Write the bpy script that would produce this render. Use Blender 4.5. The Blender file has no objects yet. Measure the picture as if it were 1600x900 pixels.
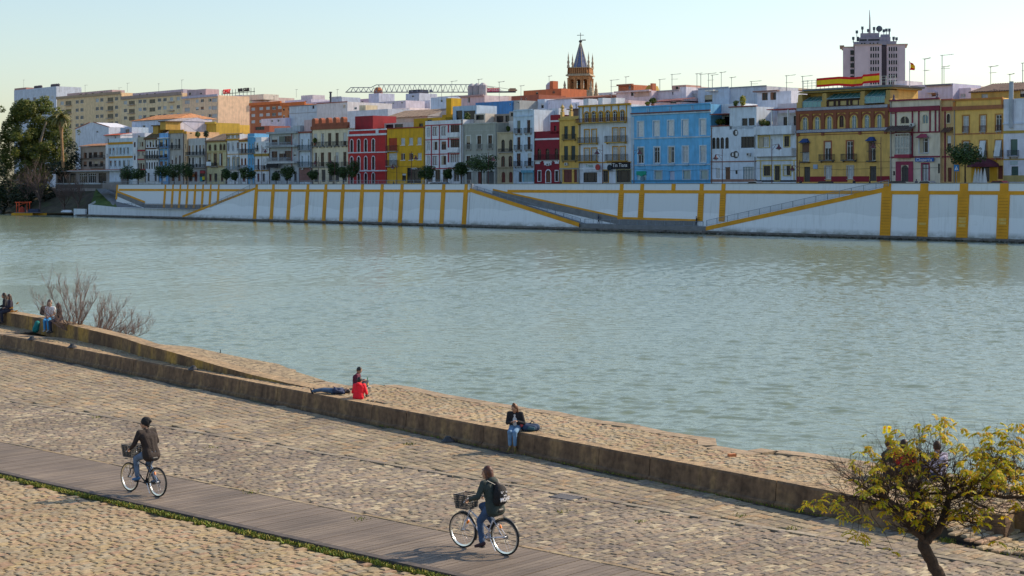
import bpy, bmesh, math, random
from math import sin, cos, pi, radians, sqrt, atan2, floor, ceil
from mathutils import Vector, Matrix, noise as mnoise
random.seed(7)
R = random.Random(11)
SC = bpy.context.scene
COL = SC.collection
# ------------------------------------------------------------------ picture <-> place
F, CX, HZ, CAMZ = 2500.0, 800.0, 291.0, 7.0
def gp(x, y, z=0.0):
    d = (CAMZ - z) * F / (y - HZ)
    return Vector(((x - CX) * d / F, d, z))
def at(x, y, d):
    return Vector(((x - CX) * d / F, d, CAMZ - (y - HZ) * d / F))
# ------------------------------------------------------------------ mesh helpers
class MB:
    def __init__(s):
        s.v = []; s.f = []; s.m = []
    def poly(s, pts, m=0):
        n = len(s.v)
        s.v += [tuple(p) for p in pts]
        s.f.append(tuple(range(n, n + len(pts)))); s.m.append(m)
    def box(s, x0, x1, y0, y1, z0, z1, m=0, M=None):
        if x1 < x0: x0, x1 = x1, x0
        if y1 < y0: y0, y1 = y1, y0
        if z1 < z0: z0, z1 = z1, z0
        P = [(x0,y0,z0),(x1,y0,z0),(x1,y1,z0),(x0,y1,z0),(x0,y0,z1),(x1,y0,z1),(x1,y1,z1),(x0,y1,z1)]
        if M is not None: P = [tuple(M @ Vector(p)) for p in P]
        n = len(s.v); s.v += P
        for q in ((0,3,2,1),(4,5,6,7),(0,1,5,4),(1,2,6,5),(2,3,7,6),(3,0,4,7)):
            s.f.append(tuple(n + i for i in q)); s.m.append(m)
    def tube(s, pts, rad, m=0, n=6, cap=True, closed=False):
        pts = [Vector(p) for p in pts]
        if not hasattr(rad, '__len__'): rad = [rad] * len(pts)
        N = len(pts); base = len(s.v)
        up = Vector((0, 0, 1))
        prev = None
        for i, p in enumerate(pts):
            if closed:
                t = pts[(i + 1) % N] - pts[i - 1]
            else:
                t = pts[min(i + 1, N - 1)] - pts[max(i - 1, 0)]
            if t.length < 1e-9: t = Vector((0, 0, 1))
            t.normalize()
            if prev is None:
                a = t.cross(up)
                if a.length < 1e-3: a = t.cross(Vector((1, 0, 0)))
                a.normalize()
            else:
                a = prev - t * prev.dot(t)
                if a.length < 1e-6: a = t.cross(up)
                a.normalize()
            prev = a; b = t.cross(a)
            for k in range(n):
                an = 2 * pi * k / n
                s.v.append(tuple(p + (a * cos(an) + b * sin(an)) * rad[i]))
        M_ = N if closed else N - 1
        for i in range(M_):
            j = (i + 1) % N
            for k in range(n):
                k2 = (k + 1) % n
                s.f.append((base+i*n+k, base+i*n+k2, base+j*n+k2, base+j*n+k)); s.m.append(m)
        if cap and not closed:
            s.f.append(tuple(base + k for k in range(n))[::-1]); s.m.append(m)
            s.f.append(tuple(base + (N-1)*n + k for k in range(n))); s.m.append(m)
    def bar(s, p, q, r, m=0, n=4, r2=None):
        s.tube([p, q], [r, r if r2 is None else r2], m, n)
    def lathe(s, prof, c=(0,0,0), n=12, m=0, axis='z'):
        base = len(s.v)
        for (r, z) in prof:
            for k in range(n):
                a = 2*pi*k/n
                x, y = r*cos(a), r*sin(a)
                if axis == 'z': s.v.append((c[0]+x, c[1]+y, c[2]+z))
                elif axis == 'y': s.v.append((c[0]+x, c[1]+z, c[2]+y))
                else: s.v.append((c[0]+z, c[1]+x, c[2]+y))
        for i in range(len(prof)-1):
            for k in range(n):
                k2 = (k+1) % n
                s.f.append((base+i*n+k, base+i*n+k2, base+(i+1)*n+k2, base+(i+1)*n+k)); s.m.append(m)
        s.f.append(tuple(base+k for k in range(n))[::-1]); s.m.append(m)
        s.f.append(tuple(base+(len(prof)-1)*n+k for k in range(n))); s.m.append(m)
    def prism(s, pts2, y0, y1, m=0):            # polygon in x,z pulled along y
        n = len(pts2)
        s.poly([(x, y0, z) for x, z in pts2], m)
        s.poly([(x, y1, z) for x, z in pts2][::-1], m)
        for i in range(n):
            a, b = pts2[i], pts2[(i+1) % n]
            s.poly([(a[0],y0,a[1]),(a[0],y1,a[1]),(b[0],y1,b[1]),(b[0],y0,b[1])], m)
    def ball(s, c, rx, ry=None, rz=None, m=0, n=10, k=6, M=None):
        ry = ry or rx; rz = rz or rx
        base = len(s.v)
        for i in range(k+1):
            th = pi*i/k
            for j in range(n):
                ph = 2*pi*j/n
                p = Vector((rx*sin(th)*cos(ph), ry*sin(th)*sin(ph), rz*cos(th)))
                if M is not None: p = M @ p
                s.v.append((c[0]+p.x, c[1]+p.y, c[2]+p.z))
        for i in range(k):
            for j in range(n):
                j2 = (j+1) % n
                s.f.append((base+i*n+j, base+(i+1)*n+j, base+(i+1)*n+j2, base+i*n+j2)); s.m.append(m)
    def mesh(s, name, mats):
        me = bpy.data.meshes.new(name)
        me.from_pydata(s.v, [], s.f)
        if not isinstance(mats, (list, tuple)): mats = [mats]
        for x in mats: me.materials.append(x)
        if len(mats) > 1: me.polygons.foreach_set('material_index', s.m)
        me.update()
        return me
    def build(s, name, mats, parent=None, loc=None, smooth=False, rotz=None):
        me = s.mesh(name, mats)
        if smooth: me.polygons.foreach_set('use_smooth', [True]*len(me.polygons))
        o = bpy.data.objects.new(name, me); COL.objects.link(o)
        if parent is not None: o.parent = parent
        if loc is not None: o.location = loc
        if rotz is not None: o.rotation_euler = (0, 0, rotz)
        return o
def tag(o, label=None, cat=None, group=None, kind=None):
    if label: o['label'] = label
    if cat: o['category'] = cat
    if group: o['group'] = group
    if kind: o['kind'] = kind
    return o
def thing(name, label, cat, loc=(0,0,0), rotz=0.0, group=None):
    o = bpy.data.objects.new(name, None); COL.objects.link(o)
    o.empty_display_size = 0.3
    o.location = loc; o.rotation_euler = (0, 0, rotz)
    return tag(o, label, cat, group)
def dup(root, loc, rotz=None, label=None, scale=None):
    r = root.copy(); COL.objects.link(r); r.location = loc
    if rotz is not None: r.rotation_euler = (0, 0, rotz)
    if scale is not None: r.scale = (scale,)*3
    if label: r['label'] = label
    for ch in list(root.children):
        c = ch.copy(); COL.objects.link(c); c.parent = r
        for g in list(ch.children):
            d = g.copy(); COL.objects.link(d); d.parent = c
    return r
# ------------------------------------------------------------------ materials
_mc = {}
def nodemat(name):
    m = bpy.data.materials.new(name); m.use_nodes = True
    nt = m.node_tree
    return m, nt, nt.nodes['Principled BSDF']
def L(nt, a, b): nt.links.new(a, b)
def mat(name, col, rough=.75, metal=0.0, var=.12, scale=3.0, bump=0.0, spec=.5, stain=None, stain_amt=.35, streak=False, ssc=.35, trans=0.0):
    key = (name, tuple(col), rough)
    if key in _mc: return _mc[key]
    m, nt, b = nodemat(name)
    b.inputs['Roughness'].default_value = rough
    b.inputs['Metallic'].default_value = metal
    b.inputs['Specular IOR Level'].default_value = spec
    col = tuple(col)
    tc = nt.nodes.new('ShaderNodeNewGeometry')
    n1 = nt.nodes.new('ShaderNodeTexNoise'); n1.inputs['Scale'].default_value = scale; n1.inputs['Detail'].default_value = 5
    L(nt, tc.outputs['Position'], n1.inputs['Vector'])
    r = nt.nodes.new('ShaderNodeMapRange'); r.inputs[1].default_value = .3; r.inputs[2].default_value = .7
    r.inputs[3].default_value = 1 - var; r.inputs[4].default_value = 1 + var
    L(nt, n1.outputs['Fac'], r.inputs[0])
    mx = nt.nodes.new('ShaderNodeVectorMath'); mx.operation = 'SCALE'
    mx.inputs[0].default_value = col
    L(nt, r.outputs[0], mx.inputs['Scale'])
    out = mx.outputs[0]
    if stain:
        n2 = nt.nodes.new('ShaderNodeTexNoise'); n2.inputs['Scale'].default_value = ssc; n2.inputs['Detail'].default_value = 6
        n2.inputs['Roughness'].default_value = .65
        if streak:
            mp = nt.nodes.new('ShaderNodeMapping'); mp.inputs['Scale'].default_value = (3, 3, .35)
            L(nt, tc.outputs['Position'], mp.inputs[0]); L(nt, mp.outputs[0], n2.inputs['Vector'])
        else: L(nt, tc.outputs['Position'], n2.inputs['Vector'])
        r2 = nt.nodes.new('ShaderNodeMapRange'); r2.inputs[1].default_value = .48; r2.inputs[2].default_value = .72
        r2.inputs[3].default_value = 0; r2.inputs[4].default_value = stain_amt
        L(nt, n2.outputs['Fac'], r2.inputs[0])
        mi = nt.nodes.new('ShaderNodeMix'); mi.data_type = 'RGBA'
        L(nt, r2.outputs[0], mi.inputs['Factor']); L(nt, out, mi.inputs['A']); mi.inputs['B'].default_value = (*stain, 1)
        out = mi.outputs['Result']
    L(nt, out, b.inputs['Base Color'])
    if bump:
        bm = nt.nodes.new('ShaderNodeBump'); bm.inputs['Strength'].default_value = .6; bm.inputs['Distance'].default_value = bump
        n3 = nt.nodes.new('ShaderNodeTexNoise'); n3.inputs['Scale'].default_value = scale*4; n3.inputs['Detail'].default_value = 4
        L(nt, tc.outputs['Position'], n3.inputs['Vector'])
        L(nt, n3.outputs['Fac'], bm.inputs['Height']); L(nt, bm.outputs[0], b.inputs['Normal'])
    if trans: b.inputs['Transmission Weight'].default_value = trans
    _mc[key] = m
    return m
def plaster(col):
    return mat('plaster', col, .85, var=.12, scale=.8, stain=(col[0]*.55+.02, col[1]*.52+.02, col[2]*.5+.02), stain_amt=.6, streak=True, ssc=.6)
def paint(col, rough=.5): return mat('paint', col, rough, var=.05, scale=2)
GLASS = mat('window_glass', (.012,.016,.024), .15, var=.3, scale=.7, spec=.25)
GLASSB = mat('sky_tinted_glass', (.10,.20,.25), .12, var=.25, scale=.5)
CURTAIN = mat('curtain_behind_glass', (.42,.44,.46), .35, var=.15, scale=1.5)
IRON = mat('dark_iron', (.025,.027,.03), .5)
GREYIRON = mat('grey_painted_iron', (.22,.26,.30), .5)
ROOFTOP = mat('roof_screed', (.30,.20,.15), .9, var=.2, stain=(.15,.12,.1))
# ------------------------------------------------------------------ camera, sky, sun
cam = bpy.data.cameras.new('camera'); co = bpy.data.objects.new('camera', cam); COL.objects.link(co)
co.location = (0, 0, CAMZ); co.rotation_euler = (radians(90), 0, 0)
cam.sensor_width = 36; cam.lens = 36*F/1600; cam.shift_y = -(450-HZ)/1600
cam.clip_start = .5; cam.clip_end = 6000
SC.camera = co
SUN_AZ, SUN_EL = radians(66), radians(36)          # azimuth measured from +Y towards +X
w = bpy.data.worlds.new('World'); SC.world = w; w.use_nodes = True
nt = w.node_tree; bg = nt.nodes['Background']
sky = nt.nodes.new('ShaderNodeTexSky'); sky.sky_type = 'NISHITA'; sky.sun_disc = False
sky.sun_elevation = SUN_EL; sky.sun_rotation = SUN_AZ
sky.air_density = 1.15; sky.dust_density = 1.1; sky.ozone_density = 2.0; sky.altitude = 20
L(nt, sky.outputs[0], bg.inputs['Color']); bg.inputs['Strength'].default_value = .10
sl = bpy.data.lights.new('sun', 'SUN'); so = bpy.data.objects.new('sun', sl); COL.objects.link(so)
sl.energy = 3.0; sl.angle = radians(.6); sl.color = (1, .82, .60)
sd = Vector((sin(SUN_AZ)*cos(SUN_EL), cos(SUN_AZ)*cos(SUN_EL), sin(SUN_EL)))
so.rotation_euler = sd.to_track_quat('Z', 'Y').to_euler(); so.location = (60, 40, 80)
SC.view_settings.view_transform = 'Standard'; SC.view_settings.look = 'None'
SC.view_settings.exposure = .80; SC.view_settings.gamma = 1
SC.render.resolution_x = 1024; SC.render.resolution_y = 576
# ================================================================== THE NEAR QUAY
WATERZ = -1.2
# water
m, nt, b = nodemat('river_water'); WATER = m
b.inputs['Base Color'].default_value = (.17, .215, .145, 1); b.inputs['Roughness'].default_value = .13
b.inputs['IOR'].default_value = 1.33
g = nt.nodes.new('ShaderNodeNewGeometry')
mp = nt.nodes.new('ShaderNodeMapping'); mp.inputs['Rotation'].default_value = (0, 0, radians(12)); mp.inputs['Scale'].default_value = (.55, 1.0, 1)
L(nt, g.outputs['Position'], mp.inputs[0])
prev = None
for sc, st, di in ((5.0, .6, .03), (12.0, .5, .010), (1.3, .4, .04)):
    n = nt.nodes.new('ShaderNodeTexNoise'); n.inputs['Scale'].default_value = sc; n.inputs['Detail'].default_value = 3; n.inputs['Roughness'].default_value = .5
    n.inputs['Distortion'].default_value = .4
    L(nt, mp.outputs[0], n.inputs['Vector'])
    bm = nt.nodes.new('ShaderNodeBump'); bm.inputs['Strength'].default_value = st; bm.inputs['Distance'].default_value = di
    L(nt, n.outputs['Fac'], bm.inputs['Height'])
    if prev: L(nt, prev.outputs[0], bm.inputs['Normal'])
    prev = bm
L(nt, prev.outputs[0], b.inputs['Normal'])
import numpy as np
def wave_patches():
    rs = np.random.RandomState(5); N = 54
    lam = np.exp(rs.uniform(math.log(.32), math.log(1.5), N)); k = 2*np.pi/lam
    th = np.radians(78) + rs.normal(0, .55, N); kx, ky = k*np.cos(th), k*np.sin(th); ph = rs.uniform(0, 2*np.pi, N)
    sl = .15*np.sqrt(2.0/N)*np.ones(N); amp = sl/k
    V = []; Q = []; n0 = 0
    X0, X1 = -96.0, 96.0
    for (x0, x1, y0, y1, st) in ((-34, 42, 34, 92, .13), (-34, 42, 92, 132, .16), (-76, 80, 132, 220, .27), (-112, 112, 220, 330, .38), (-156, 60, 330, 470, .5)):
        xs = np.arange(x0, x1+1e-6, st); ys = np.arange(y0, y1+1e-6, st); xs[-1] = x1; ys[-1] = y1
        gx, gy = np.meshgrid(xs, ys); z = np.zeros_like(gx)
        for i in range(N):
            if lam[i] < st*2.2: continue
            z += amp[i]*np.sin(kx[i]*gx+ky[i]*gy+ph[i]+.6*np.sin(gx*.11+i)+.5*np.sin(gy*.07+2*i))
        mod = .8+.35*np.sin(gx*.05+gy*.02+1)*np.sin(gy*.033+.5)+.2*np.sin(gx*.13-gy*.09)
        edge_ = np.minimum(np.minimum(gx-x0, x1-gx), np.minimum(gy-y0, y1-gy)); z *= mod*np.clip(edge_/.5, 0, 1)
        ny, nx = gx.shape
        V.append(np.stack([gx.ravel(), gy.ravel(), (z+WATERZ).ravel()], 1))
        idx = np.arange(nx*ny).reshape(ny, nx)+n0
        Q.append(np.stack([idx[:-1,:-1].ravel(), idx[:-1,1:].ravel(), idx[1:,1:].ravel(), idx[1:,:-1].ravel()], 1)); n0 += nx*ny
    rects = [(-2500,2500,-300,34),(-2500,-34,34,132),(42,2500,34,132),(-2500,-76,132,220),(80,2500,132,220),(-2500,-112,220,330),(112,2500,220,330),(-2500,-156,330,470),(60,2500,330,470),(-2500,2500,470,900)]
    for (a, b_, c, d) in rects:
        V.append(np.array([[a,c,WATERZ],[b_,c,WATERZ],[b_,d,WATERZ],[a,d,WATERZ]])); Q.append(np.array([[n0,n0+1,n0+2,n0+3]])); n0 += 4
    V = np.concatenate(V).astype(np.float32); Q = np.concatenate(Q).astype(np.int32)
    me = bpy.data.meshes.new('river'); me.vertices.add(len(V)); me.vertices.foreach_set('co', V.ravel())
    me.loops.add(Q.size); me.loops.foreach_set('vertex_index', Q.ravel()); me.polygons.add(len(Q))
    me.polygons.foreach_set('loop_start', np.arange(0, Q.size, 4, dtype=np.int32)); me.polygons.foreach_set('use_smooth', np.ones(len(Q), dtype=bool))
    me.update(calc_edges=True); me.validate(); me.materials.append(WATER)
    o = bpy.data.objects.new('river', me); COL.objects.link(o); return o
tag(wave_patches(), kind='structure')

# stone material, one tone per stone
def stonemat(name, cols, dark=.0, moss=0.0):
    m, nt, b = nodemat(name); b.inputs['Roughness'].default_value = .8
    b.inputs['Specular IOR Level'].default_value = .35
    g = nt.nodes.new('ShaderNodeNewGeometry')
    cr = nt.nodes.new('ShaderNodeValToRGB'); cr.color_ramp.interpolation = 'CONSTANT'
    e = cr.color_ramp.elements
    e[0].position = 0; e[0].color = (*cols[0], 1); e[1].position = 1/len(cols); e[1].color = (*cols[1], 1)
    for i in range(2, len(cols)):
        x = e.new(i/len(cols)); x.color = (*cols[i], 1)
    L(nt, g.outputs['Random Per Island'], cr.inputs[0])
    n1 = nt.nodes.new('ShaderNodeTexNoise'); n1.inputs['Scale'].default_value = 9; n1.inputs['Detail'].default_value = 6
    n2 = nt.nodes.new('ShaderNodeTexNoise'); n2.inputs['Scale'].default_value = .35; n2.inputs['Detail'].default_value = 4
    for n in (n1, n2): L(nt, g.outputs['Position'], n.inputs['Vector'])
    r1 = nt.nodes.new('ShaderNodeMapRange'); r1.inputs[1].default_value=.3; r1.inputs[2].default_value=.7; r1.inputs[3].default_value = .60; r1.inputs[4].default_value = 1.08
    L(nt, n1.outputs['Fac'], r1.inputs[0])
    r2 = nt.nodes.new('ShaderNodeMapRange'); r2.inputs[1].default_value=.35; r2.inputs[2].default_value=.65; r2.inputs[3].default_value = .78; r2.inputs[4].default_value = 1.1
    L(nt, n2.outputs['Fac'], r2.inputs[0])
    mu = nt.nodes.new('ShaderNodeMath'); mu.operation = 'MULTIPLY'
    L(nt, r1.outputs[0], mu.inputs[0]); L(nt, r2.outputs[0], mu.inputs[1])
    v = nt.nodes.new('ShaderNodeVectorMath'); v.operation = 'SCALE'
    L(nt, cr.outputs[0], v.inputs[0]); L(nt, mu.outputs[0], v.inputs['Scale'])
    L(nt, v.outputs[0], b.inputs['Base Color'])
    bp = nt.nodes.new('ShaderNodeBump'); bp.inputs['Strength'].default_value = .5; bp.inputs['Distance'].default_value = .012
    n3 = nt.nodes.new('ShaderNodeTexNoise'); n3.inputs['Scale'].default_value = 25; n3.inputs['Detail'].default_value = 3
    L(nt, g.outputs['Position'], n3.inputs['Vector']); L(nt, n3.outputs['Fac'], bp.inputs['Height']); L(nt, bp.outputs[0], b.inputs['Normal'])
    return m
TAN = [(.44,.33,.19),(.40,.30,.18),(.47,.36,.21),(.42,.29,.17),(.37,.31,.21),(.45,.34,.18),(.41,.27,.17),(.40,.33,.22),(.46,.36,.22),(.36,.28,.18),(.44,.32,.19),(.40,.32,.19)]
GRY = [(.31,.245,.18),(.26,.21,.16),(.35,.28,.195),(.28,.23,.175),(.41,.335,.22),(.235,.195,.16),(.31,.25,.18),(.33,.245,.175),(.50,.42,.28),(.27,.225,.175),(.30,.25,.18),(.37,.285,.19)]
BIG = [(.35,.275,.19),(.29,.235,.18),(.41,.325,.21),(.34,.275,.18),(.43,.30,.17),(.29,.235,.165),(.38,.31,.20),(.37,.275,.175),(.47,.38,.24),(.33,.27,.175)]
S_TAN = stonemat('golden_setts', TAN); S_GRY = stonemat('greyish_setts', GRY); S_BIG = stonemat('large_setts', BIG)
def inside(px, py, poly):
    c = False; n = len(poly); j = n - 1
    for i in range(n):
        xi, yi = poly[i]; xj, yj = poly[j]
        if (yi > py) != (yj > py) and px < (xj-xi)*(py-yi)/(yj-yi) + xi: c = not c
        j = i
    return c
def setts(name, poly, z, ang, Ln, Wd, ge, gs, m, zf=None, dome=.014, seed=1, jit=.012, miss=0.0):
    rr = random.Random(seed)
    e1 = (cos(ang), sin(ang)); e2 = (-sin(ang), cos(ang))
    us = [p[0]*e1[0]+p[1]*e1[1] for p in poly]; vs = [p[0]*e2[0]+p[1]*e2[1] for p in poly]
    mb = MB(); V = mb.v; Fc = mb.f
    v = min(vs)
    while v < max(vs):
        wd = Wd*rr.uniform(.85, 1.15)
        u = min(us) - rr.random()*Ln
        while u < max(us):
            ln = Ln*rr.uniform(.65, 1.4)
            cu, cv = u+ln/2, v+wd/2 + .03*sin(u*.9+v*.3) + .02*sin(u*2.3)
            x, y = cu*e1[0]+cv*e2[0], cu*e1[1]+cv*e2[1]
            if inside(x, y, poly) and rr.random() >= miss:
                zz = (zf(x, y) if zf else z) + rr.uniform(-jit, jit)*.6
                n = len(V); tx, ty = rr.uniform(-.05, .05), rr.uniform(-.05, .05); sk = rr.uniform(-.03, .03)
                for (k, hu, hv, hz) in ((0, (ln-ge)/2, (wd-gs)/2, -.05), (1, (ln-ge)/2, (wd-gs)/2, -dome), (2, (ln-ge)/2*.72, (wd-gs)/2*.66, 0)):
                    for (a, bb) in ((-1,-1),(1,-1),(1,1),(-1,1)):
                        du = a*hu + bb*sk*hv*2 + (rr.uniform(-.012,.012) if k else 0); dv = bb*hv + (rr.uniform(-.008,.008) if k else 0)
                        dz = hz + (du*tx + dv*ty if k else 0)
                        V.append((x+du*e1[0]+dv*e2[0], y+du*e1[1]+dv*e2[1], zz+dz))
                for r_ in (0, 4):
                    for i in range(4):
                        j = (i+1) % 4
                        Fc.append((n+r_+i, n+r_+j, n+r_+4+j, n+r_+4+i))
                Fc.append((n+8, n+9, n+10, n+11))
            u += ln
        v += wd
    mb.m = [0]*len(Fc)
    o = mb.build(name, m)
    return tag(o, kind='structure')
def pt(x, y, z=0): p = gp(x, y, z); return (p.x, p.y)
UP = Vector((.7437, -.6685, 0)).normalized(); NP = Vector((UP.y*-1, UP.x, 0))       # along the path / across, away from camera
ANG_PATH = atan2(UP.y, UP.x); ANG_ACR = ANG_PATH + pi/2
PA = gp(-60, 691-12.2); PB = gp(1000, 893)
def onpath(P, t): return P + UP*t
Q0 = gp(0, 740.5)
# path edges
top0 = gp(0, 691); bot0 = gp(0, 741)
topA = onpath(top0, -14); topB = onpath(top0, 34)
bw = (top0 - bot0); bw = abs(bw.dot(NP))
botA = topA - NP*bw; botB = topB - NP*bw
# ledge base line
L0 = gp(760, 697); UQ = Vector((.629, -.777, 0)).normalized(); NQ = Vector((-UQ.y, UQ.x, 0))
ANG_Q = atan2(UQ.y, UQ.x)
LA = L0 - UQ*44; LB = L0 + UQ*18.3
LE = L0 + UQ*30
seam0 = gp(101, 640); seamA = seam0 - UP*25; seamB = seam0 + UP*40
xy = lambda p: (p.x, p.y)
# ground sheets
m, nt, b = nodemat('earth_joints'); EARTH = m; b.inputs['Roughness'].default_value = .95
g = nt.nodes.new('ShaderNodeNewGeometry'); n = nt.nodes.new('ShaderNodeTexNoise'); n.inputs['Scale'].default_value = .9; n.inputs['Detail'].default_value = 7
L(nt, g.outputs['Position'], n.inputs['Vector'])
cr = nt.nodes.new('ShaderNodeValToRGB'); cr.color_ramp.elements[0].position = .45; cr.color_ramp.elements[0].color = (.075,.06,.048,1)
cr.color_ramp.elements[1].position = .72; cr.color_ramp.elements[1].color = (.15,.15,.06,1)
L(nt, n.outputs['Fac'], cr.inputs[0]); L(nt, cr.outputs[0], b.inputs['Base Color'])
mb = MB()
far = L0 - UQ*90; nearr = L0 + UQ*30
mb.poly([(far.x+.3, far.y, -.045), (far.x-60, far.y-60, -.045), (-60, -20, -.045), (40, -20, -.045), (60, -10, -.045), (nearr.x+.3, nearr.y, -.045)])
tag(mb.build('quay_ground', EARTH), kind='structure')
def cobblemat(name):
    m, nt, b = nodemat(name); b.inputs['Roughness'].default_value = .85
    g = nt.nodes.new('ShaderNodeNewGeometry'); mp = nt.nodes.new('ShaderNodeMapping'); mp.inputs['Rotation'].default_value = (0,0,-(ANG_Q+pi/2)); mp.inputs['Scale'].default_value = (3.6,5.8,1)
    L(nt, g.outputs['Position'], mp.inputs[0]); vo = nt.nodes.new('ShaderNodeTexVoronoi'); vo.inputs['Scale'].default_value = 1; vo.inputs['Randomness'].default_value = .55; L(nt, mp.outputs[0], vo.inputs['Vector'])
    ve = nt.nodes.new('ShaderNodeTexVoronoi'); ve.feature = 'DISTANCE_TO_EDGE'; ve.inputs['Scale'].default_value = 1; ve.inputs['Randomness'].default_value = .55; L(nt, mp.outputs[0], ve.inputs['Vector'])
    sp = nt.nodes.new('ShaderNodeSeparateColor'); L(nt, vo.outputs['Color'], sp.inputs[0]); cr = nt.nodes.new('ShaderNodeValToRGB'); e = cr.color_ramp.elements
    e[0].color = (.30,.225,.14,1); e[1].color = (.46,.35,.20,1); L(nt, sp.outputs[0], cr.inputs[0])
    r = nt.nodes.new('ShaderNodeMapRange'); r.inputs[1].default_value = .0; r.inputs[2].default_value = .12; r.inputs[3].default_value = .3; r.inputs[4].default_value = 1; L(nt, ve.outputs['Distance'], r.inputs[0])
    v = nt.nodes.new('ShaderNodeVectorMath'); v.operation = 'SCALE'; L(nt, cr.outputs[0], v.inputs[0]); L(nt, r.outputs[0], v.inputs['Scale']); L(nt, v.outputs[0], b.inputs['Base Color'])
    bp = nt.nodes.new('ShaderNodeBump'); bp.inputs['Distance'].default_value = .03; L(nt, r.outputs[0], bp.inputs['Height']); L(nt, bp.outputs[0], b.inputs['Normal'])
    return m
S_TERR2 = cobblemat('sloping_cobbles')
# three paved fields
setts('cobbled_quay_inner', [xy(onpath(botA, -6) - NP*.34), xy(botB - NP*.34), (12, 20), (-30, 20), (-40, 45)], 0, ANG_ACR, .235, .165, .030, .008, S_TAN, seed=3, dome=.009)
setts('cobbled_quay_middle', [xy(topA+NP*.14), xy(topB+NP*.14), xy(topB+NP*.14+UP*0+NP*4.45), xy(seamB - NP*.12), xy(seamA-NP*.12), xy(onpath(topA,-3)+NP*.14)], 0, ANG_ACR-.06, .25, .15, .014, .010, S_GRY, seed=4, dome=.009)
setts('cobbled_quay_outer', [xy(seamA+NP*.12), xy(seamB+NP*.12), xy(L0+UQ*30-NQ*.03), xy(LA-NQ*.5), xy(LA-NQ*20)], 0, ANG_Q-.05, .21, .30, .018, .018, S_BIG, seed=5, dome=.011)
# seam of long flat slabs and the edging of the boards
def slabs(name, A, d, ln, n_, width, side, z, m, seed, sl=.9):
    rr = random.Random(seed); mb = MB(); t = 0
    while t < ln:
        l = sl*rr.uniform(.6, 1.4)
        p = A + d*(t+.01); q = A + d*(t+l-.02)
        zz = z + rr.uniform(-.008, .006)
        w0 = side*rr.uniform(-.015, .015)
        P = [p+n_*w0, q+n_*w0, q+n_*(w0+width), p+n_*(w0+width)]
        mb.poly([(a.x, a.y, zz) for a in P]); 
        for i in range(4):
            a, c = P[i], P[(i+1)%4]
            mb.poly([(a.x,a.y,zz),(a.x,a.y,zz-.08),(c.x,c.y,zz-.08),(c.x,c.y,zz)])
        t += l
    return tag(mb.build(name, m), kind='structure')
S_EDGE = stonemat('edging_slabs', [(.40,.31,.18),(.34,.26,.17),(.44,.35,.22),(.30,.24,.17),(.37,.27,.16)])
slabs('paving_edge_slabs', topA+NP*.015, UP, 52, NP, .11, 1, .012, S_EDGE, 5, .6)
slabs('paving_seam_slabs', seamA-NP*.10, UP, 68, NP, .18, 1, .006, stonemat('seam_slabs', [(.32,.26,.19),(.40,.34,.25),(.28,.23,.18),(.35,.29,.2)]), 6, .7)
# boardwalk
m, nt, b = nodemat('weathered_boards'); BOARD = m; b.inputs['Roughness'].default_value = .75
g = nt.nodes.new('ShaderNodeNewGeometry')
cr = nt.nodes.new('ShaderNodeValToRGB'); e = cr.color_ramp.elements
e[0].color = (.165,.128,.098,1); e[1].color = (.235,.185,.138,1); x = e.new(.5); x.color = (.20,.157,.12,1)
L(nt, g.outputs['Random Per Island'], cr.inputs[0])
mp = nt.nodes.new('ShaderNodeMapping'); mp.inputs['Rotation'].default_value = (0,0,-ANG_ACR); mp.inputs['Scale'].default_value = (1.2, 40, 1)
n = nt.nodes.new('ShaderNodeTexNoise'); n.inputs['Scale'].default_value = 1.0; n.inputs['Detail'].default_value = 5
mp2 = nt.nodes.new('ShaderNodeTexNoise'); mp2.inputs['Scale'].default_value = .5; mp2.inputs['Detail'].default_value = 5
L(nt, g.outputs['Position'], mp2.inputs['Vector'])
L(nt, g.outputs['Position'], mp.inputs[0]); L(nt, mp.outputs[0], n.inputs['Vector'])
r1 = nt.nodes.new('ShaderNodeMapRange'); r1.inputs[1].default_value=.3; r1.inputs[2].default_value=.7; r1.inputs[3].default_value=.6; r1.inputs[4].default_value=1.25
r2 = nt.nodes.new('ShaderNodeMapRange'); r2.inputs[1].default_value=.35; r2.inputs[2].default_value=.65; r2.inputs[3].default_value=.75; r2.inputs[4].default_value=1.15
L(nt, n.outputs['Fac'], r1.inputs[0]); L(nt, mp2.outputs['Fac'], r2.inputs[0])
mu = nt.nodes.new('ShaderNodeMath'); mu.operation='MULTIPLY'; L(nt, r1.outputs[0], mu.inputs[0]); L(nt, r2.outputs[0], mu.inputs[1])
v = nt.nodes.new('ShaderNodeVectorMath'); v.operation = 'SCALE'; L(nt, cr.outputs[0], v.inputs[0]); L(nt, mu.outputs[0], v.inputs['Scale'])
L(nt, v.outputs[0], b.inputs['Base Color'])
mb = MB(); t = -6; rr = random.Random(9)
while t < 52:
    wd = .145; gap = .017 if rr.random() > .06 else .035
    z = .004 + rr.uniform(-.003, .004); e1_ = rr.uniform(-.02, .02)
    for (s0, s1) in ((0, bw-.20),):
        P = [topA+UP*t-NP*s0, topA+UP*(t+wd-gap)-NP*s0, topA+UP*(t+wd-gap)-NP*s1, topA+UP*t-NP*s1]
        mb.poly([(p.x,p.y,z) for p in P][::-1])
        for i in range(4):
            a, c = P[i], P[(i+1)%4]; mb.poly([(a.x,a.y,z),(a.x,a.y,z-.045),(c.x,c.y,z-.045),(c.x,c.y,z)])
    t += wd
tag(mb.build('boardwalk', BOARD), kind='structure')
mb = MB()
KERB = mat('dark_kerb_stone', (.085,.070,.062), .85, var=.3, scale=6)
t = -8
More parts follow.
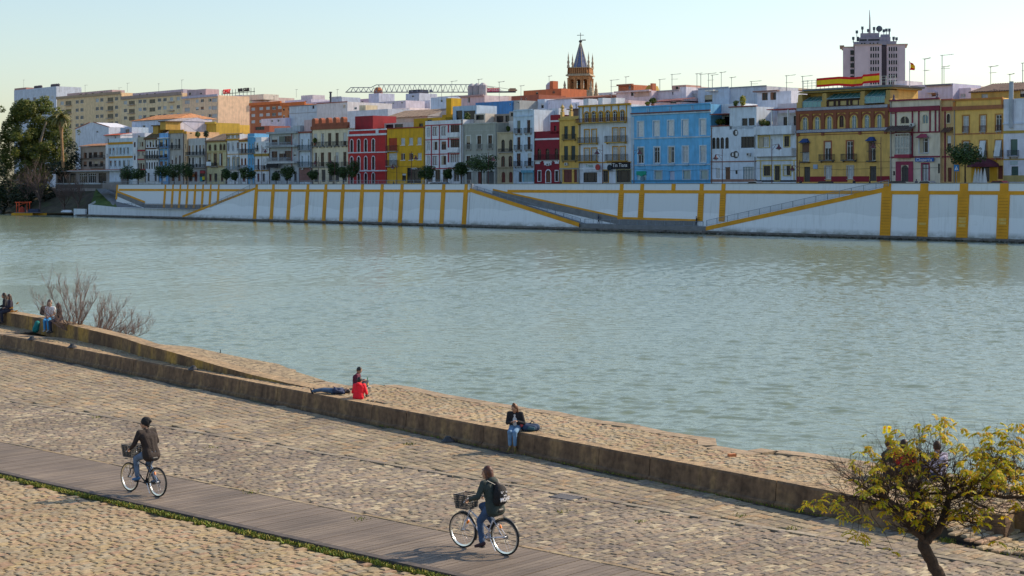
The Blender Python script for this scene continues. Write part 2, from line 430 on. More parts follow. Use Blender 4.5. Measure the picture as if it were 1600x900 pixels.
while t < 52:
    P = topA+UP*t-NP*(bw-.195)
    M = Matrix.Translation(P) @ Matrix.Rotation(ANG_PATH, 4, 'Z')
    mb.box(0, .985, -.17, 0, -.05, .035+rr.uniform(-.004,.004), 0, M); t += 1.0
tag(mb.build('boardwalk_kerb', KERB), kind='structure')
# grass strip by the kerb
m, nt, b = nodemat('strip_grass'); GRASS = m; b.inputs['Roughness'].default_value = .7
g = nt.nodes.new('ShaderNodeNewGeometry'); cr = nt.nodes.new('ShaderNodeValToRGB')
cr.color_ramp.elements[0].color = (.09,.17,.008,1); cr.color_ramp.elements[1].color = (.28,.36,.02,1)
x = cr.color_ramp.elements.new(.92); x.color = (.27,.21,.03,1)
L(nt, g.outputs['Random Per Island'], cr.inputs[0]); L(nt, cr.outputs[0], b.inputs['Base Color'])
def blades(mb, c, n, spread, h, rr, wmul=1.0):
    for _ in range(n):
        a = rr.uniform(0, 2*pi); p = Vector((c.x+rr.gauss(0, spread), c.y+rr.gauss(0, spread), c.z))
        hh = h*rr.uniform(.4, 1.2); w_ = .012*wmul*rr.uniform(.6, 1.4)
        le = Vector((rr.uniform(-1,1), rr.uniform(-1,1), 0))*hh*.7
        d = Vector((cos(a), sin(a), 0))*w_
        mb.poly([p-d, p+d, p+d*.6+le*.5+Vector((0,0,hh*.7)), p+le+Vector((0,0,hh))])
mb = MB(); t = -7.0
while t < 36:
    dens = .62 + .6*mnoise.noise(Vector((t*.8, 0, 0))) + .3*mnoise.noise(Vector((t*3, 3, 0)))
    for _ in range(max(0, int(26*dens))):
        base = onpath(topA, t+rr.uniform(0,.1)) - NP*(bw+.06+rr.uniform(0, .20)*(.6+dens*.4))
        base.z = -.02
        blades(mb, base, 3, .018, .06, rr, 1.7)
    t += .1
tag(mb.build('grass_strip', GRASS), kind='stuff')
# ledge (low stone wall, face towards the path)
m, nt, b = nodemat('stained_concrete'); CONC = m; b.inputs['Roughness'].default_value = .9
g = nt.nodes.new('ShaderNodeNewGeometry')
mp = nt.nodes.new('ShaderNodeMapping'); mp.inputs['Scale'].default_value = (1.4,1.4,.25)
n = nt.nodes.new('ShaderNodeTexNoise'); n.inputs['Scale'].default_value = 1.3; n.inputs['Detail'].default_value = 8; n.inputs['Roughness'].default_value = .65
L(nt, g.outputs['Position'], mp.inputs[0]); L(nt, mp.outputs[0], n.inputs['Vector'])
cr = nt.nodes.new('ShaderNodeValToRGB'); e = cr.color_ramp.elements
e[0].position=.3; e[0].color=(.09,.05,.027,1); e[1].position=.74; e[1].color=(.34,.21,.09,1); x=e.new(.5); x.color=(.18,.108,.06,1)
L(nt, n.outputs['Fac'], cr.inputs[0])
n2 = nt.nodes.new('ShaderNodeTexNoise'); n2.inputs['Scale'].default_value = 7; n2.inputs['Detail'].default_value = 6
L(nt, g.outputs['Position'], n2.inputs['Vector'])
r1 = nt.nodes.new('ShaderNodeMapRange'); r1.inputs[1].default_value=.3; r1.inputs[2].default_value=.7; r1.inputs[3].default_value=.65; r1.inputs[4].default_value=1.3
L(nt, n2.outputs['Fac'], r1.inputs[0])
v = nt.nodes.new('ShaderNodeVectorMath'); v.operation='SCALE'; L(nt, cr.outputs[0], v.inputs[0]); L(nt, r1.outputs[0], v.inputs['Scale'])
L(nt, v.outputs[0], b.inputs['Base Color'])
bp = nt.nodes.new('ShaderNodeBump'); bp.inputs['Strength'].default_value=.7; bp.inputs['Distance'].default_value=.03; L(nt, n2.outputs['Fac'], bp.inputs['Height']); L(nt, bp.outputs[0], b.inputs['Normal'])
COPE = mat('coping_stone', (.36,.25,.135), .85, var=.4, scale=7, bump=.03, stain=(.11,.08,.05), stain_amt=.85, ssc=1.6)
TZ = .53
mb = MB(); t = -46.0
blk = MB()
while t < 14.0:
    l = min(rr.uniform(1.6, 2.6), 14.0-t)
    off = rr.uniform(-.012, .012); zt = TZ + rr.uniform(-.008, .008)
    A = L0+UQ*(t+.008)+NQ*off; B_ = L0+UQ*(t+l-.008)+NQ*off
    k = 6; rows = []
    for i in range(k+1):
        p = A.lerp(B_, i/k); j = rr.uniform(-.01,.01)
        rows.append([p-NQ*.07+Vector((0,0,-.05)), p-NQ*.07+Vector((0,0,.05+j)), p+Vector((0,0,.09+j)), p+NQ*.03+Vector((0,0,zt-.05+j)), p+NQ*(.06+j)+Vector((0,0,zt)), p+NQ*.42+Vector((0,0,zt+rr.uniform(-.01,.01)))])
    for i in range(k):
        for q in range(5):
            mb.poly([rows[i][q], rows[i+1][q], rows[i+1][q+1], rows[i][q+1]], 1 if q == 4 else 0)
    for rws in (rows[0], rows[-1]):
        mb.poly(rws + [rws[-1]-Vector((0,0,.5))], 0)
    t += l
lw = thing('quay_ledge', 'knee-high brown stained stone ledge running beside the cobbles up to the tree', 'low wall', L0)
o = mb.build('ledge_face', [CONC, COPE]); o.parent = lw; o.matrix_parent_inverse = Matrix.Translation(-L0)
# moss at the ledge foot
mb = MB()
for _ in range(900):
    t = rr.choice([rr.uniform(3, 12), rr.uniform(-5, 18)]); c = L0+UQ*t-NQ*rr.uniform(.07,.13)
    c.z = -.02; blades(mb, c, 1, .01, .05, rr)
for (px, py, nn) in ((392,770,60),(1480,845,120),(1590,862,80),(1500,835,90),(640,694,40),(150,652,30),(880,800,30),(560,812,40),(1000,815,30),(330,700,30),(1160,806,40),(1240,826,40)):
    c = gp(px, py); c.z = -.02; blades(mb, c, nn, .09, .07, rr)
tag(mb.build('weeds', GRASS), kind='stuff')
# terrace behind the ledge, out to the water edge
edge_px = [(-120,508),(0,520),(150,533),(255,542),(345,560),(400,569),(440,574),(461,578),(465,589),(500,594),(545,602.5),(578,604.5),(600,602),(620,601.5),(650,606),(700,617),(760,627),(800,633),(825,638),(870,643),(900,650),(945,658),(1000,665),(1045,675),(1085,681),(1117,685),(1119,696),(1160,703),(1190,708),(1212,704.5),(1225,704),(1260,708),(1335,719),(1450,735),(1600,760),(1750,790)]
edge = [gp(x, y, TZ) for x, y in edge_px]
tb = [L0+UQ*24+NQ*.3, L0+UQ*18.3+NQ*.3, L0-UQ*46+NQ*.3]
terr = [(p.x, p.y, TZ-.045) for p in edge] + [(p.x, p.y, TZ-.045) for p in tb[::-1]]
def TZf(x, y):
    t = (Vector((x,y,0))-L0).dot(UQ)
    return TZ if t < 13.5 else TZ - min(1, (t-13.5)/2.2)*.51
mb = MB()
# strips so that the near end can sink to the quay as a ramp
fr = [L0 + UQ*t + NQ*.3 for t in [-46+64.3*i/60 for i in range(61)] + [20, 22, 24, 28, 34]]
fr = [L0+UQ*t_+NQ*.3 for t_ in sorted([-46+58*i/50 for i in range(51)]+[12.6,13.1,13.5,13.9,14.3,14.9,15.3,15.7,16.3,16.9,18,20,24,28,34])]
def edge_hit(p):
    best = None
    for i in range(len(edge)-1):
        a, c = edge[i], edge[i+1]; d = c-a
        den = NQ.x*d.y - NQ.y*d.x
        if abs(den) < 1e-9: continue
        s = ((a.x-p.x)*d.y-(a.y-p.y)*d.x)/den; u = ((a.x-p.x)*NQ.y-(a.y-p.y)*NQ.x)/den
        if 0 <= u <= 1 and s > 0 and (best is None or s > best): best = s
    return best if best is not None else 2.6
bk = [p + NQ*(edge_hit(p)) for p in fr]
for i in range(len(fr)-1):
    q = [fr[i], fr[i+1], bk[i+1], bk[i]]
    mb.poly([(p.x, p.y, TZf(p.x, p.y)-.05) for p in q])
    mb.poly([(fr[i].x,fr[i].y,-.2),(fr[i+1].x,fr[i+1].y,-.2),(fr[i+1].x,fr[i+1].y,TZf(fr[i+1].x,fr[i+1].y)-.05),(fr[i].x,fr[i].y,TZf(fr[i].x,fr[i].y)-.05)])
    mb.poly([(bk[i].x,bk[i].y,TZf(*xy(bk[i]))-.05),(bk[i+1].x,bk[i+1].y,TZf(*xy(bk[i+1]))-.05),(bk[i+1].x,bk[i+1].y,-2),(bk[i].x,bk[i].y,-2)])
tag(mb.build('terrace_ground', EARTH), kind='structure')
poly = [xy(L0-UQ*46+NQ*.43), xy(L0+UQ*14.05+NQ*.43), xy(L0+UQ*14.1-NQ*.0), xy(L0+UQ*28-NQ*.0), xy(bk[-2])] + [xy(p-NQ*.42) for p in bk[::-1][2:]]
setts('cobbled_terrace', poly, TZ, ANG_Q+pi/2+.08, .25, .16, .022, .014, S_TAN, zf=lambda x, y: TZf(x, y), seed=8, dome=.014)
# edge stones at the water
mb = MB()
for i in range(len(edge)-1):
    a, c = edge[i], edge[i+1]; d = (c-a); ln = d.length; d.normalize()
    nn = Vector((-d.y, d.x, 0))
    if nn.dot(NQ) < 0: nn = -nn
    k = max(1, round(ln/1.1))
    for j in range(k):
        p = a + d*(ln*j/k+.01); q = a + d*(ln*(j+1)/k-.01); zz = TZf(p.x,p.y)+rr.uniform(-.006,.012)
        P = [p-nn*.45, q-nn*.45, q+nn*.02, p+nn*.02]
        mb.poly([(w_.x,w_.y,zz) for w_ in P])
        for s_ in range(4):
            u_, v_ = P[s_], P[(s_+1)%4]
            mb.poly([(u_.x,u_.y,zz),(u_.x,u_.y,zz-.28),(v_.x,v_.y,zz-.28),(v_.x,v_.y,zz)])
tag(mb.build('quay_edge_stones', mat('quay_edge_stone', (.34,.25,.155), .85, var=.3, scale=4, bump=.02, stain=(.12,.09,.06), stain_amt=.6, ssc=1.3)), kind='structure')
# parapet wall on the terrace (left), sloping down into the paving
base_px = [(-90,496),(8,508),(60,518),(94,526),(130,534),(189,547),(220,557),(260,566),(298,573.5),(340,581.5),(386,590),(450,601),(500,609)]
hts = [.60,.60,.60,.59,.56,.50,.47,.42,.33,.22,.13,.04,.0]
m, nt, b = nodemat('ochre_patched_stone'); OCHW = m; b.inputs['Roughness'].default_value=.9
g = nt.nodes.new('ShaderNodeNewGeometry')
mp = nt.nodes.new('ShaderNodeMapping'); mp.inputs['Scale'].default_value=(.5,.5,.12)
vo = nt.nodes.new('ShaderNodeTexNoise'); vo.inputs['Scale'].default_value=1.6; vo.inputs['Detail'].default_value=7; vo.inputs['Roughness'].default_value=.6
L(nt, g.outputs['Position'], mp.inputs[0]); L(nt, mp.outputs[0], vo.inputs['Vector'])
cr = nt.nodes.new('ShaderNodeValToRGB'); e = cr.color_ramp.elements
e[0].position=.36; e[0].color=(.11,.06,.03,1); e[1].position=.6; e[1].color=(.42,.24,.05,1); x=e.new(.48); x.color=(.22,.13,.055,1)
L(nt, vo.outputs['Fac'], cr.inputs[0])
n2 = nt.nodes.new('ShaderNodeTexNoise'); n2.inputs['Scale'].default_value=6; n2.inputs['Detail'].default_value=6; L(nt, g.outputs['Position'], n2.inputs['Vector'])
r1 = nt.nodes.new('ShaderNodeMapRange'); r1.inputs[1].default_value=.3; r1.inputs[2].default_value=.7; r1.inputs[3].default_value=.6; r1.inputs[4].default_value=1.25
L(nt, n2.outputs['Fac'], r1.inputs[0]); v=nt.nodes.new('ShaderNodeVectorMath'); v.operation='SCALE'; L(nt, cr.outputs[0], v.inputs[0]); L(nt, r1.outputs[0], v.inputs['Scale']); L(nt, v.outputs[0], b.inputs['Base Color'])
pw = thing('parapet_wall', 'brown and ochre stone parapet where people sit, sloping down into the terrace behind the ledge', 'low wall', gp(94,526,TZ))
mb = MB(); cp = MB(); nseg = len(base_px)
bb = [gp(x, y, TZ) for x, y in base_px]
for i in range(nseg-1):
    a, c = bb[i], bb[i+1]
    n_ = Vector((-(c-a).y, (c-a).x, 0)).normalized()
    k = max(1, int((c-a).length/1.2))
    for j in range(k):
        p = a.lerp(c, j/k); q = a.lerp(c, (j+1)/k); hp = hts[i]+(hts[i+1]-hts[i])*j/k; hq = hts[i]+(hts[i+1]-hts[i])*(j+1)/k
        up = lambda P, h: Vector((P.x, P.y, TZ+h))
        w_ = .62
        mb.poly([up(p,-.1), up(q,-.1), up(q,hq)+n_*.03, up(p,hp)+n_*.03])
        mb.poly([up(p,-2)+n_*w_, up(q,-2)+n_*w_, up(q,hq)+n_*w_, up(p,hp)+n_*w_])
        cp.poly([up(p,hp+.001)+n_*.028, up(q,hq+.001)+n_*.028, up(q,hq+.001)+n_*w_, up(p,hp+.001)+n_*w_])
o = mb.build('wall_face', OCHW); o.parent = pw; o.matrix_parent_inverse = Matrix.Translation(-pw.location)
o = cp.build('coping', COPE); o.parent = pw; o.matrix_parent_inverse = Matrix.Translation(-pw.location)
# raised cobbled slope behind the falling part of the parapet
sl_f = [gp(x, y, TZ) for x, y in base_px[6:12]]; sh = hts[6:12]
mb = MB()
for i in range(len(sl_f)-1):
    a, c = sl_f[i], sl_f[i+1]
    def bkp(P):
        h = edge_hit(P); return P + NQ*max(.7, h-.02)
    aa, cc = a+NQ*.62, c+NQ*.62
    a2, c2 = bkp(a), bkp(c)
    mb.poly([(aa.x,aa.y,TZ+sh[i]-.03),(cc.x,cc.y,TZ+sh[i+1]-.03),(c2.x,c2.y,TZ+sh[i+1]*.5+.0),(a2.x,a2.y,TZ+sh[i]*.5+.0)])
    mb.poly([(a2.x,a2.y,TZ+sh[i]*.5),(c2.x,c2.y,TZ+sh[i+1]*.5),(c2.x,c2.y,-2),(a2.x,a2.y,-2)])
tag(mb.build('raised_paving', S_TERR2), kind='structure')
# mooring bollards (small iron stubs on the ledge) and a stone block
def bollard(px, py, z, label, s=1.0):
    p = gp(px, py, z)
    t = thing('mooring_bollard', label, 'bollard', p, 0, 'low iron mooring stubs along the ledge')
    mb = MB(); mb.lathe([(.20*s,0),(.19*s,.03),(.14*s,.06),(.10*s,.10),(.09*s,.13),(.05*s,.15),(.02*s,.155)], n=10)
    mb.build('bollard_post', IRON, t)
    mb = MB(); mb.lathe([(.2*s,-.005),(.2*s,.012),(.17*s,.015)], n=10); mb.build('base_plate', KERB, t)
bollard(50, 531, TZ, 'small dark iron mooring stub on the ledge left of the seated trio\'s feet')
bollard(113, 543, TZ, 'small dark iron mooring stub on the ledge in front of the bare bush')
bollard(302, 578, TZ, 'small dark iron mooring stub by the foot of the sloping parapet', 1.0)
bollard(700, 690, 0, 'dark iron ring stub lying at the foot of the ledge left of the reading woman', 1.0)
p = gp(344, 560.5, TZ)
t = thing('stake', 'thin short iron stake standing on the water edge of the terrace', 'stake', p)
mb = MB(); mb.tube([(0,0,0),(.01,0,.3),(.0,0,.36)], [.02,.018,.01]); mb.build('rod', IRON, t); mb = MB(); mb.lathe([(.05,0),(.04,.03),(.02,.035)], n=8); mb.build('foot', KERB, t)
p = gp(1144, 713, TZ)
t = thing('brick_fragment', 'small orange brick fragment lying on the cobbled terrace', 'brick', p, .4)
mb = MB(); mb.box(-.1,.09,-.05,.05,0,.06); mb.box(-.02,.1,.03,.1,0,.04); mb.build('lump', mat('brick_orange', (.48,.16,.06), .9), t)
# block near the tree and the mound of dry weeds beside it
bp_ = gp(1558, 838)
t = thing('stone_block', 'square grey brown stone block standing behind the tree at the right edge', 'stone block', bp_, ANG_Q+.25)
mb = MB()
for (z0, z1, i0) in ((0, .44, 0), (.44, .48, .02)):
    mb.box(-.26+i0, .26-i0, -.26+i0, .26-i0, z0, z1)
mb.box(-.32,.32,-.32,.32,-.02,.03)
mb.build('block', CONC, t)
o = MB(); o.box(-.26,.26,-.26,.26,.481,.51); o.build('cap', COPE, t)
t = thing('stone_block', 'long low ochre stone wall stub beside the square block at the right edge', 'stone block', gp(1625, 835), ANG_Q+.25)
mb = MB(); mb.box(-.55,2.6,-.3,.35,0,.5); mb.build('block', OCHW, t); mb = MB(); mb.box(-.57,2.62,-.32,.37,.501,.54); mb.build('cap', COPE, t)
# drain grate + patch of dark setts
p = gp(884, 777)
mb = MB(); 
for i in range(9): mb.box(-.3+i*.07,-.27+i*.07+.012,-.18,.18,.0,.016)
mb.box(-.33,.33,-.21,-.18,0,.018); mb.box(-.33,.33,.18,.21,0,.018)
t = thing('drain_grate', 'flat blue grey iron drain grate set in the cobbles right of the woman cyclist', 'drain grate', p, ANG_PATH); mb.build('grate_bars', mat('grate_iron', (.13,.125,.13), .7), t)
mb = MB(); mb.box(-.36,.36,-.24,.24,-.04,-.003); mb.build('frame', IRON, t)
# ================================================================== PEOPLE
def fuse(caps, name, m, parent, voxel, smooth=3, fac=.5):
    mb = MB()
    for c in caps:
        if c[0] == 'c':
            _, p, q, r1, r2 = c
            p = Vector(p); q = Vector(q)
            n = 12 if max(r1, r2) > .03 else 8
            mb.ball(p, r1*.99, n=n, k=8); mb.ball(q, r2*.99, n=n, k=8)
            if (q-p).length > 1e-4: mb.tube([p, q], [r1, r2], n=n)
        elif c[0] == 'b':
            mb.ball(Vector(c[1]), c[2][0], c[2][1], c[2][2], n=16, k=10, M=c[3] if len(c) > 3 else None)
    me = mb.mesh(name, m)
    o = bpy.data.objects.new(name, me); COL.objects.link(o)
    r = o.modifiers.new('r', 'REMESH'); r.mode = 'VOXEL'; r.voxel_size = voxel; r.use_smooth_shade = True
    if smooth:
        s_ = o.modifiers.new('s', 'SMOOTH'); s_.factor = fac; s_.iterations = smooth
    dg = bpy.context.evaluated_depsgraph_get()
    me2 = bpy.data.meshes.new_from_object(o.evaluated_get(dg))
    o.modifiers.clear(); o.data = me2; bpy.data.meshes.remove(me)
    me2.name = name; me2.materials.clear(); me2.materials.append(m)
    me2.polygons.foreach_set('use_smooth', [True]*len(me2.polygons))
    o.parent = parent
    return o
def ik(a, c, l1, l2, pole):
    a, c, pole = Vector(a), Vector(c), Vector(pole)
    d = c - a; D = d.length
    if D > (l1+l2)*.995:
        c = a + d.normalized()*(l1+l2)*.995; d = c-a; D = d.length
    x = (l1*l1 - l2*l2 + D*D)/(2*D); h = sqrt(max(0, l1*l1-x*x))
    dn = d.normalized(); pp = pole - a; pp = pp - dn*pp.dot(dn)
    if pp.length < 1e-6: pp = Vector((1,0,0))
    return a + dn*x + pp.normalized()*h, c
def cap(p, q, a, b): return ('c', Vector(p), Vector(q), a, b)
def skinm(c=(.42,.24,.16)): return mat('skin', c, .55, var=.06, scale=8)
def person(label, loc, rz, P, top, trou, shoe, hair, hairstyle='short', skin=(.42,.24,.16), voxel=.011, s=1.0, sleeves='long', group=None, name='person', hat=None, extra=None, topname='jacket', hem=.0, shirt=None):
    """P: pelvis, chest, neck, head, sh, hL,hR (hand targets), fL,fR (ankle targets), poles, look (head yaw/pitch)"""
    t = thing(name, label, 'person', loc, rz, group)
    t.scale = (s, s, s)
    pel, che, nec, hed = [Vector(P[k]) for k in ('pelvis', 'chest', 'neck', 'head')]
    side = Vector(P.get('side', (0,1,0))).normalized()
    sw = P.get('sw', .175); hw = P.get('hw', .085)
    sL, sR = nec + side*sw - Vector((0,0,.05)), nec - side*sw - Vector((0,0,.05))
    pside = Vector(P.get('pside', (0,1,0))).normalized()
    hpL, hpR = pel + pside*hw, pel - pside*hw
    poleA = P.get('poleA', ((0,.5,.2),(0,-.5,.2))); poleK = P.get('poleK', ((2,0,2),(2,0,2)))
    eL, wL = ik(sL, P['hL'], .275, .25, Vector(poleA[0])); eR, wR = ik(sR, P['hR'], .275, .25, Vector(poleA[1]))
    kL, aL = ik(hpL, P['fL'], .42, .41, Vector(poleK[0])); kR, aR = ik(hpR, P['fR'], .42, .41, Vector(poleK[1]))
    yaw, pit = P.get('look', (0, 0))
    HM = Matrix.Rotation(yaw, 3, 'Z') @ Matrix.Rotation(pit, 3, 'Y')
    hv = lambda x, y, z: hed + HM @ Vector((x, y, z))
    ax = (nec - pel).normalized()
    B = [('c', pel, che, .10, .10), cap(hpL, che+side*.07, .095, .09), cap(hpR, che-side*.07, .095, .09),
         cap(che, nec-ax*.04, .11, .06), cap(sL, sR, .055, .055), cap(nec-ax*.05, hed-Vector((0,0,.05)), .052, .047)]
    # head with face
    B += [('b', hed, (.10, .082, .122), HM.to_4x4()), cap(hv(.03,0,-.07), hv(.055,0,-.085), .05, .03),
          cap(hv(.085,0,-.005), hv(.108,0,-.03), .011, .015), cap(hv(.075,.022,-.062), hv(.075,-.022,-.062), .016, .016),
          cap(hv(.0,.074,-.0), hv(-.006,.08,-.035), .014, .011), cap(hv(.0,-.074,-.0), hv(-.006,-.08,-.035), .014, .011),
          cap(hv(.07,.03,.025), hv(.07,-.03,.025), .02, .02)]
    B += [cap(sL, eL, .05, .038), cap(eL, wL, .037, .026), cap(sR, eR, .05, .038), cap(eR, wR, .037, .026),
          cap(hpL, kL, .082, .058), cap(kL, aL, .054, .036), cap(hpR, kR, .082, .058), cap(kR, aR, .054, .036)]
    hdir = P.get('hdir', None)
    for (e_, w_, sg, hd) in ((eL, wL, 1, 0), (eR, wR, -1, 1)):
        f = (w_-e_).normalized() if hdir is None else Vector(hdir[hd]).normalized()
        dn = Vector(P.get('palm', (0,0,-1))); dn = (dn - f*dn.dot(f)).normalized()
        sd_ = f.cross(dn)*sg                                            # towards the thumb
        k = w_ + f*.085
        B += [cap(w_+f*.01+sd_*.015, k+sd_*.028, .019, .014), cap(w_+f*.01-sd_*.012, k-sd_*.026, .018, .012), cap(w_, k, .02, .015)]
        curl = P.get('curl', .6)
        for i, (off, ln) in enumerate(((.030,.038),(.010,.043),(-.010,.040),(-.029,.031))):
            q0 = k + sd_*off; d1 = (f*cos(curl*.7)+dn*sin(curl*.7)); q1 = q0 + d1*ln
            d2 = (f*cos(curl*1.8)+dn*sin(curl*1.8)); q2 = q1 + d2*ln*.8
            B += [cap(q0, q1, .0095, .009), cap(q1, q2, .009, .0078)]
        t0 = w_ + f*.025 + sd_*.028; t1 = t0 + (f*.55+sd_*.55+dn*.4).normalized()*.042; t2 = t1 + (f*.8+dn*.6).normalized()*.03
        B += [cap(t0, t1, .0125, .011), cap(t1, t2, .0105, .009)]
    toe = P.get('toe', ((1,0,-.05),(1,0,-.05)))
    for a_, td in ((aL, toe[0]), (aR, toe[1])):
        td = Vector(td).normalized(); B += [cap(a_ - Vector((0,0,.03))-td*.04, a_-Vector((0,0,.045))+td*.13, .035, .026)]
    fuse(B, 'body', skinm(skin), t, voxel*.8 if voxel < .02 else voxel, 2)
    # clothes
    tp = plainm(top)
    C = [cap(pel+ax*.02, che, .125, .125), cap(hpL+ax*.03, che+side*.075, .105, .105), cap(hpR+ax*.03, che-side*.075, .105, .105),
         cap(che, nec-ax*.05, .13, .085), cap(sL+ax*.0, sR, .072, .072), cap(che+side*sw*.55+ax*.06, che-side*sw*.55+ax*.06, .12, .12), cap(che+side*sw*.5, pel+ax*.1+side*.06, .115, .12), cap(che-side*sw*.5, pel+ax*.1-side*.06, .115, .12)]
    if hem:
        bk_ = Vector((-.005,0,0)); C += [cap(hpL+ax*.03, hpL-ax*hem, .12, .125), cap(hpR+ax*.03, hpR-ax*hem, .12, .125), cap(hpL-ax*hem+bk_, hpR-ax*hem+bk_, .125, .125)]
    if sleeves == 'long':
        for (s_, e_, w_) in ((sL, eL, wL), (sR, eR, wR)):
            C += [cap(s_, e_, .066, .054), cap(e_, e_.lerp(w_, .93), .053, .04)]
        C += [cap(nec-ax*.03-side*.03, nec+ax*.01-side*.03, .05, .045), cap(nec-ax*.03+side*.03, nec+ax*.01+side*.03, .05, .045)]
    else:
        for (s_, e_) in ((sL, eL), (sR, eR)): C += [cap(s_, s_.lerp(e_, .6), .064, .056)]
    if P.get('hood'): C += [('b', nec-Vector((.09,0,-.0)), (.08,.11,.07))]
    if P.get('hoodup'): C += [('b', hed-Vector((.02,0,-.01)), (.125,.105,.14))]
    fuse(C, topname, tp, t, voxel, 3)
    if shirt:
        fuse([cap(pel+ax*.1+Vector((.06,0,0)), che+Vector((.055,0,0)), .085, .085), cap(che+Vector((.055,0,0)), nec-ax*.07+Vector((.04,0,0)), .08, .05)], 'shirt', plainm(shirt), t, voxel, 2)
    tr = plainm(trou); cl = P.get('crop', .93)
    D = [cap(hpL, hpR, .115, .115), cap(pel, pel+ax*.05, .115, .11)]
    for (h_, k_, a_) in ((hpL, kL, aL), (hpR, kR, aR)):
        D += [cap(h_, k_, .102, .072), cap(k_, k_.lerp(a_, cl), .069, .053)]
    fuse(D, 'trousers', tr, t, voxel, 3)
    for a_, td in ((aL, toe[0]), (aR, toe[1])):
        td = Vector(td).normalized()
        fuse([cap(a_-Vector((0,0,.028))-td*.05, a_-Vector((0,0,.045))+td*.05, .043, .040), cap(a_-Vector((0,0,.045))+td*.05, a_-Vector((0,0,.052))+td*.15, .040, .03)], 'shoe', plainm(shoe), t, voxel, 2)
    hm = mat('hair', hair, .5, var=.35, scale=25)
    Hc = [('b', hv(-.018,0,.022), (.103,.092,.115), HM.to_4x4())]
    if hairstyle == 'long':
        Hc += [cap(hv(-.06,.02,.0), hv(-.085,.02,-.2), .062, .05), cap(hv(-.06,-.02,.0), hv(-.085,-.02,-.2), .062, .05), cap(hv(-.085,0,-.2), hv(-.09,0,-.33), .06, .028),
               cap(hv(-.0,.07,.0), hv(-.02,.075,-.14), .03, .03), cap(hv(-.0,-.07,.0), hv(-.02,-.075,-.14), .03, .03)]
    elif hairstyle == 'bob':
        Hc += [cap(hv(-.03,.065,.0), hv(-.0,.07,-.12), .035, .028), cap(hv(-.03,-.065,.0), hv(-.0,-.07,-.12), .035, .028), cap(hv(-.06,0,.0), hv(-.075,0,-.1), .07, .05)]
        if P.get('bun'): Hc += [('b', hv(-.02,.01,.13), (.045,.045,.04))]
    if hat:
        fuse([('b', hv(-.02,0,.032), (.112,.10,.118), HM.to_4x4()), cap(hv(-.06,0,.07), hv(-.135,0,.045), .075, .035)], 'beanie', plainm(hat), t, voxel*.8, 2)
        fuse([cap(hv(-.06,.0,-.04), hv(-.08,0,-.07), .05, .03)], 'hair', hm, t, voxel, 1)
    elif not P.get('hoodup'):
        fuse(Hc, 'hair', hm, t, voxel*.8, 2)
    for sg in (1, -1):
        e = MB(); e.ball(hv(.088, sg*.033, .003), .011, n=6, k=4); e.build('eye', mat('eye', (.02,.015,.012), .2), t)
    J = dict(sL=sL, sR=sR, eL=eL, eR=eR, wL=wL, wR=wR, kL=kL, kR=kR, aL=aL, aR=aR, hv=hv, nec=nec, che=che, pel=pel)
    return t, J
def plainm(c):
    return mat('cloth', c, .85, var=.22, scale=9, bump=.012)
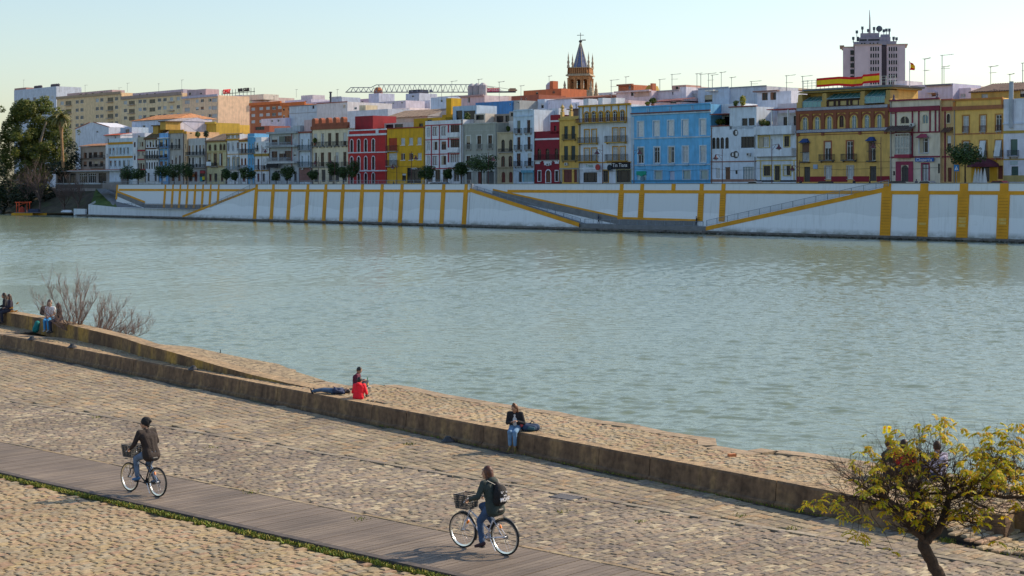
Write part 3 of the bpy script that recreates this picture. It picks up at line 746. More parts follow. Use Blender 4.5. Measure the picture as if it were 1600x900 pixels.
# ================================================================== BICYCLES
RUB = mat('tyre_rubber', (.012,.012,.014), .7); RIM = mat('bright_rim', (.75,.76,.78), .25, metal=1.0, var=.03)
CHROME = mat('chrome', (.6,.61,.63), .3, metal=1.0); REFL = mat('orange_reflector', (.9,.22,.01), .3)
SADDLE = mat('saddle_black', (.02,.02,.022), .5); BASK = mat('wire_basket', (.05,.055,.06), .5)
def bicycle(label, loc, rz, col, wb, wr, stepthru, seat, grips, ph, basket='wire', guard=True):
    t = thing('bicycle', label, 'bicycle', loc, rz)
    fm = mat('frame_paint', col, .28, var=.03, spec=.6)
    xr, xf = -wb/2, wb/2
    bb = Vector((xr+.44, 0, .28)); st = Vector((xr+.24, 0, seat-.09)); hd0 = Vector((xf-.13, 0, .60)); hd1 = Vector((xf-.20, 0, .80)); rh = Vector((xr,0,wr)); fh = Vector((xf,0,wr))
    m_ = MB(); T = m_.tube
    T([bb, st], .016, n=8); T([hd0, hd1], .02, n=8)
    if stepthru:
        T([hd0+(hd1-hd0)*.15, (hd0+bb)/2+Vector((-.02,0,-.05)), bb], .021, n=8)
        T([hd0+(hd1-hd0)*.75, (hd1+bb)/2+Vector((-.05,0,.03)), bb+(st-bb)*.28], .016, n=8)
    else:
        T([hd0, bb], .019, n=8); T([hd1-(hd1-hd0)*.2, bb+(st-bb)*.72], .017, n=8)
    for s in (1, -1):
        y = s*.055
        T([bb+Vector((0,s*.02,0)), rh+Vector((0,y,0))], .010); T([bb+(st-bb)*.78+Vector((0,s*.015,0)), rh+Vector((0,y,0))], .009)
    m_.lathe([(.03,-.035),(.03,.035)], bb, 10, axis='y')
    m_.build('frame', fm, t, smooth=True)
    m_ = MB()
    m_.tube([hd0+(hd0-hd1)*.02+Vector((0,0,0)), hd0+Vector((.02,0,-.06))], .02, n=8)
    for s in (1, -1): m_.tube([hd0+Vector((.02,s*.05,-.05)), hd0+Vector((.05,s*.052,-.16)), fh+Vector((0,s*.05,0))], [.014,.013,.009], n=6)
    m_.bar(hd0+Vector((.02,-.055,-.05)), hd0+Vector((.02,.055,-.05)), .013, n=6)
    m_.build('fork', fm, t, smooth=True)
    m_ = MB(); g = Vector(grips)
    stem = hd1 + (hd1-hd0).normalized()*.16
    m_.tube([hd1, stem], .013, n=8)
    hb = [Vector((g.x-.06, g.y+.0, g.z)), Vector((g.x+.04, g.y-.02, g.z+.01)), Vector((stem.x+.02, .1, g.z+.02)), Vector((stem.x+.02, 0, g.z-.01)), Vector((stem.x+.02,-.1, g.z+.02)), Vector((g.x+.04,-g.y+.02, g.z+.01)), Vector((g.x-.06,-g.y, g.z))]
    m_.tube(hb, .011, n=6); m_.tube([stem, hb[3]], .013, n=6)
    hbo = m_.build('handlebar', CHROME, t, smooth=True)
    for s in (1, -1):
        gm = MB(); gm.tube([(g.x-.065, s*g.y, g.z), (g.x+.035, s*(g.y-.018), g.z+.008)], .017, n=8); gm.build('grip', SADDLE, hbo, smooth=True)
        lv = MB(); lv.tube([(g.x+.05, s*(g.y-.03), g.z), (g.x+.07, s*(g.y+.01), g.z-.03), (g.x+.05, s*(g.y+.05), g.z-.045)], .006); lv.build('brake_lever', CHROME, hbo)
    for (c, nm) in ((rh, 'rear_wheel'), (fh, 'front_wheel')):
        w_ = thing(nm, None, None); w_.parent = t; 
        del_keys(w_)
        N = 40
        ty = MB(); ty.tube([c+Vector((cos(2*pi*i/N)*(wr-.019),0,sin(2*pi*i/N)*(wr-.019))) for i in range(N)], .020, n=8, closed=True); ty.build('tyre', RUB, w_, smooth=True)
        ri = MB()
        for i in range(N):
            a0, a1 = 2*pi*i/N, 2*pi*(i+1)/N
            for (r0, y0, r1, y1) in ((wr-.034,-.014,wr-.060,-.009),(wr-.060,-.009,wr-.060,.009),(wr-.060,.009,wr-.034,.014)):
                ri.poly([c+Vector((cos(a0)*r0,y0,sin(a0)*r0)), c+Vector((cos(a1)*r0,y0,sin(a1)*r0)), c+Vector((cos(a1)*r1,y1,sin(a1)*r1)), c+Vector((cos(a0)*r1,y1,sin(a0)*r1))])
        ri.build('rim', RIM, w_, smooth=True)
        sp = MB()
        for i in range(24):
            a = 2*pi*i/24; b_ = a + (.35 if i % 2 else -.35); s = 1 if i % 2 else -1
            sp.bar(c+Vector((cos(b_)*.025, s*.028, sin(b_)*.025)), c+Vector((cos(a)*(wr-.058),0,sin(a)*(wr-.058))), .0017, n=3)
        sp.build('spokes', CHROME, w_)
        hu = MB(); hu.lathe([(.012,-.06),(.012,-.03),(.028,-.028),(.028,-.022),(.016,-.018),(.016,.018),(.028,.022),(.028,.028),(.012,.03),(.012,.06)], c, 10, axis='y'); hu.build('hub', CHROME, w_, smooth=True)
        rf = MB(); a = (radians(128) if nm == 'front_wheel' else radians(60)) if stepthru else radians(62)
        if stepthru or nm == 'rear_wheel':
            rf.box(-.035,.035,-.010,.010,-.02,.02, 0, Matrix.Translation(c+Vector((cos(a)*wr*.62,0,sin(a)*wr*.62))) @ Matrix.Rotation(-a, 4, 'Y')); rf.build('reflector', REFL, w_)
        if guard:
            mg = MB(); a0, a1 = (radians(15), radians(172)) if nm == 'rear_wheel' else (radians(20), radians(195))
            if nm == 'front_wheel': a0, a1 = radians(75), radians(205)
            M_ = 18
            for i in range(M_):
                b0, b1 = a0+(a1-a0)*i/M_, a0+(a1-a0)*(i+1)/M_
                for (y0, z0, y1, z1) in ((-.026,-.01,-.016,.004),(-.016,.004,.016,.004),(.016,.004,.026,-.01)):
                    R0 = wr+.018
                    mg.poly([c+Vector((cos(b0)*(R0+z0),y0,sin(b0)*(R0+z0))), c+Vector((cos(b1)*(R0+z0),y0,sin(b1)*(R0+z0))), c+Vector((cos(b1)*(R0+z1),y1,sin(b1)*(R0+z1))), c+Vector((cos(b0)*(R0+z1),y1,sin(b0)*(R0+z1)))])
            mg.build('mudguard', SADDLE, t, smooth=True)
    # crank, chainwheel, pedals, chain
    m_ = MB(); m_.lathe([(.085,-.003),(.085,.003)], bb+Vector((0,-.05,0)), 20, axis='y')
    cl = bb+Vector((cos(ph)*.165, .075, sin(ph)*.165)); cr_ = bb+Vector((-cos(ph)*.165,-.075,-sin(ph)*.165))
    m_.bar(bb+Vector((0,.06,0)), cl, .011); m_.bar(bb+Vector((0,-.06,0)), cr_, .011); m_.bar(bb+Vector((0,-.07,0)), bb+Vector((0,.07,0)), .012, n=8)
    m_.build('crankset', CHROME if stepthru else IRON, t, smooth=True)
    for q, s in ((cl, 1), (cr_, -1)):
        pm = MB(); pm.box(q.x-.045,q.x+.045,q.y+s*.01,q.y+s*.085,q.z-.012,q.z+.012); pm.build('pedal', SADDLE, t)
    m_ = MB()
    for s in (1, -1): m_.bar(bb+Vector((0,-.05,s*.083)), rh+Vector((0,-.05,s*.035)), .005)
    m_.lathe([(.04,-.012),(.035,.012)], rh+Vector((0,-.045,0)), 14, axis='y')
    m_.tube([rh+Vector((0,-.05,-.03)), rh+Vector((.03,-.05,-.09)), rh+Vector((.0,-.05,-.13))], .009)
    m_.build('chain', IRON, t)
    # seat post and saddle
    m_ = MB(); sp_ = Vector((st.x-.02, 0, seat-.04)); m_.tube([st, sp_], .0125, n=8); m_.build('seat_post', CHROME, t, smooth=True)
    fuse([cap((st.x-.12,.05,seat-.02),(st.x-.12,-.05,seat-.02),.042,.042), cap((st.x-.1,.03,seat-.015),(st.x+.13,0,seat-.015),.035,.02), cap((st.x-.1,-.03,seat-.015),(st.x+.13,0,seat-.015),.035,.02)], 'saddle', SADDLE, t, .01)
    # rack / kickstand
    m_ = MB()
    m_.tube([bb+Vector((-.12,.05,-.0)), bb+Vector((-.30,.11,-.20))], .009); m_.build('kickstand', CHROME, t)
    # front basket
    m_ = MB(); bx0, bx1 = xf-.25, xf+.06; bz0, bz1 = g.z-.20, g.z+.06
    if basket:
        ribs = 11
        def ring(z, k): return [(bx0-k*.0, .14+k), (bx1+k, .14+k), (bx1+k, -.14-k), (bx0, -.14-k)]
        for i in range(7):
            z = bz0+(bz1-bz0)*i/6; k = .03*i/6; rg = ring(z, k); r_ = .010 if i in (0, 6) else .005
            for q in range(4): m_.bar((*rg[q], z), (*rg[(q+1) % 4], z), r_)
        r0, r1 = ring(bz0, 0), ring(bz1, .03)
        for q in range(4):
            for i in range(ribs):
                u = i/ribs; a = Vector((*r0[q], bz0)).lerp(Vector((*r0[(q+1)%4], bz0)), u); b_ = Vector((*r1[q], bz1)).lerp(Vector((*r1[(q+1)%4], bz1)), u)
                m_.bar(a, b_, .008, n=3)
        for i in range(9): u = i/8; m_.bar((bx0+(bx1-bx0)*u, .14, bz0), (bx0+(bx1-bx0)*u, -.14, bz0), .0035, n=3)
        bo = m_.build('basket', BASK, t)
        br = MB(); br.bar((bx0, 0, bz0+.08), (stem.x, 0, stem.z-.05), .01); br.bar((bx0+.1,.06,bz0), (fh.x,.06,fh.z), .005); br.bar((bx0+.1,-.06,bz0), (fh.x,-.06,fh.z), .005); br.build('basket_bracket', IRON, t)
    return t
def del_keys(o):
    for k in ('label', 'category', 'group'):
        if k in o: del o[k]
def bike_pose(fx, fy, rx, ry):
    f = gp(fx, fy); r = gp(rx, ry); c = (f+r)/2; d = f-r
    return c, atan2(d.y, d.x), d.length
# man
c, rz, _ = bike_pose(203.3, 767.8, 245.8, 776.4)
MC, MRZ = c, rz
bicycle('black city bicycle with a wire front basket ridden by the man in a beanie', c, rz, (.02,.02,.024), 1.03, .335, False, .88, (.20,.25,1.02), radians(8), guard=False)
mudg = MB()
P = dict(pelvis=(-.27,0,.97), chest=(-.19,0,1.25), neck=(-.10,0,1.47), head=(-.05,0,1.615), sw=.20, hw=.095, hL=(.135,.255,1.055), hR=(.135,-.255,1.055), poleA=((-.3,.6,.9),(-.3,-.6,.9)),
         fL=(.06,.125,.40), fR=(-.275,-.125,.36), poleK=((3,.3,2),(3,-.3,2)), look=(.55,.05), curl=1.2, hdir=((1,-.15,-.3),(1,.15,-.3)), toe=((1,.05,-.12),(1,-.05,-.2)))
person('man in a black beanie, brown leather jacket and jeans riding the black bicycle', c, rz, P, (.022,.014,.012), (.10,.15,.24), (.05,.14,.30), (.03,.02,.015), hat=(.012,.012,.014), hem=.07, voxel=.010)
# woman
c, rz, _ = bike_pose(725, 855.9, 787, 867.4)
WC, WRZ = c, rz
bicycle('silver step-through bicycle with a wire front basket ridden by the woman with the black bag', c, rz, (.62,.60,.66), 1.05, .345, True, .86, (.20,.25,.99), radians(-80))
P = dict(pelvis=(-.27,0,.93), chest=(-.20,0,1.19), neck=(-.13,0,1.385), head=(-.085,0,1.52), sw=.165, hw=.09, hL=(.135,.25,1.02), hR=(.135,-.25,1.02), poleA=((-.3,.6,.7),(-.3,-.6,.7)),
         fL=(-.055,.125,.20), fR=(-.14,-.125,.53), poleK=((3,.2,2),(3,-.2,2)), look=(.4,.05), curl=1.2, hdir=((1,-.15,-.3),(1,.15,-.3)), toe=((1,.05,-.25),(1,-.05,-.2)), hood=True)
person('woman in a dark green hooded jacket and jeans riding the silver bicycle', c, rz, P, (.028,.042,.038), (.035,.075,.16), (.05,.02,.025), (.085,.028,.015), hairstyle='long', hem=.10, voxel=.010)
def rot(v, a): return Vector((v[0]*cos(a)-v[1]*sin(a), v[0]*sin(a)+v[1]*cos(a), v[2]))
def textmesh(s, size, m, name, parent, M, ext=.004, align='CENTER', sx=1.0):
    cu = bpy.data.curves.new('t', 'FONT'); cu.body = s; cu.size = size; cu.extrude = ext; cu.align_x = align; cu.align_y = 'CENTER'; cu.space_line = .8
    cu.resolution_u = 2
    o = bpy.data.objects.new('t', cu); COL.objects.link(o)
    dg = bpy.context.evaluated_depsgraph_get(); me = bpy.data.meshes.new_from_object(o.evaluated_get(dg))
    bpy.data.objects.remove(o); bpy.data.curves.remove(cu)
    me.transform(M @ Matrix.Diagonal((sx,1,1,1))); me.materials.clear(); me.materials.append(m); me.name = name
    o = bpy.data.objects.new(name, me); COL.objects.link(o); o.parent = parent
    return o
# drawstring bag on her back
bag = thing('drawstring_bag', 'black drawstring bag with white lettering on the woman cyclist\'s back', 'bag', c, rz)
fuse([('b', (-.415,0,1.13), (.11,.17,.20)), cap((-.40,.07,1.03),(-.40,-.07,1.03),.10,.10), cap((-.37,0,1.22),(-.31,0,1.32),.10,.06)], 'sack', plainm((.008,.008,.010)), bag, .012)
WHT = mat('white_print', (.75,.75,.78), .7)
Mt = Matrix.Translation((-.528, .0, 1.13)) @ Matrix.Rotation(radians(-90), 4, 'Z') @ Matrix.Rotation(radians(84), 4, 'X')
for i, (tx, sz) in enumerate((('ich bin', .068), ('mit', .06), ('HOPF', .105))):
    textmesh(tx, sz, WHT, 'lettering', bag, Mt @ Matrix.Translation((0, (.07,.01,-.07)[i], (-.02,-.004,-.01)[i])), ext=.012)
m_ = MB()
for s in (1, -1):
    m_.tube([(-.34,s*.07,1.33), (-.22,s*.15,1.40), (-.10,s*.155,1.30), (-.12,s*.165,1.12), (-.25,s*.17,.98), (-.38,s*.12,.97)], .007, n=5)
m_.build('cord', mat('pale_cord', (.6,.55,.45), .8), bag)
# --- seated and lying figures
def ledge_at(px, off=0.0):
    k = (px-CX)/F; Q = L0 + NQ*off; t = (k*Q.y - Q.x)/(UQ.x - k*UQ.y); return Q + UQ*t
face = lambda v: atan2(v[1], v[0])
p = ledge_at(806, .16); p.z = TZ
SIT = dict(pelvis=(0,0,.11), chest=(.02,0,.36), neck=(.08,0,.54), head=(.15,0,.655), hL=(.26,.10,.30), hR=(.26,-.06,.28), poleA=((-.3,.6,.1),(-.3,-.6,.1)),
           fL=(.38,.07,-.40), fR=(.36,-.08,-.40), poleK=((3,0,3),(3,0,3)), look=(-.4,.5), crop=.86, bun=True, toe=((.9,.3,-.3),(1,-.1,-.3)))
person('woman in a black cardigan and light jeans sitting on the ledge bent over her phone', p, face((-.25,-1)), SIT, (.012,.013,.018), (.14,.26,.42), (.20,.13,.03), (.13,.05,.02), hairstyle='bob', voxel=.012, topname='cardigan', shirt=(.55,.56,.58), s=.93)
p = ledge_at(829, .42); p.z = TZ
bp2 = thing('backpack', 'navy backpack lying on the ledge beside the woman in the cardigan', 'backpack', p, face((1,-.25)))
fuse([cap((-.2,0,.11),(.16,0,.10),.11,.10), cap((-.1,.1,.10),(.12,.09,.09),.10,.08), cap((-.1,-.1,.10),(.12,-.09,.09),.10,.08)], 'pack_body', plainm((.02,.045,.10)), bp2, .014)
fuse([cap((.0,-.16,.09),(.12,-.15,.08),.06,.05)], 'front_pocket', plainm((.03,.09,.12)), bp2, .014)
fuse([cap((-.27,-.05,.12),(-.2,-.12,.16),.05,.05), cap((-.2,.02,.17),(-.15,-.02,.2),.04,.03)], 'scarf', plainm((.42,.06,.07)), bp2, .012)
mm = MB(); mm.tube([(.0,-.05,.21),(.04,0,.26),(.1,.02,.21)], .014, n=6); mm.build('strap', SADDLE, bp2)
# the pair and the sleeper on the terrace
p = gp(556, 607, TZ)
XL = dict(pelvis=(0,0,.11), chest=(.01,0,.36), neck=(.07,0,.55), head=(.13,0,.68), hL=(.30,.05,.32), hR=(.28,-.07,.30), poleA=((-.3,.6,.1),(-.3,-.6,.1)),
          fL=(.30,-.10,.09), fR=(.40,.10,.09), poleK=((1.5,1.5,.8),(1.5,-1.5,.8)), look=(-.1,.55), curl=1.0)
person('man in a maroon jumper sitting cross-legged at the water edge looking down', p, face((1,-.15)), XL, (.10,.012,.035), (.025,.03,.05), (.55,.50,.45), (.02,.015,.012), voxel=.014, topname='jumper', s=.86)
p = gp(560, 622.5, TZ)
K = dict(pelvis=(0,0,.10), chest=(.03,0,.33), neck=(.07,0,.50), head=(.12,0,.62), hL=(.30,.12,.22), hR=(.30,-.12,.22), poleA=((-.3,.6,0),(-.3,-.6,0)),
         fL=(.42,.14,.09), fR=(.42,-.14,.09), poleK=((1,.3,3),(1,-.3,3)), look=(-.3,.25), hood=True)
person('person in a bright red hooded jacket sitting on the terrace, back turned to the path', p, face((.35,1)), K, (.85,.012,.03), (.55,.05,.04), (.05,.05,.05), (.02,.014,.012), voxel=.014, hem=.04, s=.86)
p = gp(520, 615, TZ)
LY = dict(pelvis=(0,0,.11), chest=(-.27,0,.13), neck=(-.47,0,.13), head=(-.60,0,.13), side=(0,1,0), pside=(0,1,0), hL=(-.12,.12,.27), hR=(-.50,-.30,.08), poleA=((-.3,.9,0),(-.3,-.9,0)),
          fL=(.835,.14,.09), fR=(.82,-.16,.09), poleK=((.4,.3,3),(.3,-.3,1)), look=(0,-1.4), toe=((.3,.2,.9),(.4,-.4,.9)))
person('person in blue jeans and navy top lying on their back on the terrace', p, face((-1,.22)), LY, (.03,.045,.10), (.06,.11,.19), (.02,.02,.025), (.03,.02,.02), voxel=.014, topname='jumper', s=.78)
# bottle
p = gp(574, 604, TZ)
bt = thing('bottle', 'green glass bottle standing on the terrace beside the man in maroon', 'bottle', p)
mb = MB(); mb.lathe([(.035,0),(.037,.02),(.037,.17),(.015,.22),(.013,.28),(.016,.285),(.014,.30)], n=10); mb.build('glass', mat('green_glass', (.02,.22,.04), .15), bt, smooth=True)
mb = MB(); mb.lathe([(.038,.05),(.038,.13)], n=10); mb.build('bottle_label', mat('bottle_paper', (.65,.5,.12), .7), bt)
# trio on the parapet
def par_at(px, off, z):
    for i in range(len(base_px)-1):
        if base_px[i][0] <= px <= base_px[i+1][0]:
            u = (px-base_px[i][0])/(base_px[i+1][0]-base_px[i][0]); a = gp(*base_px[i], TZ).lerp(gp(*base_px[i+1], TZ), u); h = hts[i]+(hts[i+1]-hts[i])*u
            return Vector((a.x+NQ.x*off, a.y+NQ.y*off, TZ+h if z is None else z))
SB = dict(pelvis=(0,0,.11), chest=(.0,0,.37), neck=(.03,0,.56), head=(.06,0,.70), hL=(.22,.12,.22), hR=(.22,-.12,.22), poleA=((-.3,.7,.1),(-.3,-.7,.1)),
          fL=(.36,.09,-.42), fR=(.36,-.09,-.42), poleK=((3,0,3),(3,0,3)), look=(0,.1))
def seat(lb, px, off, f, upd=None, z=None, **k):
    P = dict(SB); P.update(upd or {})
    p = par_at(px, off, z)
    return person(lb, p, face(f), P, voxel=.017, **k)
FR = (-.78,-.63)
seat('woman with long hair and a dark backpack sitting on the parapet facing the river', 61, .45, (.8,.6), dict(look=(-.6,.1)), top=(.03,.025,.05), trou=(.02,.02,.03), shoe=(.03,.03,.03), hair=(.06,.025,.015), hairstyle='long', topname='top', s=.98)
p = par_at(58.5, .26, None)
bq = thing('backpack', 'small black backpack worn by the river-facing woman on the parapet', 'backpack', p, face((-.8,-.6)))
fuse([cap((0,0,.22),(0,0,.42),.12,.11), cap((.06,0,.2),(.06,0,.3),.09,.07)], 'pack_body', plainm((.02,.018,.02)), bq, .02)
mm = MB(); mm.tube([(-.05,.08,.5),(-.16,.1,.52),(-.2,.1,.4)], .016); mm.tube([(-.05,-.08,.5),(-.16,-.1,.52),(-.2,-.1,.4)], .016); mm.build('strap', SADDLE, bq)
seat('young man in a white T-shirt and blue shorts sitting on the parapet between two women', 72.5, .20, (-.2,-1), dict(hL=(.25,.06,.16), hR=(.25,-.06,.16), look=(.2,.1)), top=(.72,.72,.76), trou=(.05,.30,.62), shoe=(.7,.7,.7), hair=(.03,.02,.015), sleeves='short', topname='shirt', s=1.0)
seat('long-haired woman in a black top and dark jeans seated beside the bare bush', 85.5, .22, (-.95,-.35), dict(look=(.1,.1), hL=(.05,.30,.12), hR=(.2,-.2,.2)), top=(.012,.012,.018), trou=(.025,.035,.07), shoe=(.05,.05,.05), hair=(.05,.02,.012), hairstyle='long', sleeves='short', topname='top', s=.98)
p = par_at(67, -.32, TZ)
tb_ = thing('backpack', 'teal rucksack leaning on the parapet below the seated trio', 'backpack', p, face((-.6,-.8)))
fuse([cap((0,0,.14),(-.08,0,.42),.14,.12), cap((.09,0,.12),(.07,0,.24),.08,.08)], 'pack_body', plainm((.01,.20,.20)), tb_, .02)
mm = MB(); mm.tube([(-.1,.0,.52),(-.14,.0,.57),(-.17,.0,.5)], .014); mm.build('strap', SADDLE, tb_)
seat('dark-haired woman in a purple black coat sitting on the parapet near the left edge', 9, .22, (-.9,-.4), dict(look=(.2,.1)), top=(.02,.014,.03), trou=(.02,.022,.04), shoe=(.03,.03,.03), hair=(.04,.02,.012), hairstyle='long', s=1.02, hem=.05)
seat('person in black cut off by the left picture edge', -1, .30, (-.9,-.3), dict(look=(.1,.1)), top=(.012,.012,.018), trou=(.02,.022,.04), shoe=(.03,.03,.03), hair=(.03,.018,.012), hairstyle='long', s=1.05)
# three behind the tree
for (px, py, lb, top_, hr, f, sl_, tn) in ((1387, 742, 'young man in a black T-shirt sitting on the terrace behind the tree branches', (.02,.035,.03), (.05,.02,.012), (.9,-.5), 'short', 'shirt'),
                                     (1413, 745, 'person in a red jacket sitting behind the tree between two others', (.72,.02,.02), (.03,.016,.012), (.3,1), 'long', 'jacket'),
                                     (1466, 748, 'person in a pale lilac shirt sitting on the terrace behind the tree crown', (.50,.46,.60), (.035,.015,.01), (-.2,1), 'long', 'shirt')):
    p = gp(px, py, TZ); P = dict(XL); P.update(look=(.2 if px < 1400 else -.5, .15), chest=(-.01,0,.37), neck=(.02,0,.56), head=(.05,0,.70))
    person(lb, p, face(f), P, top_, (.03,.04,.08), (.05,.05,.05), hr, voxel=.014, sleeves=sl_, topname=tn, s=1.0)
# ================================================================== TREES AND PLANTS
def leafmat(name, cols, trans=.35, rough=.55):
    m, nt, b = nodemat(name); b.inputs['Roughness'].default_value = rough
    g = nt.nodes.new('ShaderNodeNewGeometry'); cr = nt.nodes.new('ShaderNodeValToRGB'); e = cr.color_ramp.elements
    e[0].position = 0; e[0].color = (*cols[0],1); e[1].position = 1; e[1].color = (*cols[-1],1)
    for i in range(1, len(cols)-1):
        x = e.new(i/(len(cols)-1)); x.color = (*cols[i],1)
    L(nt, g.outputs['Random Per Island'], cr.inputs[0]); L(nt, cr.outputs[0], b.inputs['Base Color'])
    if trans:
        t = nt.nodes.new('ShaderNodeBsdfTranslucent'); L(nt, cr.outputs[0], t.inputs[0])
        mx = nt.nodes.new('ShaderNodeMixShader'); mx.inputs[0].default_value = trans
        L(nt, b.outputs[0], mx.inputs[1]); L(nt, t.outputs[0], mx.inputs[2])
        L(nt, mx.outputs[0], nt.nodes['Material Output'].inputs['Surface'])
    return m
BARK = mat('dark_bark', (.06,.034,.02), .9, var=.4, scale=12, bump=.03)
GBARK = mat('grey_bark', (.22,.145,.12), .9, var=.3, scale=6)
# ---- the small tree in front, at right
TD = 26.6
troot = at(1474, 975, TD); troot.z = 0
tree = thing('acacia_tree', 'small spreading tree with thin yellow green leaves and dark forked trunk at the right front', 'tree', troot)
def tp(px, py, dd=0.0): return at(px, py, TD+dd) - troot
tr_ = MB(); br_ = MB(); rr = random.Random(21)
ends = []
def limb(mb, pts, rads, n=8):
    P = [tp(*p) for p in pts]; out = []; ro = []
    for i in range(len(P)-1):
        for k in range(3):
            u = k/3; out.append(P[i].lerp(P[i+1], u) + Vector((rr.uniform(-1,1), rr.uniform(-1,1), rr.uniform(-1,1)))*rads[i]*.13); ro.append(rads[i]*(1-u)+rads[i+1]*u)
    out.append(P[-1]); ro.append(rads[-1]); mb.tube(out, ro, n=n); return out, ro
limb(tr_, [(1474,980,0),(1468,900,0),(1455,878,.02),(1442,852,.0),(1446,843,0)], [.14,.11,.10,.10,.09], 10)
main = [([(1443,850,0),(1438,838,-.05),(1424,828,-.15),(1413,805,-.3),(1396,785,-.45),(1370,770,-.5)], [.06,.055,.05,.036,.028,.016]),
        ([(1440,755,.0),(1432,735,.2),(1420,715,.2),(1408,700,.3)], [.012,.009,.006,.004]),
        ([(1450,738,-.1),(1458,722,0),(1470,706,.2),(1462,692,.2)], [.014,.01,.007,.004]),
        ([(1580,745,.8),(1560,725,.9),(1545,708,1.0)], [.016,.01,.005]),
        ([(1615,726,.9),(1605,712,1),(1590,700,1)], [.012,.009,.005]),
        ([(1405,752,.7),(1388,735,.8),(1378,720,.8)], [.014,.01,.005]),
        ([(1447,846,0),(1466,828,.05),(1476,802,.15),(1482,780,.2),(1484,765,.25)], [.085,.075,.062,.05,.04]),
        ([(1462,832,0),(1450,808,.2),(1438,785,.35),(1424,768,.5),(1405,752,.7)], [.05,.042,.034,.026,.016]),
        ([(1482,780,.2),(1505,772,.1),(1540,773,.0),(1575,778,-.1),(1612,776,-.2),(1650,770,-.2)], [.042,.038,.032,.026,.02,.012]),
        ([(1484,765,.25),(1510,756,.5),(1545,748,.7),(1580,745,.8),(1615,730,.9)], [.036,.03,.024,.018,.01]),
        ([(1474,812,.15),(1500,812,.0),(1530,818,-.1)], [.03,.024,.014]),
        ([(1484,768,.25),(1470,745,.1),(1450,728,-.1),(1432,712,-.2)], [.03,.022,.015,.008]),
        ([(1438,838,-.05),(1430,815,.1),(1428,790,.2),(1436,760,.1),(1440,730,.0)], [.035,.028,.02,.014,.008]),
        ([(1413,805,-.3),(1385,792,-.4),(1350,783,-.5),(1315,778,-.45)], [.026,.02,.014,.008]),
        ([(1396,785,-.45),(1365,775,-.2),(1340,755,.0),(1318,745,.1)], [.022,.018,.012,.007]),
        ([(1484,770,.2),(1440,772,.3),(1395,762,.4),(1350,752,.4)], [.026,.022,.016,.008]),
        ([(1540,773,0),(1560,752,.2),(1590,740,.3)], [.02,.014,.008]),
        ([(1505,772,.1),(1530,790,-.3),(1560,800,-.5),(1600,805,-.5)], [.02,.015,.01,.006])]
spots = []
for pts, rads in main:
    o_, r_ = limb(br_, pts, rads, 7)
    for i in range(1, len(o_)): spots.append((o_[i], (o_[i]-o_[i-1]).normalized(), r_[i]))
def twig(mb, p, d, ln, r, depth, ends, rr, up=.12, spread=.75, kids=(2,3)):
    n = 4; pts = [p]; q = p.copy(); dd = d.copy()
    for i in range(n):
        dd = (dd + Vector((rr.uniform(-1,1), rr.uniform(-1,1), rr.uniform(-1,1)))*.28 + Vector((0,0,up*.3))).normalized()
        q = q + dd*ln/n; pts.append(q.copy())
    mb.tube(pts, [r*(1-.55*i/n) for i in range(n+1)], n=4 if r > .004 else 3, cap=False)
    if depth == 0:
        ends.append((q, dd)); ends.append((pts[2], dd)); return
    for k in range(rr.randint(*kids)):
        j = rr.randint(1, n); nd = (dd + Vector((rr.uniform(-1,1), rr.uniform(-1,1), rr.uniform(-.8,1)))*spread).normalized()
        twig(mb, pts[j], nd, ln*rr.uniform(.55,.85), r*.6, depth-1, ends, rr, up, spread, kids)
for p, d, r in spots:
    for k in range(4 if r < .03 else 3):
        nd = (d*.5 + Vector((rr.uniform(-1,1), rr.uniform(-1,1), rr.uniform(-.25,1)))).normalized()
        twig(br_, p, nd, rr.uniform(.22,.48), min(r*.5, .010), 2, ends, rr)
tr_.build('trunk', BARK, tree, smooth=True)
lf = MB()
def leafspray(mb, p, d, rr, ln=.22, sz=.035):
    d = (Vector((d.x, d.y, 0))*.8 + Vector((rr.uniform(-1,1), rr.uniform(-1,1), .12))).normalized()
    s = d.cross(Vector((0,0,1))).normalized(); n = 6
    q = p.copy(); dd = d.copy()
    for i in range(n):
        dd = (dd + Vector((0,0,-.16))).normalized(); q = q + dd*ln/n
        for sg in (1, -1):
            l = (s*sg + dd*.5 + Vector((0,0,-.45+rr.uniform(-.3,.3)))).normalized()
            a = q + l*sz*1.9; w_ = dd*sz*.42
            mb.poly([q, q+l*sz*.9+w_*1.25, a, q+l*sz*.9-w_*1.25])
rr = random.Random(5)
for p, d in ends:
    ipx = (p.x+troot.x)*F/(p.y+troot.y)+CX; ipy = HZ+(CAMZ-p.z-troot.z)*F/(p.y+troot.y)
    dens = .042
    if ipx < 1330 and ipy < 765: continue
    if ipx > 1500: dens = .13
    if ipy < 700 and ipx < 1480: dens = .05
    if ipy > 770: dens = .05
    if rr.random() < dens:
        for k in range(rr.randint(1, 3)): leafspray(lf, p, d, rr, rr.uniform(.10,.17), rr.uniform(.030,.046))
for (px, py) in ((1280,788),(1272,795),(1290,800),(1300,785),(1318,812),(1330,838),(1345,842),(1356,830),(1340,845),(1395,868),(1305,795),(1262,792),(1322,800),(1350,812)):
    for k in range(4): leafspray(lf, tp(px+rr.uniform(-5,5), py-8+rr.uniform(-4,4), rr.uniform(-.6,-.3)), Vector((rr.uniform(-1,1),0,0)), rr, .2, .035)
    q = tp(px, py-8, -.45); m0 = tp(1340+(px-1340)*.4, 785+(py-800)*.3, -.45)
    P_ = [tp(1345+(px-1340)*.15, 775, -.45), m0, q]; br_.tube([P_[0], P_[0].lerp(P_[1],.5)+Vector((0,0,.03)), P_[1], P_[1].lerp(P_[2],.6)+Vector((.02,0,.03)), P_[2]], [.008,.007,.006,.004,.003], n=4)
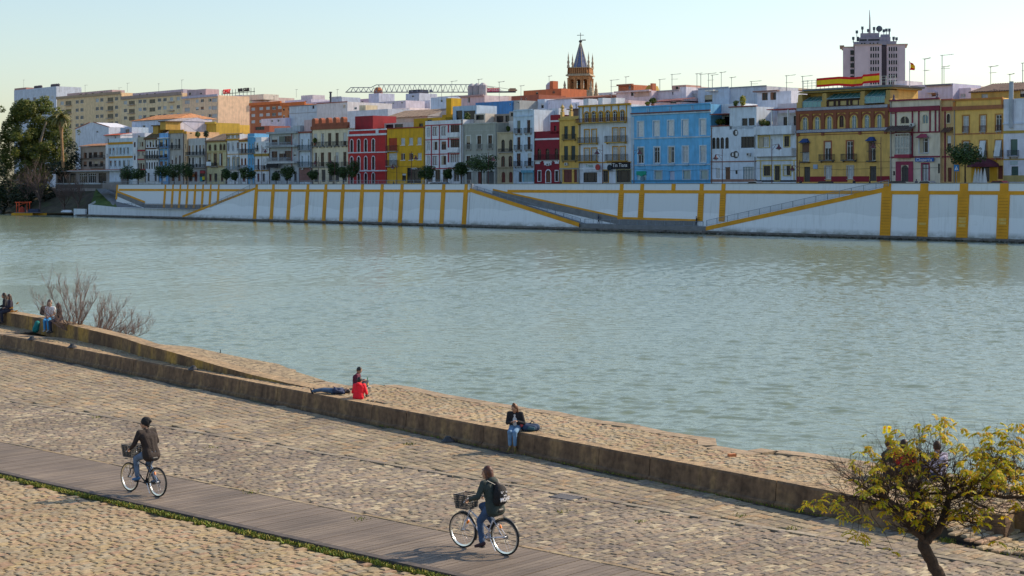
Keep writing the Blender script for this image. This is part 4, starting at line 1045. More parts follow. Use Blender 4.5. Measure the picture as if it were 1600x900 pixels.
LFM = leafmat('yellow_green_leaves', [(.24,.32,.012),(.54,.58,.02),(.74,.64,.02),(.78,.48,.02),(.60,.64,.02),(.78,.36,.025),(.42,.50,.015)], .6)
br_.build('branches', BARK, tree)
lf.build('foliage', LFM, tree)
# ---- bare bush on the water side of the parapet
BT = gp(150, 536, TZ)
bush = thing('bare_bush', 'leafless grey bush with upright twigs behind the parapet at the left', 'bush', BT)
mb = MB(); ends2 = []; rr = random.Random(3); BD = par_at(116, 1.3, 0).y
def bstem(px0, py0, px1, py1, r, dd):
    a = at(px0, py0, BD) - BT; c = at(px1, py1, BD+dd) - BT
    n = 6; pts = []
    for i in range(n+1):
        u = i/n; q = a.lerp(c, u) + Vector((0,0,-.12*sin(pi*u)))*(1 if abs(px1-px0) > 30 else 0) + Vector((rr.uniform(-1,1),rr.uniform(-1,1),0))*.035
        pts.append(q)
    mb.tube(pts, [r*(1-.7*i/n) for i in range(n+1)], n=5)
    for i in range(1, n+1):
        for k in range(3):
            nd = ((pts[i]-pts[i-1]).normalized()*1.1 + Vector((rr.uniform(-1,1), rr.uniform(-1,1), rr.uniform(.0,.9)))*.65).normalized()
            twig(mb, pts[i], nd, rr.uniform(.26,.5), .012*(1-.4*i/n), 2, ends2, rr, up=.6, spread=.65, kids=(3,4))
for a in ((113,520,76,452),(115,520,92,447),(117,520,122,440),(118,521,138,447),(120,521,150,466),(113,520,60,470),(121,522,128,455),(150,530,168,478),(150,530,180,490),(148,530,158,482),(120,522,104,452),(140,527,196,500),(152,531,205,506),(160,533,226,505),(160,534,228,520),(165,535,214,518),(116,520,66,490),(156,532,190,482)):
    bstem(*a, .030, rr.uniform(-.9,.9))
a0 = at(118,522,BD)-BT
for (px, py) in ((118,522),(150,532),(165,537)):
    a = at(px, py, BD)-BT; mb.tube([a+Vector((0,0,-1.6)), a+Vector((0,0,.05))], [.05,.035], n=6)
mb.build('stems', GBARK, bush)
# ---- dry golden leaves at the far left
p = par_at(20, .9, TZ)
tw = thing('dry_plant', 'few dry golden leaves on thin stalks behind the parapet at the left edge', 'plant', p)
mb = MB(); lv = MB()
for (px, py) in ((27,474),(18,481),(20,486),(25,486),(17,487)):
    q = at(px, py, p.y) - p; mb.tube([(0,0,-.3), q*.5+Vector((0,0,.05)), q], [.012,.009,.005], n=4)
    for k in range(3):
        d = Vector((rr.uniform(.3,1),rr.uniform(-.6,.6),rr.uniform(-.2,.7))).normalized()*.10; s_ = Vector((0,.4,.9)).normalized()*.045
        lv.poly([q-d, q+s_, q+d, q-s_])
mb.build('stalks', GBARK, tw); lv.build('dry_leaves', leafmat('dry_gold', [(.50,.22,.03),(.6,.32,.05)], .3), tw)
# ---- tree kinds for the far bank
def crownmb(mb, clumps, n, size, rr, droop=.2):
    tot = sum(c[1].x*c[1].y*c[1].z for c in clumps)
    for c, rad in clumps:
        k = int(n*rad.x*rad.y*rad.z/tot)
        for _ in range(k):
            u = Vector((rr.gauss(0,1), rr.gauss(0,1), rr.gauss(0,1))).normalized()
            r_ = rr.uniform(.35, 1.0)**.5
            r_ *= 1 + .22*mnoise.noise(u*2.2 + c*.37)
            p = c + Vector((u.x*rad.x, u.y*rad.y, u.z*rad.z))*r_
            nrm = (u + Vector((rr.uniform(-1,1), rr.uniform(-1,1), rr.uniform(-1,1)))*.9).normalized()
            a = nrm.cross(Vector((0,0,1)))
            if a.length < .01: a = Vector((1,0,0))
            a.normalize(); b_ = nrm.cross(a); s = size*rr.uniform(.5, 1.4)
            mb.poly([p-a*s*.5, p+b_*s*.45, p+a*s*.5, p-b_*s*.55-Vector((0,0,s*droop))])
G_ORANGE = leafmat('orange_tree_leaves', [(.015,.04,.01),(.035,.075,.016),(.06,.11,.02),(.025,.06,.014)], .2)
G_BIG = leafmat('eucalyptus_leaves', [(.06,.10,.03),(.13,.17,.035),(.24,.25,.05),(.09,.14,.035),(.30,.27,.06)], .45)
G_DARK = leafmat('dark_evergreen', [(.006,.018,.008),(.012,.03,.012),(.02,.045,.012)], .15)
G_SHR = leafmat('terrace_shrub', [(.03,.07,.015),(.06,.12,.02),(.10,.14,.02),(.16,.16,.03)], .2)
G_YEL = leafmat('yellow_shrub', [(.10,.14,.02),(.30,.30,.03),(.40,.36,.05),(.2,.2,.03)], .25)
# ================================================================== THE FAR BANK
P0 = Vector((-115.5, 437.5, 0)); U = Vector((189.7, -205.6, 0)).normalized(); IN = Vector((-U.y, U.x, 0))
if IN.y < 0: IN = -IN
FANG = atan2(U.y, U.x)
def fray(x, o):
    k = (x-CX)/F; Q = P0 + IN*o
    s = (k*Q.y - Q.x)/(U.x - k*U.y); return s, (Q+U*s).y
def fs(x, o): return fray(x, o)[0]
def fz(x, y, o): return CAMZ - (y-HZ)*fray(x, o)[1]/F
def fw(s, o, z): p = P0 + U*s + IN*o; return Vector((p.x, p.y, z))
def ppm(x, o): return F/fray(x, o)[1]
STREET = 6.4
# ground behind the wall, streets
mb = MB()
def fpoly(pts, z, m=0): mb.poly([fw(s, o, z) for s, o in pts], m)
fpoly([(28,6),(360,6),(700,40),(700,900),(28,900)], STREET)
fpoly([(-900,40),(28,40),(28,900),(-900,900)], STREET-.02)
tag(mb.build('town_ground', mat('town_paving', (.22,.20,.18), .9, var=.2)), kind='structure')
mb = MB(); fpoly([(-900,-1500),(-899,-1500),(-899,900),(-900,900)], WATERZ-.5)
WHITEW = mat('river_wall_white', (.66,.70,.74), .85, var=.06, scale=.3, stain=(.40,.43,.46), stain_amt=.55, streak=True, ssc=.35)
OCHRE = mat('river_wall_ochre', (.72,.32,.012), .8, var=.12, scale=1.2, stain=(.30,.14,.01), stain_amt=.5, ssc=.6)
OCHP = mat('pale_ochre_patch', (.66,.42,.10), .8)
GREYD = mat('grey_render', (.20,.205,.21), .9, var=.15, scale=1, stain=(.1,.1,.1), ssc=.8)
QUAYC = mat('low_quay_concrete', (.17,.155,.14), .9, var=.3, scale=.8, stain=(.05,.05,.045), stain_amt=.8, ssc=.5)
m, nt, b = nodemat('river_wall_render'); WALLM = m; b.inputs['Roughness'].default_value = .85
g = nt.nodes.new('ShaderNodeNewGeometry'); sp = nt.nodes.new('ShaderNodeSeparateXYZ'); L(nt, g.outputs['Position'], sp.inputs[0])
def nz(sc, mpv, d=6):
    mp = nt.nodes.new('ShaderNodeMapping'); mp.inputs['Scale'].default_value = mpv; n = nt.nodes.new('ShaderNodeTexNoise'); n.inputs['Scale'].default_value = sc; n.inputs['Detail'].default_value = d; n.inputs['Roughness'].default_value = .62
    L(nt, g.outputs['Position'], mp.inputs[0]); L(nt, mp.outputs[0], n.inputs['Vector']); return n.outputs['Fac']
def mrange(i, a, b_, c, d):
    r = nt.nodes.new('ShaderNodeMapRange'); r.inputs[1].default_value=a; r.inputs[2].default_value=b_; r.inputs[3].default_value=c; r.inputs[4].default_value=d; L(nt, i, r.inputs[0]); return r.outputs[0]
def mth(op, a, b_):
    x = nt.nodes.new('ShaderNodeMath'); x.operation = op
    for k, v_ in ((0, a), (1, b_)):
        if isinstance(v_, (int, float)): x.inputs[k].default_value = v_
        else: L(nt, v_, x.inputs[k])
    return x.outputs[0]
low = mth('LESS_THAN', mth('ADD', sp.outputs['Z'], mrange(nz(.12,(1,1,0.01),1), .3, .7, -.5, .5)), 2.3)
mx = nt.nodes.new('ShaderNodeMix'); mx.data_type='RGBA'; mx.inputs['A'].default_value=(.72,.75,.78,1); mx.inputs['B'].default_value=(.82,.85,.88,1); L(nt, low, mx.inputs['Factor'])
streak = mth('MULTIPLY', mrange(nz(1.1,(2.2,2.2,.12)), .5, .75, 0, .38), mrange(nz(.09,(1,1,1),2), .42, .6, .15, 1))
m2 = nt.nodes.new('ShaderNodeMix'); m2.data_type='RGBA'; m2.inputs['B'].default_value=(.36,.37,.36,1); L(nt, mx.outputs['Result'], m2.inputs['A']); L(nt, streak, m2.inputs['Factor'])
tide = mth('MULTIPLY', mrange(sp.outputs['Z'], -.7, .25, 1, 0), mrange(nz(.5,(1,1,2)), .35, .6, .2, .9))
m3 = nt.nodes.new('ShaderNodeMix'); m3.data_type='RGBA'; m3.inputs['B'].default_value=(.20,.21,.17,1); L(nt, m2.outputs['Result'], m3.inputs['A']); L(nt, tide, m3.inputs['Factor'])
blot = mrange(nz(.35,(1,1,1.5)), .62, .70, 0, .22)
m4 = nt.nodes.new('ShaderNodeMix'); m4.data_type='RGBA'; m4.inputs['B'].default_value=(.55,.57,.57,1); L(nt, m3.outputs['Result'], m4.inputs['A']); L(nt, blot, m4.inputs['Factor'])
L(nt, m4.outputs['Result'], b.inputs['Base Color'])
# local frame of the bank: x = along, y = inland, z = up
wall = thing('river_wall', 'long white embankment wall with ochre bands and pilasters across the river', 'wall', fw(0,0,0), FANG)
def S(x, o=0): return fs(x, o)
TOPZ = 7.42
s395, s735, s905, s1100, s1388 = S(398), S(732), S(905), S(1103), S(1387)
s180, s765 = S(180, 4.5), S(765, 2.5)
send = S(1700)
W = MB(); O = MB(); OP = MB(); G = MB(); CPg = MB()
BAT = .65                                               # batter
def wallseg(s0, s1, z0, z1, o0, mbx, prd=0.0, zr=(-.7, TOPZ)):
    f = lambda z: o0 + BAT*(z-zr[0])/(zr[1]-zr[0]) - prd
    mbx.poly([(s0,f(z0),z0),(s1,f(z0),z0),(s1,f(z1),z1),(s0,f(z1),z1)])
    if prd:
        mbx.poly([(s0,f(z0),z0),(s0,f(z1),z1),(s0,f(z1)+prd,z1),(s0,f(z0)+prd,z0)])
        mbx.poly([(s1,f(z0),z0),(s1,f(z0)+prd,z0),(s1,f(z1)+prd,z1),(s1,f(z1),z1)])
        mbx.poly([(s0,f(z0),z0),(s0,f(z0)+prd,z0),(s1,f(z0)+prd,z0),(s1,f(z0),z0)])
        mbx.poly([(s0,f(z1),z1),(s1,f(z1),z1),(s1,f(z1)+prd,z1),(s0,f(z1)+prd,z1)])
# front faces
for a, c in ((s395, s735), (s1388, send)):
    wallseg(a, c, -.7, TOPZ, 0, W)
BZ0, BZ1 = 5.75, 6.3                                     # ochre band
def band(a, c, o0=0): wallseg(a, c, BZ0, BZ1, o0, O, .07)
band(s395, s735); band(s1388, send)
# pilasters (photo columns at their foot)
pil = [398,424,450,478,506,533,563,594,625,658,690,725, 1383,1441,1503,1566,1630]
for i, x in enumerate(pil):
    s = S(x); hw = .62 if x < 1000 else .95
    wallseg(s-hw, s+hw, -.7, BZ0-.002, 0, O, .13); wallseg(s-hw*.72, s+hw*.72, BZ1+.002, TOPZ, 0, O, .11)
    wallseg(s-hw, s+hw, BZ0, BZ1, 0, O, .12)
    for k in range(13):                                 # joints of the pilaster blocks
        z = -.3 + k*.46
        if x > 1000: wallseg(s-hw*.8, s+hw*.8, z, z+.05, 0, OP, .145)
for (x, z0, z1) in ((1441,1.1,1.45),(1503,.9,1.35),(1503,1.5,1.9),(1503,2.0,2.35),(1566,1.4,1.8),(1566,1.9,2.3)):
    wallseg(S(x)-.6, S(x)+.6, z0, z1, 0, CPg, .16)
# recessed walls
RZ0 = {0: 1.3, 1: -.2}
wallseg(s180, S(402,4.5), 1.2, TOPZ, 4.5, W); wallseg(s765-6, S(1392,2.5), -.2, TOPZ, 2.5, W)
wallseg(s180+1, S(400,4.5), BZ0, BZ1, 4.5, O, .07)
wallseg(s180-.3, s180+.5, 3.4, TOPZ, 4.5, O, .1)
wallseg(S(790,2.5), S(1392,2.5), BZ0, BZ1, 2.5, O, .07)
for x in (258,270,281.5,293,305,317,329,341.5):
    s = S(x, 5); wallseg(s-.45, s+.45, 1.4, BZ0-.002, 4.5, O, .12); wallseg(s-.3, s+.3, BZ1+.002, TOPZ, 4.5, O, .1)
for x in (971,1003,1096,1130):
    s = S(x, 3); wallseg(s-.62, s+.62, .9, BZ0-.002, 2.5, O, .12); wallseg(s-.42, s+.42, BZ1+.002, TOPZ, 2.5, O, .1)
    for k in range(11): wallseg(s-.5, s+.5, 1.1+k*.42, 1.15+k*.42, 2.5, OP, .135)
s = S(1052, 3); wallseg(s-.45, s+.45, BZ1+.002, TOPZ, 2.5, O, .1)
# diagonal strips on the recessed walls and grey dado below them
def diag(sa, za, sb, zb, o0, th, mbx, prd, below=None):
    f = lambda z: o0 + BAT*(z+.7)/(TOPZ+.7) - prd
    mbx.poly([(sa,f(za-th),za-th),(sb,f(zb-th),zb-th),(sb,f(zb),zb),(sa,f(za),za)])
    mbx.poly([(sa,f(za),za),(sb,f(zb),zb),(sb,f(zb)+prd,zb),(sa,f(za)+prd,za)])
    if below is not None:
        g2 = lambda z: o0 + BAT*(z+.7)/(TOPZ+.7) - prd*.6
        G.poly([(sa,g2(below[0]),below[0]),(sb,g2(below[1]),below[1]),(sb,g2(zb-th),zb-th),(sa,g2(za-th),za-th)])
diag(S(182,5), 5.9, S(228,5), 3.0, 4.5, .45, O, .09, (4.4, 1.2)); diag(S(228,5), 2.2, S(330,5), 2.3, 4.5, .03, O, .02, (1.2,1.2))
diag(S(770,3), 6.5, S(975,3), 1.35, 2.5, .32, O, .09, (4.9, -.2)); diag(S(975,3), 1.35, S(1092,3), 1.2, 2.5, .4, O, .09, (-.2,-.2))
# ramp blocks in front: white triangle, ochre coping
def ramp(sa, za, sb, zb, o0, o1, th=.7, base=-.7):
    f = lambda z, d=0: o0 - d + BAT*(z+.7)/(TOPZ+.7)
    W.poly([(sa,f(base),base),(sb,f(base),base),(sb,f(zb-th),zb-th),(sa,f(za-th),za-th)])
    O.poly([(sa,f(za-th,.06),za-th),(sb,f(zb-th,.06),zb-th),(sb,f(zb,.06),zb),(sa,f(za,.06),za)])
    O.poly([(sa,f(za,.06),za),(sb,f(zb,.06),zb),(sb,f(zb)+.35,zb),(sa,f(za)+.35,za)])
    O.poly([(sa,f(za-th,.06),za-th),(sa,f(za-th),za-th),(sb,f(zb-th),zb-th),(sb,f(zb-th,.06),zb-th)])
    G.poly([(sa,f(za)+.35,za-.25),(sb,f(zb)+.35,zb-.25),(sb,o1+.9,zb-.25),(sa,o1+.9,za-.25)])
ramp(s735-.2, 6.6, s905, .1, 0, 3.0); ramp(s1100, .05, s1388, 7.0, 0, 3.0); ramp(S(285), -.35, s395, 6.9, 0, 5.0, .55)
# landing
zL = .0
G.poly([(s905-1,.3,zL),(s1100+2,.3,zL),(s1100+2,3.2,zL),(s905-1,3.2,zL)]); G.poly([(s905-1,.3,-.9),(s1100+2,.3,-.9),(s1100+2,.3,zL),(s905-1,.3,zL)])
# caps of the wall
def cape(a, c, o0): 
    o_ = o0+BAT
    CPg2.box(a, c, o_-.08, o_+.38, TOPZ+.001, TOPZ+.10)
CPg2 = MB(); cape(s395-.3, s735+.3, 0); cape(s1388-.6, send, 0); cape(s180-.4, S(402,4.5), 4.5); cape(s765-1, s1388-.6, 2.5)
# backing of the wall
BK = MB()
for a, c, o_ in ((s395, s735, 1.05), (s1388, send, 1.05), (s180, s395, 5.55), (s765-1, s1388, 3.55)):
    BK.box(a, c, o_, o_+.3, 5.9, TOPZ)
SF = MB(); SF.poly([(S(165,10),5.6,STREET-.01),(send,3.5,STREET-.01),(send,9,STREET-.01),(S(165,10),9,STREET-.01)])
for n_, mm, mt in (('white_render', W, WALLM), ('ochre_bands', O, OCHRE), ('pilaster_joints', OP, mat('ochre_joint', (.33,.15,.012), .85)), ('pale_patches', CPg, OCHP), ('grey_dado', G, GREYD), ('wall_coping', CPg2, GREYD), ('wall_back', BK, WHITEW)):
    mm.build(n_, mt, wall)
SF.build('promenade', GREYD).parent = None
pr = bpy.data.objects['promenade']; pr.location = fw(0,0,0); pr.rotation_euler = (0,0,FANG); tag(pr, kind='structure')
# pillars as parts already inside bands; railings
def railing(sa, za, sb, zb, o0, h, label, step=.16, post=2.2):
    n = max(1, int(abs(sb-sa)/post)); t = thing('railing', label, 'railing', fw(sa, o0, 0), FANG)
    a = MB(); L_ = sb-sa
    Z_ = lambda s: za+(zb-za)*s/L_
    for i in range(n+1): s = L_*i/n; a.box(s-.035, s+.035, -.035, .035, Z_(s), Z_(s)+h)
    a.build('posts', GREYIRON, t); a = MB()
    a.tube([(0,0,Z_(0)+h),(L_,0,Z_(L_)+h)], .035, n=4); a.tube([(0,0,Z_(0)+.12),(L_,0,Z_(L_)+.12)], .02, n=4)
    k = int(L_/step)
    for i in range(k): s = L_*(i+.5)/k; a.box(s-.009, s+.009, -.009, .009, Z_(s)+.1, Z_(s)+h)
    a.build('rail_bars', GREYIRON, t)
railing(s1100, .1, s1388, 7.0, .2, 1.0, 'thin grey railing climbing the right-hand stair of the embankment wall')
railing(S(320), 1.0, s395, 6.9, .2, 1.0, 'thin grey railing climbing the left-hand stair of the embankment wall')
railing(s735, 6.5, s905, .05, .35, .9, 'thin railing running down the ramp left of the river landing')
railing(s905+1, 0, s1100-1, 0, .45, .9, 'low railing on the river landing between ramp and stair', step=.4)
railing(S(186,6), TOPZ+.1, S(735,1.2), TOPZ+.1, 1.25, .75, 'long grey promenade railing above the left part of the embankment wall', step=.35, post=3)
railing(S(184,5), 1.3, S(330,5), 1.3, 4.2, 1.1, 'grey railing on the lower terrace left of the first stair', step=.3)
# low quay at the water
mb = MB()
LQ0 = S(100); s = S(128); rr = random.Random(4)
while s < send:
    l = rr.uniform(2.5, 4.5); d_ = rr.uniform(-.1,.1)
    mb.box(s, s+l-.06, -1.9+d_, .5, -.98, -.70+rr.uniform(-.03,.03)); mb.box(s, s+l-.2, -1.5+d_, .5, -1.4, -.98)
    s += l
q = mb.build('low_quay', QUAYC, None, loc=fw(0,0,0), rotz=FANG); tag(q, kind='structure')
mb = MB()
for _ in range(520):
    s = rr.uniform(S(150), send); r_ = rr.uniform(.08,.28)
    M = Matrix.Rotation(rr.uniform(0,6),3,'Z') @ Matrix.Rotation(rr.uniform(0,2),3,'X')
    mb.ball((s, -1.95-rr.uniform(0,.45), -1.12+rr.uniform(-.05,.1)), r_*1.5, r_, r_*.6, n=5, k=3, M=M)
q = mb.build('quay_rubble', mat('rubble', (.10,.095,.085), .9, var=.5, scale=3), None, loc=fw(0,0,0), rotz=FANG); tag(q, kind='stuff')
# left: low white wall, terrace and grass bank
lw2 = thing('low_white_wall', 'low white wall along the water left of the first stair', 'wall', fw(0,0,0), FANG)
mb = MB()
segs = [(S(138), -.0, 2.0), (S(150), -.4, 1.9), (S(178), -.1, 1.45), (S(230), .6, 1.3), (S(285), .9, 1.25), (S(324), .95, 1.22)]
def strip(mb_, sg, z0, th):
    for i in range(len(sg)-1):
        (a, oa, za), (c, oc, zc) = sg[i], sg[i+1]
        mb_.poly([(a,oa,z0),(c,oc,z0),(c,oc,zc),(a,oa,za)]); mb_.poly([(a,oa,za),(c,oc,zc),(c,oc+th,zc),(a,oa+th,za)])
strip(mb, segs, -.7, .4)
a, oa, za = segs[0]; mb.poly([(a,oa,-.7),(a,oa,za),(a-.6,oa+2.5,3.0),(a-.6,oa+2.5,-.7)])
mb.build('wall_face', WHITEW, lw2)
mb = MB(); mb.poly([(S(176),0,1.2),(S(330),0,1.2),(S(330,5.2),5.2,1.2),(S(176,5.2),5.2,1.2)])
mb.poly([(S(178),.4,1.25),(S(178)+8,5.2,1.22),(S(166,12),12,6.3),(S(166,12)-6,12,6.3)])
tag(mb.build('lower_terrace', GREYD, None, loc=fw(0,0,0), rotz=FANG), kind='structure')
def slope(name, pts, m, kind='structure', bumps=.25, n=26):
    """pts: four corners (s,o,z); subdivided sheet"""
    A, B_, C_, D_ = [Vector((p[0],p[1],p[2])) for p in pts]; mb = MB()
    g_ = [[None]*(n+1) for _ in range(n+1)]
    for i in range(n+1):
        for j in range(n+1):
            u, v = i/n, j/n; p = (A.lerp(B_, u)).lerp(D_.lerp(C_, u), v)
            e_ = min(u,1-u,v,1-v)*4
            p.z += bumps*mnoise.noise(p*.35)*min(1, e_); g_[i][j] = p
    for i in range(n):
        for j in range(n): mb.poly([g_[i][j], g_[i+1][j], g_[i+1][j+1], g_[i][j+1]])
    return tag(mb.build(name, m, None, loc=fw(0,0,0), rotz=FANG, smooth=True), kind=kind)
GRB = mat('bank_grass', (.05,.10,.012), .9, var=.35, scale=.8, stain=(.16,.17,.02), stain_amt=.7, ssc=.5)
DRT = mat('bank_earth', (.07,.06,.04), .95, var=.4, scale=.5, stain=(.05,.075,.02), stain_amt=.8, ssc=.25)
slope('grass_bank', [(S(139),.4,1.7),(S(180),.6,1.4),(S(168,14),14,6.3),(S(150,14),14,6.35)], GRB)
slope('earth_bank', [(S(-260),4,-1.3),(S(139),2.0,-.6),(S(150,14)+2,15,6.3),(S(-260),22,6.4)], DRT, bumps=.8)
slope('earth_bank', [(S(-260),21.5,6.35),(S(150,14)+2,14.8,6.25),(30,60,6.42),(S(-260),60,6.42)], DRT, bumps=.2)
tag(MB().build('x', DRT)) if False else None
# ================================================================== HOUSES OF THE FAR BANK
def holes_wall(mb, s0, s1, z0, z1, holes, m=0, y=0.0, dep=.28):
    hs = [(max(s0,a), min(s1,b), max(z0,c), min(z1,d)) for a, b, c, d in holes if b > s0 and a < s1 and d > z0 and c < z1]
    xs = sorted(set([s0, s1]+[h[0] for h in hs]+[h[1] for h in hs])); zs = sorted(set([z0, z1]+[h[2] for h in hs]+[h[3] for h in hs]))
    for j in range(len(zs)-1):
        if zs[j+1]-zs[j] < 1e-4: continue
        run = None; zc = (zs[j]+zs[j+1])/2
        for i in range(len(xs)-1):
            xc = (xs[i]+xs[i+1])/2
            hole = any(h[0] < xc < h[1] and h[2] < zc < h[3] for h in hs)
            if not hole:
                if run is None: run = xs[i]
            if (hole or i == len(xs)-2) and run is not None:
                e = xs[i] if hole else xs[i+1]
                mb.poly([(run,y,zs[j]),(e,y,zs[j]),(e,y,zs[j+1]),(run,y,zs[j+1])], m); run = None
    for a, b, c, d in hs:
        mb.poly([(a,y,c),(a,y+dep,c),(a,y+dep,d),(a,y,d)], m); mb.poly([(b,y,c),(b,y,d),(b,y+dep,d),(b,y+dep,c)], m)
        mb.poly([(a,y,d),(a,y+dep,d),(b,y+dep,d),(b,y,d)], m); mb.poly([(a,y,c),(b,y,c),(b,y+dep,c),(a,y+dep,c)], m)
WOODR = mat('red_brown_wood', (.14,.028,.02), .6); WOOD = mat('brown_wood', (.15,.065,.03), .6)
WHF = mat('white_frame', (.62,.64,.66), .5); BLINDS = [mat('roller_blind', c_, .8) for c_ in ((.50,.50,.48),(.42,.36,.26),(.16,.18,.15),(.56,.57,.58),(.20,.10,.06))]; DKF = mat('dark_frame', (.04,.035,.035), .5)
def opening(par, a, b, c, d, kind='g', fr='w', sur=None, arch=False, wallcol=None, sill=None, R_=None, y0=0.0, name='window'):
    """a window or door filling the hole a..b, c..d (local x, z)"""
    R_ = R_ or R
    FR = {'w': WHF, 'd': DKF, 'r': WOODR, 'b': WOOD, 'i': IRON}.get(fr) or plaster(fr)
    mats = [FR, GLASS, None, None, None]; mb = MB(); yp = y0+.17
    w_ = b-a; h_ = d-c; fw_ = min(.09, w_*.14)
    mats[2] = plaster(sur) if sur else FR; mats[3] = plaster(wallcol) if wallcol else FR
    pane = 1
    if kind == 'c': mats[1] = CURTAIN
    elif kind == 't': mats[1] = GLASSB
    elif kind == 'm': mats[1] = CURTAIN if R_.random() < .35 else GLASS
    if kind in ('s', 'door'):                      # louvred shutter / plank door
        mats[1] = FR
        mb.poly([(a,yp,c),(b,yp,c),(b,yp,d),(a,yp,d)], 0)
        n = max(3, int(h_/.16)) if kind == 's' else 3
        for i in range(n):
            z = c + h_*(i+.2)/n; mb.box(a+fw_, b-fw_, yp-.03, yp-.001, z, z+h_/n*.62, 0)
        mb.box(a+w_/2-.03, a+w_/2+.03, yp-.05, yp-.031, c, d, 0)
    else:
        mb.poly([(a,yp,c),(b,yp,c),(b,yp,d),(a,yp,d)], 1)
        for (p, q, r, s) in ((a,a+fw_,c,d),(b-fw_,b,c,d),(a+fw_,b-fw_,c,c+fw_),(a+fw_,b-fw_,d-fw_,d)): mb.box(p,q,yp-.06,yp-.002,r,s,0)
        if w_ > .8 and kind != 'v': mb.box(a+w_/2-.045,a+w_/2+.045,yp-.062,yp-.003,c+fw_,d-fw_,0)
        if h_ > 2 and kind != 'v': mb.box(a+fw_,b-fw_,yp-.055,yp-.004,d-h_*.25-.03,d-h_*.25+.03,0)
        if w_ > 2.2:
            for u in (.25,.75): mb.box(a+w_*u-.035,a+w_*u+.035,yp-.06,yp-.003,c+fw_,d-fw_,0)
    if kind in ('g', 'm') and name == 'window' and not arch and w_ < 2.6:
        u = R_.random()
        if u < .38:
            zb_ = d - h_*R_.choice((.25,.35,.5,.65)); mb.box(a+fw_*.5, b-fw_*.5, yp-.10, yp-.066, zb_, d-.01, 4); BLD = R_.choice(BLINDS)
        elif u < .55:
            mb.box(a-w_*.0+.02, a+w_*.42, yp-.13, yp-.07, c+.03, d-.03, 4); BLD = R_.choice(BLINDS)
        else: BLD = FR
        mats[4] = BLD
    if arch:
        r = w_/2; cx = (a+b)/2; zc = d-r; N = 6
        for sg in (-1, 1):
            arc = [(cx+sg*r*cos(pi/2*i/N), zc+r*sin(pi/2*i/N)) for i in range(N+1)]
            P = [(cx+sg*r, d)] + arc
            mb.poly([(x, y0+.0, z) for x, z in P], 3); mb.poly([(x, y0+.16, z) for x, z in P], 3)
            for i in range(N): mb.poly([(arc[i][0],y0,arc[i][1]),(arc[i+1][0],y0,arc[i+1][1]),(arc[i+1][0],y0+.16,arc[i+1][1]),(arc[i][0],y0+.16,arc[i][1])], 3)
    if sur:
        t = min(.22, w_*.2); yf = y0-.05
        if arch:
            r = w_/2; cx = (a+b)/2; zc = d-r; N = 10
            mb.box(a-t,a,yf,y0-.002,c-t*.5,zc,2); mb.box(b,b+t,yf,y0-.002,c-t*.5,zc,2)
            for i in range(N):
                a0, a1 = pi*i/N, pi*(i+1)/N
                q = [(cx+cos(a0)*r,zc+sin(a0)*r),(cx+cos(a0)*(r+t),zc+sin(a0)*(r+t)),(cx+cos(a1)*(r+t),zc+sin(a1)*(r+t)),(cx+cos(a1)*r,zc+sin(a1)*r)]
                mb.poly([(x,yf,z) for x,z in q],2); mb.poly([(q[1][0],yf,q[1][1]),(q[1][0],y0,q[1][1]),(q[2][0],y0,q[2][1]),(q[2][0],yf,q[2][1])],2)
        else:
            mb.box(a-t,a,yf,y0-.002,c-t*.4,d+t,2); mb.box(b,b+t,yf,y0-.002,c-t*.4,d+t,2); mb.box(a,b,yf,y0-.002,d,d+t,2)
        if sill is None: sill = True
    if sill: mb.box(a-.12,b+.12,y0-.12,y0-.002,c-.14,c-.02,2 if sur else 0)
    used = [x if x is not None else FR for x in mats]
    return mb.build(name, used, par)
def balcony(par, a, b, zf, h=1.0, out=.75, style='bars', col=None, y0=0.0, slabcol=None, slab=None):
    slabcol = slabcol or slab
    mb = MB(); mb.box(a, b, y0-out, y0-.003, zf-.16, zf)
    for s in (a+.15, b-.27): mb.prism([(s, zf-.16), (s+.12, zf-.16), (s+.12, zf-.4), (s, zf-.4)], y0-out*.5, y0-.003)
    bo = mb.build('balcony', plaster(slabcol or (.35,.33,.31)), par)
    rb = MB()
    if style == 'bars':
        for (p, q) in (((a,y0-out+.03),(b,y0-out+.03)),((a,y0-out+.03),(a,y0-.01)),((b,y0-out+.03),(b,y0-.01))):
            p3, q3 = Vector((*p, 0)), Vector((*q, 0)); L_ = (q3-p3).length; n = max(2, int(L_/.13))
            for z, r in ((zf+.06,.02),(zf+h,.03),(zf+h*.82,.014)): rb.bar(p3+Vector((0,0,z)), q3+Vector((0,0,z)), r)
            for i in range(n+1): c = p3.lerp(q3, i/n); rb.box(c.x-.012,c.x+.012,c.y-.012,c.y+.012,zf+.05,zf+h)
        rb.build('railing', IRON if col is None else mat('rail_paint', col, .5), bo)
    else:
        rb.box(a,b,y0-out-.06,y0-out+.06,zf-.3,zf+h); rb.box(a-.002,a+.1,y0-out+.06,y0-.004,zf-.3,zf+h); rb.box(b-.1,b+.002,y0-out+.06,y0-.004,zf-.3,zf+h)
        rb.build('parapet', plaster(col or (.7,.7,.7)), bo)
    return bo
